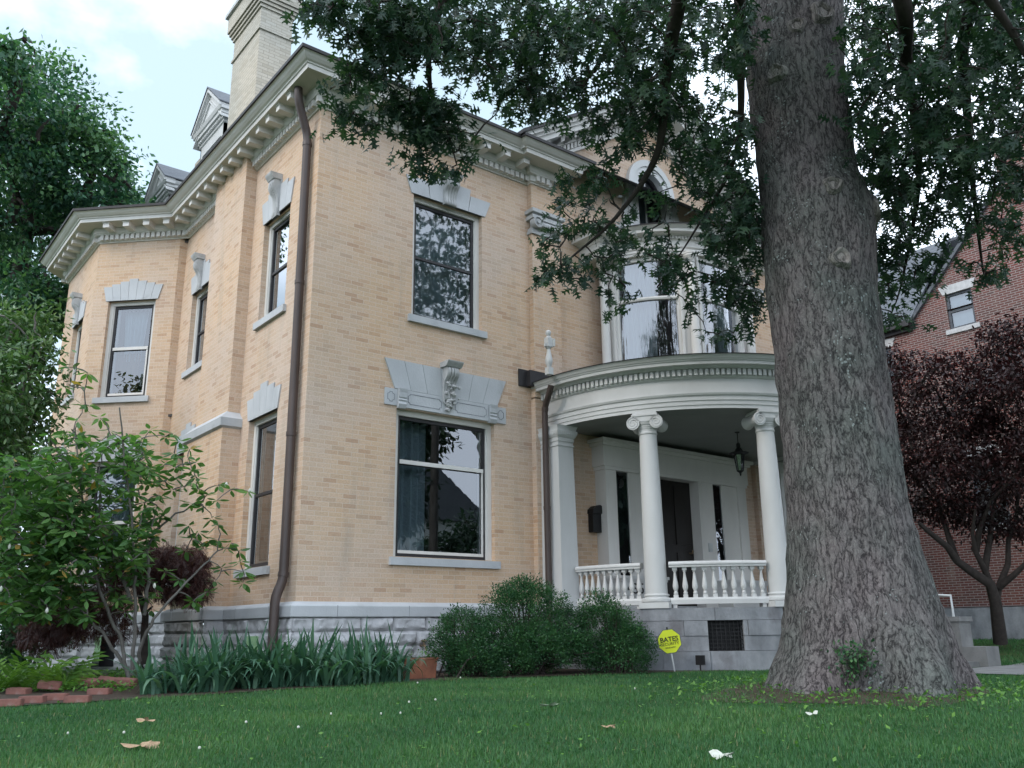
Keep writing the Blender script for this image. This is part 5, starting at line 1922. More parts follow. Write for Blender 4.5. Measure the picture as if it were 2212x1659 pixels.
def nwin(H, arch=False, lint=True):
    m1 = MB()
    u0, u1, v0, v1 = H
    m1.fbox(NF, u0, u0 + 0.07, v0, v1, -0.14, -0.06)
    m1.fbox(NF, u1 - 0.07, u1, v0, v1, -0.14, -0.06)
    m1.fbox(NF, u0 + 0.07, u1 - 0.07, v1 - 0.07, v1, -0.14, -0.06)
    m1.fbox(NF, u0 + 0.07, u1 - 0.07, v0, v0 + 0.07, -0.14, -0.06)
    vm = (v0 + v1) / 2
    m1.fbox(NF, u0 + 0.07, u1 - 0.07, vm - 0.03, vm + 0.03, -0.14, -0.06)
    fr = m1.build('window', MAT['slate'], nb)
    g = MB()
    g.poly([NF.pt(u0 + 0.07, v0 + 0.07, -0.1), NF.pt(u1 - 0.07, v0 + 0.07, -0.1), NF.pt(u1 - 0.07, v1 - 0.07, -0.1), NF.pt(u0 + 0.07, v1 - 0.07, -0.1)])
    g.build('pane', MAT['glass'], fr, fixn=False)
    s_ = MB()
    s_.fbox(NF, u0 - 0.1, u1 + 0.1, v0 - 0.14, v0 - 0.004, -0.1, 0.05)
    s_.build('sill', MAT['carved'], fr)
    if lint:
        s_ = MB()
        s_.fprism(NF, [(u0 - 0.06, v1), (u1 + 0.06, v1), (u1 + 0.16, v1 + 0.26), (u0 - 0.16, v1 + 0.26)], -0.1, 0.02)
        s_.build('lintel', MAT['carved'], fr)
    b_ = MB()
    b_.fbox(NF, u0 + 0.05, u1 - 0.05, v0 + (v1 - v0) * 0.02, v1 - 0.05, -0.2, -0.185)
    b_.build('window_blind', MAT['curtain'], fr)
for H in (NW1, NW2, NW3, NW4, NW5):
    nwin(H)
mb = MB()
for ya, yb in ((-gA, 12.3), (-7.3, -gB)):
    mb.prism([(XN - 0.25, ya, 8.40), (XN - 0.25, yb, 8.40), (XN + 3.1, yb, 11.90), (XN + 3.1, ya, 11.90)], [(XN - 0.25, ya, 8.50), (XN - 0.25, yb, 8.50), (XN + 3.1, yb, 12.0), (XN + 3.1, ya, 12.0)])
mb.prism([(XN + 6.45, -7.3, 8.40), (XN + 6.45, 12.3, 8.40), (XN + 3.1, 12.3, 11.90), (XN + 3.1, -7.3, 11.90)], [(XN + 6.45, -7.3, 8.50), (XN + 6.45, 12.3, 8.50), (XN + 3.1, 12.3, 12.0), (XN + 3.1, -7.3, 12.0)])
for u0, u1 in ((gA - 0.25, gC), (gB + 0.25, gC)):
    z0_ = 8.5 - 0.25 * 1.06
    a = [NF.pt(u0, z0_, 0.12), NF.pt(u1, zA, 0.12), NF.pt(u1, zA + 0.14, 0.12), NF.pt(u0, z0_ + 0.14, 0.12)]
    b = [NF.pt(u0, z0_, -3.2), NF.pt(u1, zA, -3.2), NF.pt(u1, zA + 0.14, -3.2), NF.pt(u0, z0_ + 0.14, -3.2)]
    mb.prism(a, b)
mb.build('roof', MAT['slate'], nb)
mb = MB()
mb.fbox(NF, -12.2, gA - 0.1, 8.28, 8.46, 0.0, 0.28)
mb.fbox(NF, -12.2, gA - 0.1, 8.16, 8.28, 0.0, 0.12)
mb.build('gutter', MAT['darkmetal'], nb)
mb = MB()
mb.box(XN + 0.3, XN + 1.0, -3.1, -2.0, 10.0, 13.0)
mb.box(XN + 0.24, XN + 1.06, -3.16, -1.94, 13.0, 13.15)
mb.build('chimney', MAT['red_brick'], nb)

exec_after = True
# ------------------------------------------------------------------ OAK TREE
oak = thing('oak_tree', (OAKP[0], OAKP[1], g1(*OAKP) - 0.05), 'huge oak tree with thick rough-barked trunk on the lawn in front of the porch', 'tree')
S0 = 8.95
LE = [(0, 1628), (60, 1620), (168, 1615), (303, 1635), (438, 1648.6), (610, 1660), (744, 1675.6), (845, 1685.6), (1048, 1702), (1134, 1706), (1268, 1709), (1336, 1699), (1403, 1682), (1464, 1655), (1498, 1637)]
RE = [(0, 1815), (168, 1820), (337, 1837), (388, 1848), (455, 1876), (506, 1880), (610, 1884), (711, 1895), (778, 1905), (879, 1918), (997, 1938), (1098, 1952), (1150, 1965), (1235, 1989), (1336, 2023), (1403, 2056), (1454, 2088), (1498, 2112)]
lvl = list(np.linspace(0, 1340, 60)) + list(np.linspace(1352, 1500, 16))
rings = []
for y in lvl:
    xl = np.interp(y, [p[0] for p in LE], [p[1] for p in LE])
    xr = np.interp(y, [p[0] for p in RE], [p[1] for p in RE])
    a, b = at_s(xl, y, S0), at_s(xr, y, S0)
    rings.append(((a + b) / 2, np.linalg.norm((b - a)[:2]) / 2))
rings = rings[::-1]                        # bottom first
c0, r0 = rings[0]
rings.insert(0, (c0 + np.array([0, 0, -0.25]), r0 * 1.08))
ct, rt = rings[-1]
for k in range(1, 16):
    rings.append((ct + np.array([-0.012 * k, 0.02 * k, 0.32 * k]), rt * (1 - 0.028 * k)))
nr = 96
vs, f = [], []
kn = np.random.default_rng(9)
gn = kn.random((400, 64))
def gnoise(a, z, ka, kz):
    x = (a / (2 * PI) * ka) % ka
    i = int(math.floor(x)); fx = x - i
    zz = (z + 10) * kz
    j = int(math.floor(zz)); fz = zz - j
    fx, fz = fx * fx * (3 - 2 * fx), fz * fz * (3 - 2 * fz)
    g = lambda p, q: gn[q % 400, p % ka % 64]
    return g(i, j) * (1 - fx) * (1 - fz) + g(i + 1, j) * fx * (1 - fz) + g(i, j + 1) * (1 - fx) * fz + g(i + 1, j + 1) * fx * fz
ang_side = math.atan2(_r[1], _r[0])
for c, rr in rings:
    low = np.clip(1 - (c[2] + 1.05) / 0.75, 0, 1)
    for j in range(nr):
        a = 2 * PI * j / nr
        rel = a - ang_side
        lobe = 0.5 + 0.5 * math.cos(5 * rel)
        fl = 1 - 0.30 * low * (1 - lobe) * (1 - abs(math.cos(rel)) ** 8)
        d = 0.05 * (gnoise(a, c[2], 7, 1.1) - 0.5) + 0.045 * (gnoise(a, c[2], 40, 4.0) - 0.5) + 0.03 * (gnoise(a, c[2] + 5, 60, 9.0) - 0.5)
        rad = rr * fl * (1 + 0) + d * min(1.2, rr + 0.3)
        vs.append((c[0] + rad * math.cos(a), c[1] + rad * math.sin(a), c[2] + 0.04 * low * (gnoise(a, c[2], 9, 2) - 0.5)))
for i in range(len(rings) - 1):
    for j in range(nr):
        q = (j + 1) % nr
        f.append((i * nr + j, i * nr + q, (i + 1) * nr + q, (i + 1) * nr + j))
mb = MB()
mb.v, mb.f, mb.m = vs, f, [0] * len(f)
trunk = mb.build('trunk', MAT['oak_bark'], oak, smooth=80, fixn=False)
# healed branch scars
for px, py, rp in ((1776, 603, 0.10), (1742, 95, 0.13), (1690, 120, 0.09), (1760, 455, 0.09), (1655, 205, 0.10), (1870, 470, 0.13)):
    q = at_s(px, py, S0)
    ax = None
    best = min(rings, key=lambda t: abs(t[0][2] - q[2]))
    off = (q - best[0])[:2]
    d_ = -_h[:2]
    side = off - d_ * (off @ d_)
    rad = best[1]
    dep = math.sqrt(max(rad ** 2 - side @ side, 0.01)) + 0.012
    c = np.array([best[0][0] + side[0] + d_[0] * dep, best[0][1] + side[1] + d_[1] * dep, q[2]])
    n = np.array([*(side + d_ * dep), 0.05])
    n /= np.linalg.norm(n)
    t = np.cross([0, 0, 1.0], n); t /= np.linalg.norm(t)
    u2 = np.cross(n, t)
    mb = MB()
    pr = [(1.25, -0.03), (1.05, 0.02), (0.85, 0.045), (0.66, 0.035), (0.5, 0.012), (0.3, 0.02), (0.12, 0.016), (0.02, 0.02)]
    ii = 0
    for w_, h_ in pr:
        for k in range(18):
            a = 2 * PI * k / 18
            wob = 1 + 0.12 * math.sin(3 * a + px) + 0.06 * math.sin(5 * a)
            mb.v.append(tuple(c + (t * math.cos(a) + u2 * math.sin(a)) * rp * w_ * wob + n * (h_ * rp / 0.1)))
    for i in range(len(pr) - 1):
        for k in range(18):
            q2 = (k + 1) % 18
            mb.f.append((i * 18 + k, i * 18 + q2, (i + 1) * 18 + q2, (i + 1) * 18 + k)); mb.m.append(0)
    mb.build('branch_scar', MAT['scar'], trunk, smooth=70, fixn=False)

TT = rings[-1][0]
TM = rings[-8][0]
limbs = [   # start, then way points (photo px, distance) ; radii
    (TM, [(1400, -260, 10.5), (1120, -170, 10.2), (990, -40, 10.2), (935, 60, 10.2), (929, 185, 10.1), (965, 280, 10.1), (985, 350, 10.0)], 0.16),
    (TM, [(1500, -300, 9.6), (1200, -200, 9.0), (900, -120, 9.2), (760, -30, 9.4), (700, 40, 9.4)], 0.14),
    (TT, [(1560, -260, 9.6), (1480, -40, 9.8), (1440, 150, 10.2), (1420, 330, 10.4), (1330, 470, 10.6), (1230, 560, 10.7), (1180, 610, 10.7)], 0.15),
    (TM, [(1600, -150, 10.2), (1600, 100, 10.6), (1590, 330, 10.8), (1500, 500, 11.0), (1420, 620, 11.2)], 0.11),
    (TM, [(1500, -80, 11.2), (1350, 60, 11.6), (1240, 200, 11.8), (1130, 220, 11.8)], 0.10),
    (TT, [(1980, -250, 9.0), (2100, -60, 9.2), (2210, 110, 9.4), (2320, 330, 9.6)], 0.18),
    (TT, [(1900, -120, 10.4), (1960, 150, 11.0), (1985, 380, 11.6), (1950, 600, 12.0), (1925, 680, 12.2)], 0.13),
    (TT, [(2050, -200, 10.6), (2080, 120, 11.2), (2100, 380, 11.8), (2120, 560, 12.1), (2130, 610, 12.2)], 0.13),
    (TT, [(1700, -500, 7.0), (1650, -900, 5.6), (1500, -1300, 5.2)], 0.16),
    (TT, [(1300, -500, 8.2), (900, -500, 7.8), (500, -450, 8.0)], 0.15),
]
nodes = []
lb = MB()
for st, wp, r_ in limbs:
    pts = [np.array(st)] + [at_d(*w_) for w_ in wp]
    # Catmull-Rom
    sm = []
    q = [pts[0]] + pts + [pts[-1]]
    for i in range(1, len(q) - 2):
        for t in np.linspace(0, 1, 8, endpoint=False):
            p0, p1, p2, p3 = q[i - 1], q[i], q[i + 1], q[i + 2]
            sm.append(0.5 * (2 * p1 + (p2 - p0) * t + (2 * p0 - 5 * p1 + 4 * p2 - p3) * t * t + (3 * p1 - p0 - 3 * p2 + p3) * t ** 3))
    sm.append(pts[-1])
    n = len(sm)
    m1 = MB()
    m1.tube(sm, [max(0.008, r_ * (1 - i / (n - 1)) ** 1.7 + 0.006) for i in range(n)], 8)
    m1.build('branch', MAT['twig'], oak, smooth=60)
    nodes += sm[4:]

# leaf sprays: (px, py, rx, ry, dist0, dist1, count)
E_ = [
    (700, 15, 55, 28, 9.2, 10.2, 18), (790, 45, 80, 65, 9.2, 10.4, 48), (880, 60, 90, 75, 9.3, 10.6, 60), (760, 160, 42, 30, 9.6, 10.0, 9), (830, 130, 60, 45, 9.4, 10.4, 18), (730, 190, 25, 10, 9.7, 9.9, 2),
    (985, 60, 100, 85, 9.6, 11.0, 46), (1090, 75, 100, 120, 9.6, 11.4, 72), (1190, 110, 90, 115, 10, 11.8, 63), (1120, 215, 90, 30, 10.2, 11.8, 14), (1210, 205, 60, 45, 10.2, 11.8, 15),
    (1300, 60, 90, 100, 9.6, 11.8, 60), (1400, 80, 110, 110, 9.6, 11.8, 72), (1520, 90, 100, 110, 9.4, 14.0, 69), (1590, 50, 40, 90, 9.4, 11.0, 22),
    (1320, 220, 80, 70, 10, 11.4, 24), (1430, 250, 90, 90, 10, 11.4, 40), (1540, 270, 75, 95, 9.8, 13.5, 36), (1600, 330, 36, 100, 9.8, 11.2, 16), (1320, 300, 60, 50, 10.2, 11.4, 12),
    (905, 225, 50, 45, 9.7, 10.3, 24), (955, 245, 45, 40, 9.8, 10.4, 18), (895, 295, 35, 28, 9.8, 10.3, 9), (750, 255, 40, 18, 9.8, 10.2, 7), (800, 268, 30, 14, 9.8, 10.2, 4), (1010, 300, 55, 30, 9.9, 10.4, 7), (910, 350, 34, 22, 9.9, 10.2, 7), (985, 350, 26, 18, 9.9, 10.2, 5), (840, 215, 40, 30, 9.8, 10.2, 8),
    (1270, 400, 55, 60, 10.4, 11.2, 12), (1235, 470, 55, 40, 10.5, 11.0, 11), (1190, 545, 32, 45, 10.5, 10.9, 9), (1300, 560, 50, 30, 10.5, 11.0, 8), (1240, 590, 40, 22, 10.6, 11.0, 5), (1180, 592, 20, 16, 10.6, 10.9, 3),
    (1330, 480, 50, 50, 10.4, 11.4, 12), (1430, 540, 70, 40, 10.4, 11.4, 11), (1570, 470, 55, 90, 10.2, 11.4, 40), (1615, 480, 36, 90, 10, 11.2, 24), (1470, 430, 60, 35, 10.4, 11.4, 8), (1490, 340, 60, 50, 10.4, 11.2, 14),
    (1330, 620, 30, 45, 10.8, 11.3, 6), (1440, 590, 45, 35, 10.8, 11.3, 6), (1545, 600, 45, 60, 10.8, 11.5, 14), (1610, 620, 38, 65, 10.8, 11.4, 15), (1560, 725, 40, 28, 11, 11.5, 5), (1480, 650, 22, 22, 11, 11.3, 2), (1625, 695, 20, 45, 11, 11.4, 5),
    (1870, 60, 65, 110, 9.4, 16.0, 37), (1990, 60, 100, 110, 9.2, 16.0, 56), (2110, 60, 100, 110, 9.2, 16.0, 56), (2210, 60, 60, 110, 9.2, 11.6, 31),
    (1870, 220, 50, 100, 9.8, 12, 27), (1970, 220, 90, 110, 9.8, 12.2, 47), (2090, 220, 100, 110, 9.6, 12.2, 50), (2200, 220, 60, 110, 9.6, 12, 27), (1880, 350, 40, 80, 10.2, 12, 15),
    (1930, 390, 60, 90, 10.6, 12.2, 27), (2010, 380, 80, 90, 10.6, 12.3, 32), (2110, 370, 80, 80, 10.4, 12.3, 27), (2195, 350, 60, 70, 10.4, 12, 16),
    (1915, 530, 40, 70, 11.4, 12.4, 14), (1970, 530, 60, 55, 11.4, 12.4, 14), (2050, 480, 60, 50, 11.2, 12.4, 11), (1915, 640, 30, 60, 11.6, 12.4, 9), (1950, 690, 22, 22, 11.8, 12.4, 2), (2010, 590, 55, 32, 11.6, 12.3, 7), (2120, 575, 50, 20, 11.6, 12.3, 4), (2150, 595, 25, 18, 11.8, 12.3, 2), (2190, 500, 50, 45, 11, 12.2, 7), (2150, 440, 50, 40, 11, 12.2, 6),
    # canopy above the frame (shade and reflections)
    (800, -230, 400, 200, 8.5, 11.5, 70), (1500, -260, 500, 220, 8.5, 11.5, 110), (2150, -220, 350, 190, 8.5, 11.5, 90), (2000, -340, 380, 220, 12, 16.5, 170), (2520, 100, 200, 280, 10.5, 15, 80),
]
LP, LD, LS, LN_ = [], [], [], []
tips = []
for (px, py, rx, ry, d0, d1, cnt) in E_:
    for _ in range(int(cnt * (1.2 if px > 1800 and py > -150 else 0.95) + rng.random())):
        a, rr = rng.uniform(0, 2 * PI), math.sqrt(rng.random())
        x, y = px + rx * rr * math.cos(a), py + ry * rr * math.sin(a)
        p = at_d(x, y, rng.uniform(d0, d1))
        tips.append(p)
        nl = int(rng.integers(6, 11))
        axis = unit(np.array([rng.normal(0, 1), rng.normal(0, 1), -0.45 + rng.normal(0, 0.25)]))
        ln = rng.uniform(0.28, 0.55)
        for k in range(nl):
            f_ = (k + 0.5) / nl
            base = p + axis * ln * (f_ - 0.5) + rng.normal(0, 0.035, 3)
            dd = axis * 0.7 + rng.normal(0, 0.62, 3)
            dd[2] -= 0.42
            LP.append(base); LD.append(dd); LS.append(rng.uniform(0.115, 0.175))
for _ in range(520):
    t_ = rng.uniform(0.66, 1.25)
    p = np.array([2.4 + 7.6 * t_, -11.2 * t_, 5.5 + 5.9 * t_]) + rng.normal(0, 1, 3) * np.array([1.1, 1.1, 1.3])
    if p[2] < 7.6:
        continue
    axis = unit(np.array([rng.normal(0, 1), rng.normal(0, 1), -0.4]))
    for k in range(8):
        dd = axis * 0.7 + rng.normal(0, 0.62, 3)
        dd[2] -= 0.42
        LP.append(p + axis * 0.45 * ((k + 0.5) / 8 - 0.5) + rng.normal(0, 0.04, 3)); LD.append(dd); LS.append(rng.uniform(0.12, 0.19))
n = len(LP)
lr = rng.random(n)
tri_mesh('crown', [leaf_arrays(LP, LD, LS, OAK, lr)], MAT['oak_leaf'], oak)
mb = MB()
connect(nodes, tips, mb, 0.011, 0.004, 0.05, 4, 2.2)
mb.build('twigs', MAT['twig'], oak, smooth=60, fixn=False)


# ------------------------------------------------------------------ other trees and shrubs
def clump_leaves(clusters, per, size, tmpl, down=0.3, shell=0.0, sub=14, subr=0.28):
    """clusters: (centre, (rx,ry,rz)); leaves gathered into small sub-clumps for light and dark masses"""
    P_, D_, S_, RR = [], [], [], []
    for c, r3 in clusters:
        c, r3 = np.array(c), np.array(r3)
        vol = float(np.prod(r3)) ** (1 / 3)
        ns = max(3, int(sub * (vol ** 1.5)))
        for _ in range(ns):
            d = unit(rng.normal(0, 1, 3))
            q = c + d * r3 * rng.uniform(shell, 1.0) ** 0.6
            tone = rng.random()
            k = int(per * rng.uniform(0.6, 1.4))
            sr = subr * rng.uniform(0.6, 1.3)
            o = np.clip(rng.normal(0, 1, (k, 3)), -1.7, 1.7) * np.array([sr, sr, sr * 0.55])
            P_.append(q + o)
            dd = rng.normal(0, 0.8, (k, 3)) + d * 0.8
            dd[:, 2] -= down
            D_.append(dd)
            S_.append(rng.uniform(size * 0.7, size * 1.25, k))
            RR.append(np.clip(tone * 0.7 + rng.normal(0.12, 0.16, k), 0, 0.97))
    return np.concatenate(P_), np.concatenate(D_), np.concatenate(S_), np.concatenate(RR)


def px_clusters(lst, dist, jit=0.0, squash=0.9):
    out = []
    for px, py, r_ in lst:
        d = dist + rng.uniform(-jit, jit)
        out.append((at_d(px, py, d), np.array([1, 1, squash]) * r_ / FPX * d))
    return out


def leafy_tree(name, label, trunk_pts, trunk_r, clusters, per, size, tmpl, leafm, barkm, cat='tree', sub=14, subr=0.28, down=0.3, group=None, crown='crown', twig=(0.05, 0.012)):
    b = trunk_pts[0]
    t = thing(name, (b[0], b[1], b[2]), label, cat, group)
    m1 = MB()
    n = len(trunk_pts)
    m1.tube(trunk_pts, [trunk_r * (1 - 0.75 * k / (n - 1)) for k in range(n)], 10)
    nodes_ = connect([np.array(q) for q in trunk_pts[1:]], [c for c, r3 in clusters], m1, trunk_r * 0.4, trunk_r * 0.12, 0.1, 6)
    tw = []
    for c, r3 in clusters:
        for _ in range(7):
            tw.append(np.array(c) + unit(rng.normal(0, 1, 3)) * r3 * 0.8)
    connect(nodes_, tw, m1, twig[0], twig[1], 0.05, 4)
    m1.build('trunk', barkm, t, smooth=60, fixn=False)
    P_, D_, S_, RR = clump_leaves(clusters, per, size, tmpl, down, 0.0, sub, subr)
    tri_mesh(crown, [leaf_arrays(P_, D_, S_, tmpl, RR)], leafm, t)
    return t


# tall feathery tree behind the bay
cl = px_clusters([(20, 110, 55), (70, 190, 85), (15, 250, 90), (150, 245, 80), (110, 320, 95), (210, 330, 70), (30, 360, 90), (245, 390, 55), (170, 420, 90), (265, 455, 50), (90, 450, 85), (20, 480, 80), (225, 500, 65), (180, 530, 60), (30, 590, 60), (110, 610, 50), (-60, 300, 120), (-60, 520, 120), (60, 660, 60), (150, 690, 50), (260, 430, 60), (280, 505, 40), (130, 660, 60), (10, 690, 70)], 27, 2.5, 0.75)
tb = at_d(-10, 1330, 27)
leafy_tree('locust_tree', 'tall feathery green tree rising behind the bay at the far left', [tb, at_d(0, 1000, 27), at_d(20, 700, 27), at_d(60, 500, 27), at_d(90, 300, 27)], 0.38, cl, 120, 0.15, SMALL, MAT['locust_leaf'], MAT['twig'], sub=16, subr=0.33, twig=(0.06, 0.015))
# pale broad-leaved tree just below it
cl = px_clusters([(45, 700, 65), (0, 750, 85), (85, 770, 45), (35, 850, 80), (85, 860, 38), (-10, 930, 90), (65, 930, 50), (20, 1020, 90), (90, 1010, 45), (-60, 850, 120), (0, 1110, 90), (80, 1100, 55), (-50, 1200, 100)], 17, 1.2, 0.95)
tb = at_d(20, 1400, 17)
leafy_tree('magnolia_tree', 'pale green broad-leaved tree below the feathery tree at the far left', [tb, at_d(25, 1200, 17), at_d(40, 1000, 17), at_d(50, 800, 17)], 0.12, cl, 34, 0.125, OVAL, MAT['tree_magnolia_leaf'], MAT['grey_bark'], sub=60, subr=0.19, twig=(0.02, 0.006))
# dark hedge behind the shrubs at the left edge
cl = px_clusters([(-40, 1230, 110), (40, 1290, 90), (120, 1330, 70), (-80, 1340, 100), (60, 1380, 60)], 15.5, 0.6, 0.9)
tb = at_d(40, 1430, 15.5)
leafy_tree('yew_shrub', 'dark evergreen shrub low behind the multi-stemmed shrub at the left edge', [tb, at_d(40, 1380, 15.5), at_d(40, 1300, 15.5)], 0.06, cl, 60, 0.07, SMALL, MAT['box_leaf'], MAT['twig'], cat='shrub', sub=90, subr=0.12, crown='foliage', twig=(0.012, 0.005))

# multi-stemmed magnolia shrub with whorled leaves
ms = thing('magnolia_shrub', tuple(at_d(285, 1462, 12.3)), 'multi-stemmed magnolia shrub with whorled leaves and white buds before the bay', 'shrub')
D3 = 12.3
stem_px = [[(275, 1462), (262, 1390), (222, 1290), (190, 1180), (175, 1060), (165, 960)], [(285, 1462), (292, 1360), (292, 1240), (285, 1120), (268, 1000), (258, 880)],
           [(298, 1465), (300, 1400), (330, 1340), (420, 1240), (470, 1190)], [(280, 1462), (245, 1400), (180, 1320), (110, 1240), (60, 1160)], [(312, 1330), (320, 1240), (318, 1190), (330, 1150), (380, 1110), (440, 1080)],
           [(285, 1300), (250, 1220), (215, 1120), (215, 1000)]]
mbs = MB()
nodes = []
for k, sp_ in enumerate(stem_px):
    dd = D3 + (0.0, -0.2, -0.4, 0.3, 0.1, 0.25)[k]
    pts = [at_d(x, y, D3 + (dd - D3) * min(1, i / 2)) for i, (x, y) in enumerate(sp_)]
    fine = []
    for a, b in zip(pts[:-1], pts[1:]):
        for t in np.linspace(0, 1, 5, endpoint=False):
            fine.append(a + (b - a) * t + rng.normal(0, 0.008, 3))
    fine.append(pts[-1])
    n = len(fine)
    mbs.tube(fine, [0.022 * (1 - 0.8 * i / n) + 0.004 for i in range(n)], 8)
    nodes += fine[5:]
z4 = lambda x, y: (x * 0.337, (800 + y * 0.4973) * 0.6777)
zb = lambda x, y: (x * 0.337, (1623 + y * 0.4973) * 0.6777)
wh = [z4(*q) for q in ((560, 780), (530, 870), (410, 870), (440, 745), (530, 990), (500, 1090), (570, 990), (640, 1070), (490, 1180), (700, 1150), (640, 1220), (960, 1150), (1110, 1170), (1150, 1220), (1060, 1190), (900, 1240), (830, 1200), (760, 1240), (1400, 1500), (1480, 1530), (1590, 1540), (1330, 1560), (1390, 1600), (1110, 1530), (1230, 1620), (1000, 1430), (1060, 1480), (950, 1400), (880, 1380), (800, 1420), (1060, 1370))]
wh += [zb(*q) for q in ((1230, 190), (1270, 150), (1400, 200), (1450, 250), (1400, 100), (1360, 60), (1540, 340), (1560, 400), (1560, 470), (1420, 380), (1380, 460), (1330, 530), (1240, 590), (1000, 530), (1150, 450), (1340, 210), (1480, 215), (1530, 270), (990, 60), (1040, 40), (700, 340), (740, 420), (780, 330), (840, 330), (560, 520), (640, 400), (920, 440), (1060, 400), (300, 680), (190, 650), (140, 570), (60, 560), (330, 560), (250, 480), (180, 420), (860, 440), (650, 460))]
for _ in range(400):
    wh.append((rng.uniform(-10, 190) - 25 * (rng.random() < 0.3), rng.uniform(985, 1340)))
for _ in range(230):
    wh.append((rng.uniform(90, 330), rng.uniform(930, 1230)))
for _ in range(34):
    wh.append((rng.uniform(290, 440), rng.uniform(960, 1190)))
for _ in range(110):
    wh.append((rng.uniform(40, 330), rng.uniform(1130, 1340)))
tips = []
P_, D_, S_, RR = [], [], [], []
for (x, y) in wh:
    p = at_d(x, y, D3 + rng.uniform(-0.75, 0.75) if x < 330 else D3 + rng.uniform(-0.5, 0.1))
    tips.append(p)
    k = int(rng.integers(6, 10))
    a0 = rng.uniform(0, 6)
    tilt = unit(np.array([rng.normal(0, 0.5), rng.normal(0, 0.5), 1.0]))
    tone = rng.random()
    for j in range(k):
        a = a0 + 2 * PI * j / k
        d = np.array([math.cos(a), math.sin(a), rng.uniform(-0.9, 0.45)])
        d = d + tilt * 0.25
        P_.append(p + d * 0.015); D_.append(d); S_.append(rng.uniform(0.105, 0.175)); RR.append(0.99 if rng.random() < 0.02 else min(0.9, max(0, tone * 0.55 + rng.normal(0.2, 0.15))))
connect(nodes, tips, mbs, 0.009, 0.0035, 0.08, 5)
mbs.build('stem', MAT['grey_bark'], ms, smooth=60, fixn=False)
tri_mesh('foliage', [leaf_arrays(P_, D_, S_, OVAL, np.array(RR))], MAT['magnolia_leaf'], ms)
mb = MB()
for q in ((120, 240), (300, 660), (830, 320), (5, 520), (60, 250), (990, 500)):
    x, y = zb(*q)
    c = at_d(x, y, D3 - 0.7)
    mb.lathe([(0.004, c[2] - 0.015), (0.013, c[2] - 0.005), (0.018, c[2] + 0.012), (0.013, c[2] + 0.035), (0.004, c[2] + 0.05)], c[0], c[1], 10)
for q in ((1450, 1505), (1600, 1545), (510, 1385)):
    x, y = z4(*q)
    c = at_d(x, y, D3 - 0.3)
    mb.lathe([(0.004, c[2] - 0.02), (0.018, c[2] - 0.005), (0.022, c[2] + 0.015), (0.016, c[2] + 0.035), (0.004, c[2] + 0.05)], c[0], c[1], 10)
mb.build('flower_bud', MAT['petal'], ms, smooth=50)

# laceleaf red maple against the house
bp0 = at_d(313, 1432, 13.6)
jm = thing('red_maple', tuple(bp0), 'small dark red laceleaf maple with a twisted trunk against the foundation', 'tree')
mb = MB()
tr = [at_d(x, y, 13.6) for x, y in ((313, 1435), (311, 1380), (314, 1330), (305, 1295), (298, 1270))]
mb.tube(tr, [0.055, 0.05, 0.045, 0.04, 0.03], 8)
br_t = [at_d(x, y, 13.6 + rng.uniform(-0.5, 0.5)) for x, y in ((270, 1262), (225, 1290), (180, 1300), (140, 1320), (340, 1270), (370, 1235), (400, 1225), (430, 1240), (330, 1310), (250, 1230), (300, 1215), (355, 1215), (445, 1265), (120, 1350))]
connect(tr[2:], br_t, mb, 0.022, 0.008, 0.12, 6)
mb.build('trunk', MAT['twig'], jm, smooth=60, fixn=False)
P_, D_, S_, RR = [], [], [], []
for px, py, rx, ry, cnt in ((330, 1205, 70, 26, 1100), (390, 1212, 62, 34, 1500), (420, 1262, 40, 44, 1000), (280, 1240, 80, 32, 1000), (200, 1300, 90, 40, 1200), (130, 1340, 60, 40, 900), (370, 1255, 70, 40, 1300), (90, 1375, 50, 36, 600), (210, 1350, 90, 36, 900)):
    for _ in range(cnt // 5):
        a, rr = rng.uniform(0, 2 * PI), math.sqrt(rng.random())
        c = at_d(px + rx * rr * math.cos(a), py + ry * rr * math.sin(a), 13.6 + rng.uniform(-0.8, 0.8))
        tone = rng.random()
        for _k in range(5):
            P_.append(c + rng.normal(0, 0.035, 3))
            d = rng.normal(0, 0.6, 3); d[2] -= 0.7
            D_.append(d); S_.append(rng.uniform(0.07, 0.13)); RR.append(min(1, max(0, 0.6 * tone + rng.normal(0.15, 0.15))))
tri_mesh('crown', [leaf_arrays(P_, D_, S_, PINNATE, np.array(RR))], MAT['red_leaf'], jm)

# purple-leaved tree in front of the red brick house
DP = 20.0
base = at_d(2163, 1392, DP)
pt = thing('plum_tree', tuple(base), 'dark purple-leaved ornamental tree in front of the red brick house', 'tree')
mb = MB()
z3 = lambda x, y: ((2164 + x * 0.4973) * 0.6777, (1623 + y * 0.4973) * 0.6777)
mains = [[(2062, 860), (2045, 720), (2030, 600), (1995, 480), (1890, 410), (1780, 330), (1720, 240), (1620, 160), (1540, 90)], [(2030, 600), (2050, 500), (2110, 350), (2110, 200), (2160, 60), (2180, -100)],
         [(1995, 480), (1960, 390), (1900, 270), (1880, 150), (1900, 0)], [(1780, 330), (1730, 180), (1690, 60), (1660, -60)], [(2050, 500), (2150, 420), (2240, 330), (2300, 200)], [(1960, 390), (1990, 200), (2010, 50), (2040, -120)], [(1900, 270), (1930, 120), (2000, -60)]]
nodes = []
for k, mp_ in enumerate(mains):
    pts = [at_d(*z3(*q), DP + 0.12 * i * (1 if k % 2 else -1)) for i, q in enumerate(mp_)]
    n = len(pts)
    r_ = 0.13 if k == 0 else 0.075
    mb.tube(pts, [r_ * (1 - 0.7 * i / (n - 1)) for i in range(n)], 8)
    nodes += pts[2:]
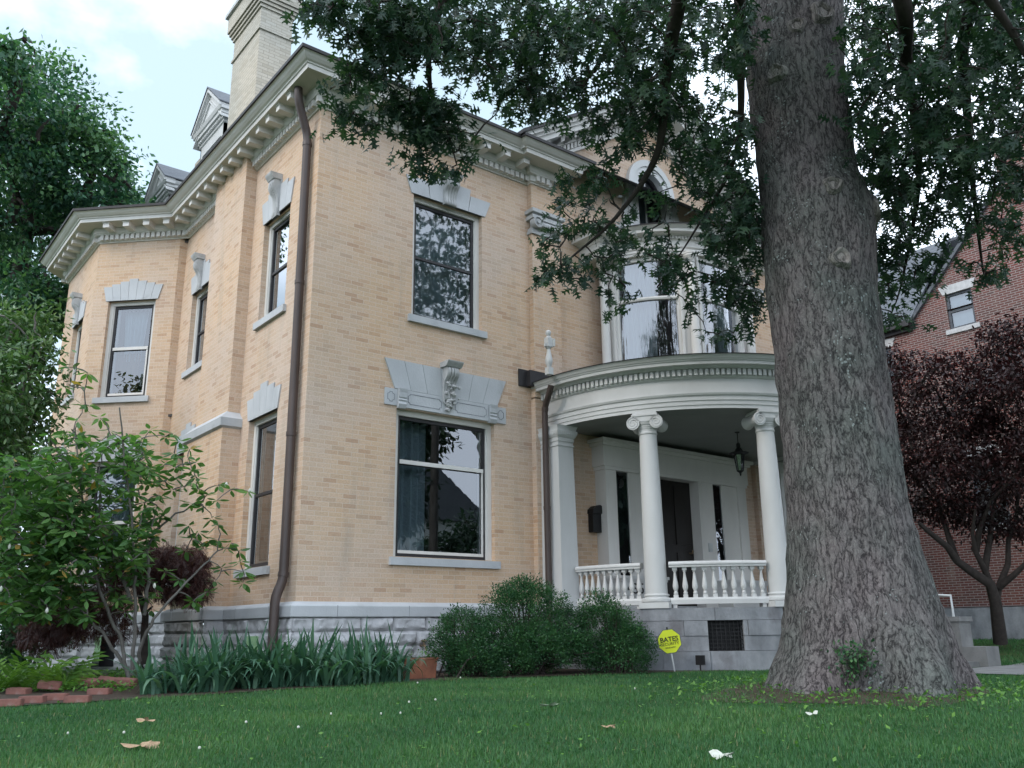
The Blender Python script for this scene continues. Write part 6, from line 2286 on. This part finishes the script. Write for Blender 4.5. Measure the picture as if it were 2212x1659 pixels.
cl = px_clusters([(1945, 790, 45), (1925, 850, 45), (1990, 830, 50), (2030, 790, 35), (1960, 920, 70), (2050, 900, 70), (2110, 820, 60), (2150, 760, 50), (2190, 720, 45), (2200, 820, 70), (2130, 900, 80), (2030, 990, 80), (1950, 1010, 60), (2120, 1000, 90), (2210, 950, 80), (2180, 1050, 70), (2060, 1080, 60), (2250, 800, 90), (2260, 1000, 100), (1990, 1090, 45), (2130, 1120, 50), (2220, 1130, 50)], DP, 1.0, 0.9)
connect(nodes, [c for c, r3 in cl], mb, 0.03, 0.012, 0.08, 5)
mb.build('trunk', MAT['twig'], pt, smooth=60, fixn=False)
P_, D_, S_, RR = clump_leaves(cl, 30, 0.10, OVAL, 0.3, 0.0, 95, 0.16)
tri_mesh('crown', [leaf_arrays(P_, D_, S_, OVAL, RR)], MAT['plum_leaf'], pt)


# boxwood bushes
def boxwood(loc, lobes, n, label):
    t = thing('boxwood_bush', loc, label, 'bush', 'boxwood bushes in front of the porch')
    P_, D_, S_, RR, br = [], [], [], [], []
    tot = sum(l[3] ** 2 for l in lobes)
    for lx_, ly_, lz_, lr_, sq in lobes:
        k = int(n * lr_ ** 2 / tot)
        nc = max(10, int(k / 28))
        d = unit(rng.normal(0, 1, (nc, 3)))
        d[:, 2] = np.abs(d[:, 2]) * 1.0 - 0.35 * (rng.random(nc) < 0.5)
        d = unit(d)
        rr = lr_ * (0.62 + 0.44 * rng.random(nc) ** 0.6)
        c = np.array([lx_, ly_, lz_]) + d * rr[:, None] * np.array([1, 1, sq])
        tone = rng.random(nc)
        for q, dd, tn in zip(c, d, tone):
            m_ = 28
            P_.append(q + rng.normal(0, 0.042, (m_, 3)))
            D_.append(dd * 0.9 + rng.normal(0, 0.6, (m_, 3)) + np.array([0, 0, 0.4]))
            S_.append(rng.uniform(0.020, 0.036, m_))
            RR.append(np.clip(tn * 0.65 + rng.normal(0.15, 0.14, m_), 0, 1))
        br += list(c[:: max(1, nc // 14)])
    P_ = np.concatenate(P_) + np.array(loc)
    keep = P_[:, 2] > g1(loc[0], loc[1]) + 0.0
    tri_mesh('foliage', [leaf_arrays(P_[keep], np.concatenate(D_)[keep], np.concatenate(S_)[keep], SMALL, np.concatenate(RR)[keep])], MAT['box_leaf'], t)
    m1 = MB()
    for q in br:
        e0 = np.array(loc) + np.array([rng.normal(0, 0.12), rng.normal(0, 0.12), 0.0])
        q = q + np.array(loc)
        mid = (e0 + q) / 2 + np.array([0, 0, 0.08])
        m1.tube([e0, mid, q], [0.014, 0.009, 0.004], 5, cap=False)
    m1.build('stem', MAT['twig'], t, fixn=False)
    return t


boxwood((2.95, -1.30, -1.0), [(0.0, 0.1, 0.62, 0.68, 0.95), (-0.42, 0.0, 0.34, 0.46, 0.9), (0.36, -0.1, 0.42, 0.50, 0.95), (0.05, 0.15, 1.02, 0.36, 0.8), (-0.25, -0.35, 0.28, 0.48, 0.8), (0.25, -0.45, 0.28, 0.46, 0.8), (0.5, -0.2, 0.15, 0.42, 0.7), (-0.5, -0.2, 0.12, 0.36, 0.7), (-0.2, 0.1, 0.95, 0.26, 0.8)], 44000, 'largest round green boxwood bush, in the middle of three beside the porch')
boxwood((3.92, -1.95, -1.0), [(0.0, 0.1, 0.46, 0.48, 1.05), (0.12, -0.15, 0.30, 0.42, 0.85), (-0.15, 0.1, 0.74, 0.34, 1.0), (0.25, 0.05, 0.52, 0.28, 0.9), (-0.1, -0.2, 0.12, 0.42, 0.7)], 22000, 'dark boxwood bush on the right, touching the porch base near the yellow sign')
boxwood((1.92, -1.1, -1.0), [(0.0, 0.0, 0.42, 0.40, 1.0), (0.05, 0.05, 0.68, 0.25, 0.9), (0.05, -0.2, 0.22, 0.38, 0.8), (-0.2, 0.0, 0.3, 0.27, 0.9), (0.1, -0.2, 0.08, 0.38, 0.6)], 17000, 'smallest boxwood bush with some yellowed sprigs, nearest the terracotta planter')


# iris clumps: strap leaves
def iris_mesh(seed):
    r_ = np.random.default_rng(seed)
    V_, T_, A_ = [], [], []
    o = 0
    for k in range(30):
        a = r_.uniform(0, 2 * PI)
        L_ = r_.uniform(0.40, 0.72)
        w0 = r_.uniform(0.015, 0.024)
        lean = r_.uniform(0.05, 0.75)
        bend = r_.uniform(1.5, 2.9) if r_.random() < 0.66 else r_.uniform(0.1, 0.8)
        fan = np.array([math.cos(a), math.sin(a), 0])
        side = np.array([-fan[1], fan[0], 0]) * math.cos(0.6) + np.array([0, 0, 0])
        tw = r_.uniform(-0.7, 0.7)
        p = np.array([r_.normal(0, 0.07), r_.normal(0, 0.07), -0.02])
        th = lean
        ns = 7
        tone = np.clip(r_.normal(0.45, 0.22), 0, 0.95)
        if r_.random() < 0.03: tone = 1.0
        for i in range(ns + 1):
            f_ = i / ns
            w_ = w0 * (1 - f_ ** 3) * (0.75 + 0.5 * min(1, f_ * 3)) + 0.001
            sd = unit(side * math.cos(tw * f_) + fan * math.sin(tw * f_) * 0.6)
            V_.append(p - sd * w_); V_.append(p + sd * w_)
            A_ += [tone, tone]
            if i < ns:
                b0 = o + i * 2
                T_ += [(b0, b0 + 1, b0 + 3), (b0, b0 + 3, b0 + 2)]
            p = p + (fan * math.sin(th) + np.array([0, 0, math.cos(th)])) * L_ / ns
            th += bend / ns * (0.4 + 1.6 * f_)
        o += (ns + 1) * 2
    return np.array(V_), np.array(T_), np.array(A_)


iris_me = []
for k in range(3):
    o = tri_mesh('iris_plant', [iris_mesh(40 + k)], MAT['iris_leaf'])
    iris_me.append(o.data)
    bpy.data.objects.remove(o)
spots = []
for k in range(46):
    f_ = (k + rng.uniform(0.1, 0.9)) / 46
    x = -1.75 + f_ * 2.45
    y = -1.55 + rng.uniform(0.0, 1.05) - 0.1 * (x + 1)
    spots.append((x, y))
spots += [(-1.85, -1.35), (-2.1, -1.2), (0.55, -1.0), (0.5, -1.25), (0.6, -0.75)]
for k, (x, y) in enumerate(spots):
    o = link('iris_plant', iris_me[k % 3])
    o.location = (x, y, g1(x, y))
    o.rotation_euler.z = rng.uniform(0, 6.28)
    s_ = rng.uniform(0.85, 1.2)
    o.scale = (s_, s_, s_ * rng.uniform(0.9, 1.1))
    tag(o, 'iris clump with arching blue-green sword leaves in the bed along the foundation', 'plant', 'iris clumps along the foundation')


# ferns and ground cover at the left
def fern(x, y, s_, label):
    t = thing('fern', (x, y, g1(x, y)), label, 'fern', 'ferns at the left edge')
    P_, D_, S_ = [], [], []
    for k in range(14):
        a = rng.uniform(0, 2 * PI)
        d = np.array([math.cos(a), math.sin(a), rng.uniform(0.6, 1.8)])
        P_.append(np.array([x, y, g1(x, y)])); D_.append(d); S_.append(rng.uniform(0.4, 0.6) * s_)
    tri_mesh('frond', [leaf_arrays(P_, D_, S_, PINNATE)], MAT['fern'], t)
for (px, py), lb_ in zip(((10, 1440), (70, 1450), (130, 1445)), ('light green fern right at the left edge of the photo', 'light green fern second from the left edge, behind the loose bricks', 'light green fern nearest the stems of the magnolia shrub')):
    q = at_d(px, py, 11.6)
    fern(q[0], q[1], 1.0, lb_)
P_, D_, S_ = [], [], []
for _ in range(5200):
    if rng.random() < 0.75:
        px, py = rng.uniform(-40, 290), rng.uniform(1440, 1498)
    else:
        px, py = rng.uniform(-40, 400), rng.uniform(1425, 1480)
    q = ray(px, py)
    tt_ = (-1.0 - CAMP[2]) / q[2]
    p = CAMP + q * tt_
    if tt_ < 0 or p[1] > 3.5:
        continue
    hgt = rng.uniform(0.0, 0.10)
    P_.append((p[0], p[1], g1(p[0], p[1]) + hgt)); d = rng.normal(0, 1, 3); d[2] = abs(d[2]) * 0.6
    D_.append(d); S_.append(rng.uniform(0.03, 0.07))
tag(tri_mesh('ground_cover', [leaf_arrays(P_, D_, S_, SMALL)], MAT['weed']), kind='stuff')
bpy.data.objects['ground_cover']['label'] = 'low leafy ground cover at the left'

# sprouting weeds at the trunk's foot
w0 = at_s(1848, 1440, S0 - 0.75)
wt = thing('weed_clump', tuple(w0), 'bright green leafy weed clump sprouting at the foot of the oak trunk', 'plant')
P_ = w0 + rng.normal(0, 1, (380, 3)) * np.array([0.085, 0.08, 0.08]) + np.array([0, 0, 0.06])
D_ = rng.normal(0, 1, (380, 3)); D_[:, 2] -= 0.1
tri_mesh('foliage', [leaf_arrays(P_, D_, rng.uniform(0.03, 0.055, 380), SMALL)], MAT['box_leaf'], wt)
mb = MB()
for _ in range(16):
    e0 = w0 + rng.normal(0, 0.06, 3) * np.array([1, 1, 0]) - np.array([0, 0, 0.1])
    mb.tube([e0, e0 + np.array([*rng.normal(0, 0.06, 2), 0.22])], 0.004, 4)
mb.build('stem', MAT['twig'], wt)

# ------------------------------------------------------------------ small things on the lawn
# terracotta planter
tx, ty = 1.28, -1.02
pl = thing('planter', (tx, ty, -1.01), 'rectangular terracotta planter standing on the lawn edge between irises and boxwood', 'planter')
mb = MB()
def tap(mb, w0, d0, w1, d1, z0, z1, mi=0):
    mb.hexa([(tx - w0, ty - d0, z0), (tx + w0, ty - d0, z0), (tx + w0, ty + d0, z0), (tx - w0, ty + d0, z0), (tx - w1, ty - d1, z1), (tx + w1, ty - d1, z1), (tx + w1, ty + d1, z1), (tx - w1, ty + d1, z1)], mi)
tap(mb, 0.205, 0.11, 0.225, 0.125, -1.03, -0.755)
tap(mb, 0.235, 0.135, 0.235, 0.135, -0.755, -0.735)
mb.build('pot', MAT['terracotta'], pl)
mb = MB()
tap(mb, 0.21, 0.11, 0.21, 0.11, -0.735, -0.731)
mb.build('potting_soil', MAT['soil'], pl)
P_ = np.array([tx + 0.08, ty, -0.70]) + rng.normal(0, 1, (70, 3)) * np.array([0.09, 0.05, 0.03])
tri_mesh('seedling', [leaf_arrays(P_, rdir(70), rng.uniform(0.02, 0.045, 70), SMALL)], MAT['weed'], pl)

# security sign
sb = np.array([4.62, -2.46])
sgz = g1(*sb)
sg = thing('yard_sign', (sb[0], sb[1], sgz), 'yellow octagonal security sign on a thin white stake before the porch base', 'sign')
up = unit(np.array([0, 0, 1.0]) - 0.13 * _r)
nrm = np.array([-0.62, -0.78, 0.0])
nrm = unit(nrm - up * (nrm @ up))
tv = np.cross(up, nrm)
b0 = np.array([sb[0], sb[1], sgz])
cc = b0 + up * 0.42
mb = MB()
mb.tube([b0 - up * 0.08 - nrm * 0.012, b0 + up * 0.60 - nrm * 0.012], 0.011, 8)
mb.build('stake', MAT['galv'], sg)
def octa(r_):
    return [(r_ / math.cos(PI / 8) * math.cos(PI / 8 + k * PI / 4), r_ / math.cos(PI / 8) * math.sin(PI / 8 + k * PI / 4)) for k in range(8)]
def plate(mb, r_, o0, o1, mi=0):
    mb.prism([cc + tv * a + up * b + nrm * o1 for a, b in octa(r_)], [cc + tv * a + up * b + nrm * o0 for a, b in octa(r_)], mi)
mb = MB()
plate(mb, 0.165, 0.0, 0.004)
mb.build('sign_border', MAT['slate'], sg)
mb = MB()
plate(mb, 0.156, 0.004, 0.007)
mb.build('sign_face', MAT['yellow'], sg)
mb = MB()
mb.tube([cc + up * 0.16, cc + up * 0.195], 0.011, 8)
mb.build('stake_cap', MAT['black'], sg)
TFm = (tv, up, nrm, cc)
text_mesh('BATES', 0.092, TFm, 0, 0.026, 0.0105, 'lettering', MAT['black'], sg, 0.0025, 1.02, bold=0.0012)
text_mesh('SECURITY', 0.055, TFm, 0, -0.036, 0.0098, 'lettering', MAT['black'], sg, 0.0012, 1.08)
text_mesh('800-823-8427', 0.026, TFm, 0, -0.085, 0.0098, 'lettering', MAT['black'], sg, 0.0012, 1.0)

# garden spotlight
q = on = at_d(1523, 1440, 13.35)
lx0, ly0 = 4.98, -2.62
gl0 = g1(lx0, ly0)
sl = thing('garden_spotlight', (lx0, ly0, gl0), 'small dark garden spotlight on a spike beside the iron vent grille', 'spotlight')
mb = MB()
mb.box(lx0 - 0.05, lx0 + 0.05, ly0 - 0.05, ly0 + 0.04, gl0 + 0.09, gl0 + 0.22)
mb.build('lamp_head', MAT['black'], sl)
mb = MB()
mb.tube([(lx0, ly0, gl0 - 0.05), (lx0, ly0, gl0 + 0.10)], 0.012, 6)
mb.build('spike', MAT['black'], sl)

# loose edging bricks at the left
bricks = [(20, 1518, 0.2, 0), (70, 1513, 0.1, 0), (120, 1509, 0.05, 0), (168, 1512, 0.12, 0), (40, 1500, -0.1, 0.1), (105, 1497, 0.3, 0.25), (190, 1490, -0.2, 0.3), (232, 1488, 0.15, 0.35), (270, 1490, 0.0, 0.2), (330, 1490, 0.3, 0.1), (375, 1488, 0.1, 0), (215, 1500, 0.0, 0.0)]
mb = MB()
mb.box(-0.10, 0.10, -0.05, 0.05, 0, 0.057)
bo = mb.build('edging_brick', MAT['paver'])
bme = bo.data
bm = bmesh.new(); bm.from_mesh(bme)
bmesh.ops.bevel(bm, geom=bm.edges[:], offset=0.006, segments=2, affect='EDGES')
bm.to_mesh(bme); bm.free()
bpy.data.objects.remove(bo)
for k, (px, py, rz_, tl) in enumerate(bricks):
    q = ray(px, py)
    p = CAMP + q * ((-1.0 - CAMP[2]) / q[2])
    o = link('edging_brick', bme)
    o.location = (p[0], p[1], g1(p[0], p[1]) + 0.005 + 0.05 * (tl > 0.15))
    o.rotation_euler = (tl, tl * 0.4, -YAW + rz_)
    o.scale = (1.15, 1.15, 1.15)
    tag(o, 'loose old red brick edging the flower bed at the lower left', 'brick', 'loose edging bricks')


def on_ground(px, py):
    q = ray(px, py)
    z = -1.1
    for _ in range(8):
        p = CAMP + q * ((z - CAMP[2]) / q[2])
        z = g1(p[0], p[1])
    return np.array([p[0], p[1], z])


# fallen leaves and petals
for px, py, s_, mt, lb_ in ((303, 1622, 0.16, 'dry_leaf', 'curled tan dead leaf lying on the lawn at the lower left'), (313, 1566, 0.09, 'dry_leaf', 'small tan dead leaf on the lawn above the larger curled one'), (1187, 1532, 0.12, 'pale_leaf', 'pale greenish leaf lying upturned in the middle of the lawn'),
                           (1565, 1645, 0.11, 'petal', 'whitish dead leaf standing on edge at the bottom of the lawn'), (1752, 1503, 0.07, 'petal', 'small pale leaf lying below the oak roots'), (1960, 1455, 0.12, 'dry_leaf', 'pinkish brown leaf lying on the oak root at the right'), (1318, 1580, 0.08, 'dry_leaf', 'small brown leaf lying on the worn grass right of the pale leaf')):
    p = on_ground(px, py)
    D_ = [np.array([0.8, 0.3, 0.25]), np.array([-0.7, 0.4, 0.35]), np.array([0.2, -0.5, 0.4])]
    arr = leaf_arrays([p + np.array([0, 0, 0.035])] * 3, D_, [s_, s_ * 0.8, s_ * 0.6], template(half([(0, 0), (0.15, 0.22), (0.4, 0.38), (0.7, 0.30), (1.0, 0)]), 0.5, 0.3))
    tag(tri_mesh('fallen_leaf', [arr], MAT[mt]), lb_, 'leaf')

# white clover heads
mb = MB()
mb.lathe([(0.002, 0.05), (0.010, 0.052), (0.0135, 0.06), (0.011, 0.070), (0.004, 0.074)], 0, 0, 9)
mb.tube([(0, 0, -0.01), (0, 0, 0.052)], 0.002, 4, mi=1)
co = mb.build('clover_flower', [MAT['petal'], MAT['weed']], smooth=50)
cme = co.data
bpy.data.objects.remove(co)
zc = lambda x, y: ((1000 + x * 0.4973) * 0.6777, (1623 + y * 0.4973) * 0.6777)
cl_px = [zb(*q) for q in ((430, 1480), (700, 1490), (790, 1475), (1060, 1380), (1575, 1405), (1830, 1385), (2120, 1350), (1160, 1570), (1275, 1580), (1740, 1310), (1910, 1440))]
cl_px += [zc(*q) for q in ((65, 1335), (110, 1350), (405, 1340), (430, 1350), (520, 1345), (555, 1345), (640, 1140), (665, 1140), (380, 1190), (940, 1105), (1985, 1150), (2060, 1180), (2100, 1180), (610, 1270), (270, 1310), (780, 1255))]
for x, y in cl_px[::2]:
    p = on_ground(x, y)
    o = link('clover_flower', cme)
    o.location = p
    o.rotation_euler.z = rng.uniform(0, 6)
    s_ = rng.uniform(0.45, 0.8)
    o.scale = (s_, s_, 0.75)
    tag(o, 'white clover flower head dotted in the lawn grass', 'flower', 'white clover heads in the lawn')

# ------------------------------------------------------------------ grass blades
def in_bed(x, y):
    line = np.interp(x, [-6, -4.2, -3.0, -1.8, 0.4, 1.6, 2.0, 4.3, 5.3, 6.0, 12], [-1.2, -1.35, -1.55, -1.75, -1.72, -1.5, -1.95, -2.55, -3.0, -3.3, -3.3])
    return y > line
def blades(n, smin, smax, h0, h1, w):
    out = []
    s = rng.uniform(smin ** 0.5, smax ** 0.5, n) ** 2
    lat = rng.uniform(-0.66, 0.70, n)
    x = CAMP[0] + _h[0] * s + _r[0] * s * lat
    y = CAMP[1] + _h[1] * s + _r[1] * s * lat
    keep = ~in_bed(x, y) | (x > 11)
    keep &= ~((x > 6.3) & (x < 8.85) & (y < -5.0)) & ~((x > 6.0) & (x < 8.9) & (y > -5.1))
    dk = np.hypot(x - OAKP[0], y - OAKP[1])
    worn = np.exp(-((dk - 0.9) / 0.55) ** 2)
    keep &= (rng.random(n) > worn * 0.75) & (dk > 0.55)
    x, y = x[keep], y[keep]
    n = len(x)
    z = gz(x, y)
    # patchiness
    ph = np.sin(x * 2.1 + 1.3 * np.sin(y * 1.7)) * np.sin(y * 2.6 + 0.8 * np.sin(x * 2.3)) + 0.6 * np.sin(x * 5.1 + y * 3.3)
    a = rng.uniform(0, 2 * PI, n)
    hgt = rng.uniform(h0, h1, n) * (1 + 0.22 * ph)
    lean = rng.uniform(0.1, 0.9, n)
    dx, dy = np.cos(a), np.sin(a)
    B = np.stack([x, y, z], 1)
    sd = np.stack([-dy, dx, np.zeros(n)], 1) * (w * rng.uniform(0.6, 1.3, n))[:, None]
    T = B + np.stack([dx * lean * hgt, dy * lean * hgt, hgt], 1)
    V_ = np.stack([B - sd, B + sd, T], 1).reshape(-1, 3)
    T_ = np.arange(n * 3).reshape(n, 3)
    ph2 = np.sin(x * 0.9 + 2.0 * np.sin(y * 0.7 + 1.0)) * np.cos(y * 1.1 + 1.4 * np.sin(x * 0.8))
    tone = np.clip(0.46 + 0.13 * ph + 0.16 * ph2 + rng.normal(0, 0.17, n), 0, 0.93)
    tone[rng.random(n) < 0.02] = 1.0
    return V_, T_, np.repeat(tone, 3)
gr = tri_mesh('grass', [blades(320000, 3.9, 14.5, 0.016, 0.044, 0.0036), blades(30000, 14, 26, 0.04, 0.07, 0.008)], MAT['grass'])
tag(gr, 'short green lawn grass', None, None, 'stuff')
# broad-leaved weeds scattered through the grass around the oak
P_, D_, S_ = [], [], []
for _ in range(1500):
    a, rr = rng.uniform(0, 2 * PI), abs(rng.normal(1.25, 0.45))
    x, y = OAKP[0] + rr * math.cos(a), OAKP[1] + rr * math.sin(a)
    P_.append((x, y, g1(x, y) + rng.uniform(0.01, 0.06))); d = rng.normal(0, 1, 3); d[2] = abs(d[2]) * 0.5
    D_.append(d); S_.append(rng.uniform(0.025, 0.06))
for _ in range(500):
    s = rng.uniform(4.5, 10); lat = rng.uniform(-0.6, 0.6)
    x, y = CAMP[0] + _h[0] * s + _r[0] * s * lat, CAMP[1] + _h[1] * s + _r[1] * s * lat
    if in_bed(x, y): continue
    P_.append((x, y, g1(x, y) + 0.03)); d = rng.normal(0, 1, 3); d[2] = abs(d[2]) * 0.4
    D_.append(d); S_.append(rng.uniform(0.02, 0.045))
tag(tri_mesh('lawn_weeds', [leaf_arrays(P_, D_, S_, SMALL)], MAT['weed']), 'small leafy weeds in the lawn', None, None, 'stuff')

# ------------------------------------------------------------------ across the street (mirrored in the window panes), plus two added shade trees
up_ = thing('utility_pole', (11.2, -13.4, -2.0), 'wooden utility pole across the lawn, mirrored in the big lower front window', 'utility pole')
mb = MB()
mb.tube([(11.2, -13.4, -2.1), (11.2, -13.4, 8.5)], [0.17, 0.12], 12)
mb.build('pole', MAT['grey_bark'], up_)
mb = MB()
mb.box(10.2, 12.2, -13.47, -13.36, 7.7, 7.82)
mb.build('crossarm', MAT['grey_bark'], up_)
mb = MB()
for dx in (-0.85, -0.3, 0.85):
    for sgn in (-1, 1):
        pts = [(11.2 + dx + sgn * 30 * t, -13.4, 7.9 - 2.2 * (t - t * t)) for t in np.linspace(0, 1, 12)]
        mb.tube(pts, 0.012, 4)
mb.build('wire', MAT['black'], up_)
def far_tree(x, y, h, r_, label, dens=1.0):
    cl = []
    for k in range(11):
        a = rng.uniform(0, 2 * PI)
        cl.append((np.array([x + r_ * 0.6 * math.cos(a) * rng.random(), y + r_ * 0.6 * math.sin(a) * rng.random(), -2 + h * rng.uniform(0.4, 0.92)]), np.array([1, 1, 0.8]) * r_ * rng.uniform(0.35, 0.55)))
    leafy_tree('street_tree', label, [np.array([x, y, -2.1]), np.array([x, y, -2 + h * 0.35]), np.array([x + 0.2, y, -2 + h * 0.65]), np.array([x, y, -2 + h * 0.8])], 0.22, cl, 34, 0.30, OVAL, MAT['oak_leaf'], MAT['twig'], sub=int(26 * dens), subr=0.42, group='street trees mirrored in the panes')
far_tree(10.2, -16.4, 11, 3.3, 'broad street tree mirrored left of the pole in the lower front window', 2.0)
far_tree(20, -24, 7, 2.4, 'small street tree mirrored right of the pole in the lower front window')
far_tree(2, -30, 12, 4.5, 'tall street tree standing farthest left across the road')
far_tree(16, -10, 12, 4.0, 'tall tree on the next plot, right of the front walk')  # added outside the frame; blocks sky light from the right side
far_tree(21, -11, 13, 4.6, 'tall tree farthest right, before the red brick house')  # second added tree, out of view, darkens the plum tree corner
far_tree(-13, 1, 12, 3.6, 'tall tree standing beside the left end of the plot, nearest the lawn', 2.2)
far_tree(-15, 9, 13, 4.2, 'tall tree at the left of the plot, level with the bay', 2.2)
far_tree(-24, -4, 13, 4.5, 'broad tree farthest out to the left of the plot', 2.2)
fh = thing('white_house', (26, -40, -2), 'pale clapboard house across the road, mirrored in the lower front window', 'house')
mb = MB()
mb.box(21, 31, -46, -37, -2.1, 6.6)
mb.build('wall', MAT['white'], fh)
mb = MB()
mb.prism([(20.5, -36.6, 6.6), (31.5, -36.6, 6.6), (26, -36.6, 10.6)], [(20.5, -46.4, 6.6), (31.5, -46.4, 6.6), (26, -46.4, 10.6)])
mb.build('roof', MAT['slate'], fh)
for x in (22.5, 25.5, 28.5):
    for z in (-0.4, 3.2):
        mb = MB()
        mb.box(x, x + 1.1, -37.0, -36.95, z, z + 1.9)
        mb.build('window', MAT['sash'], fh)
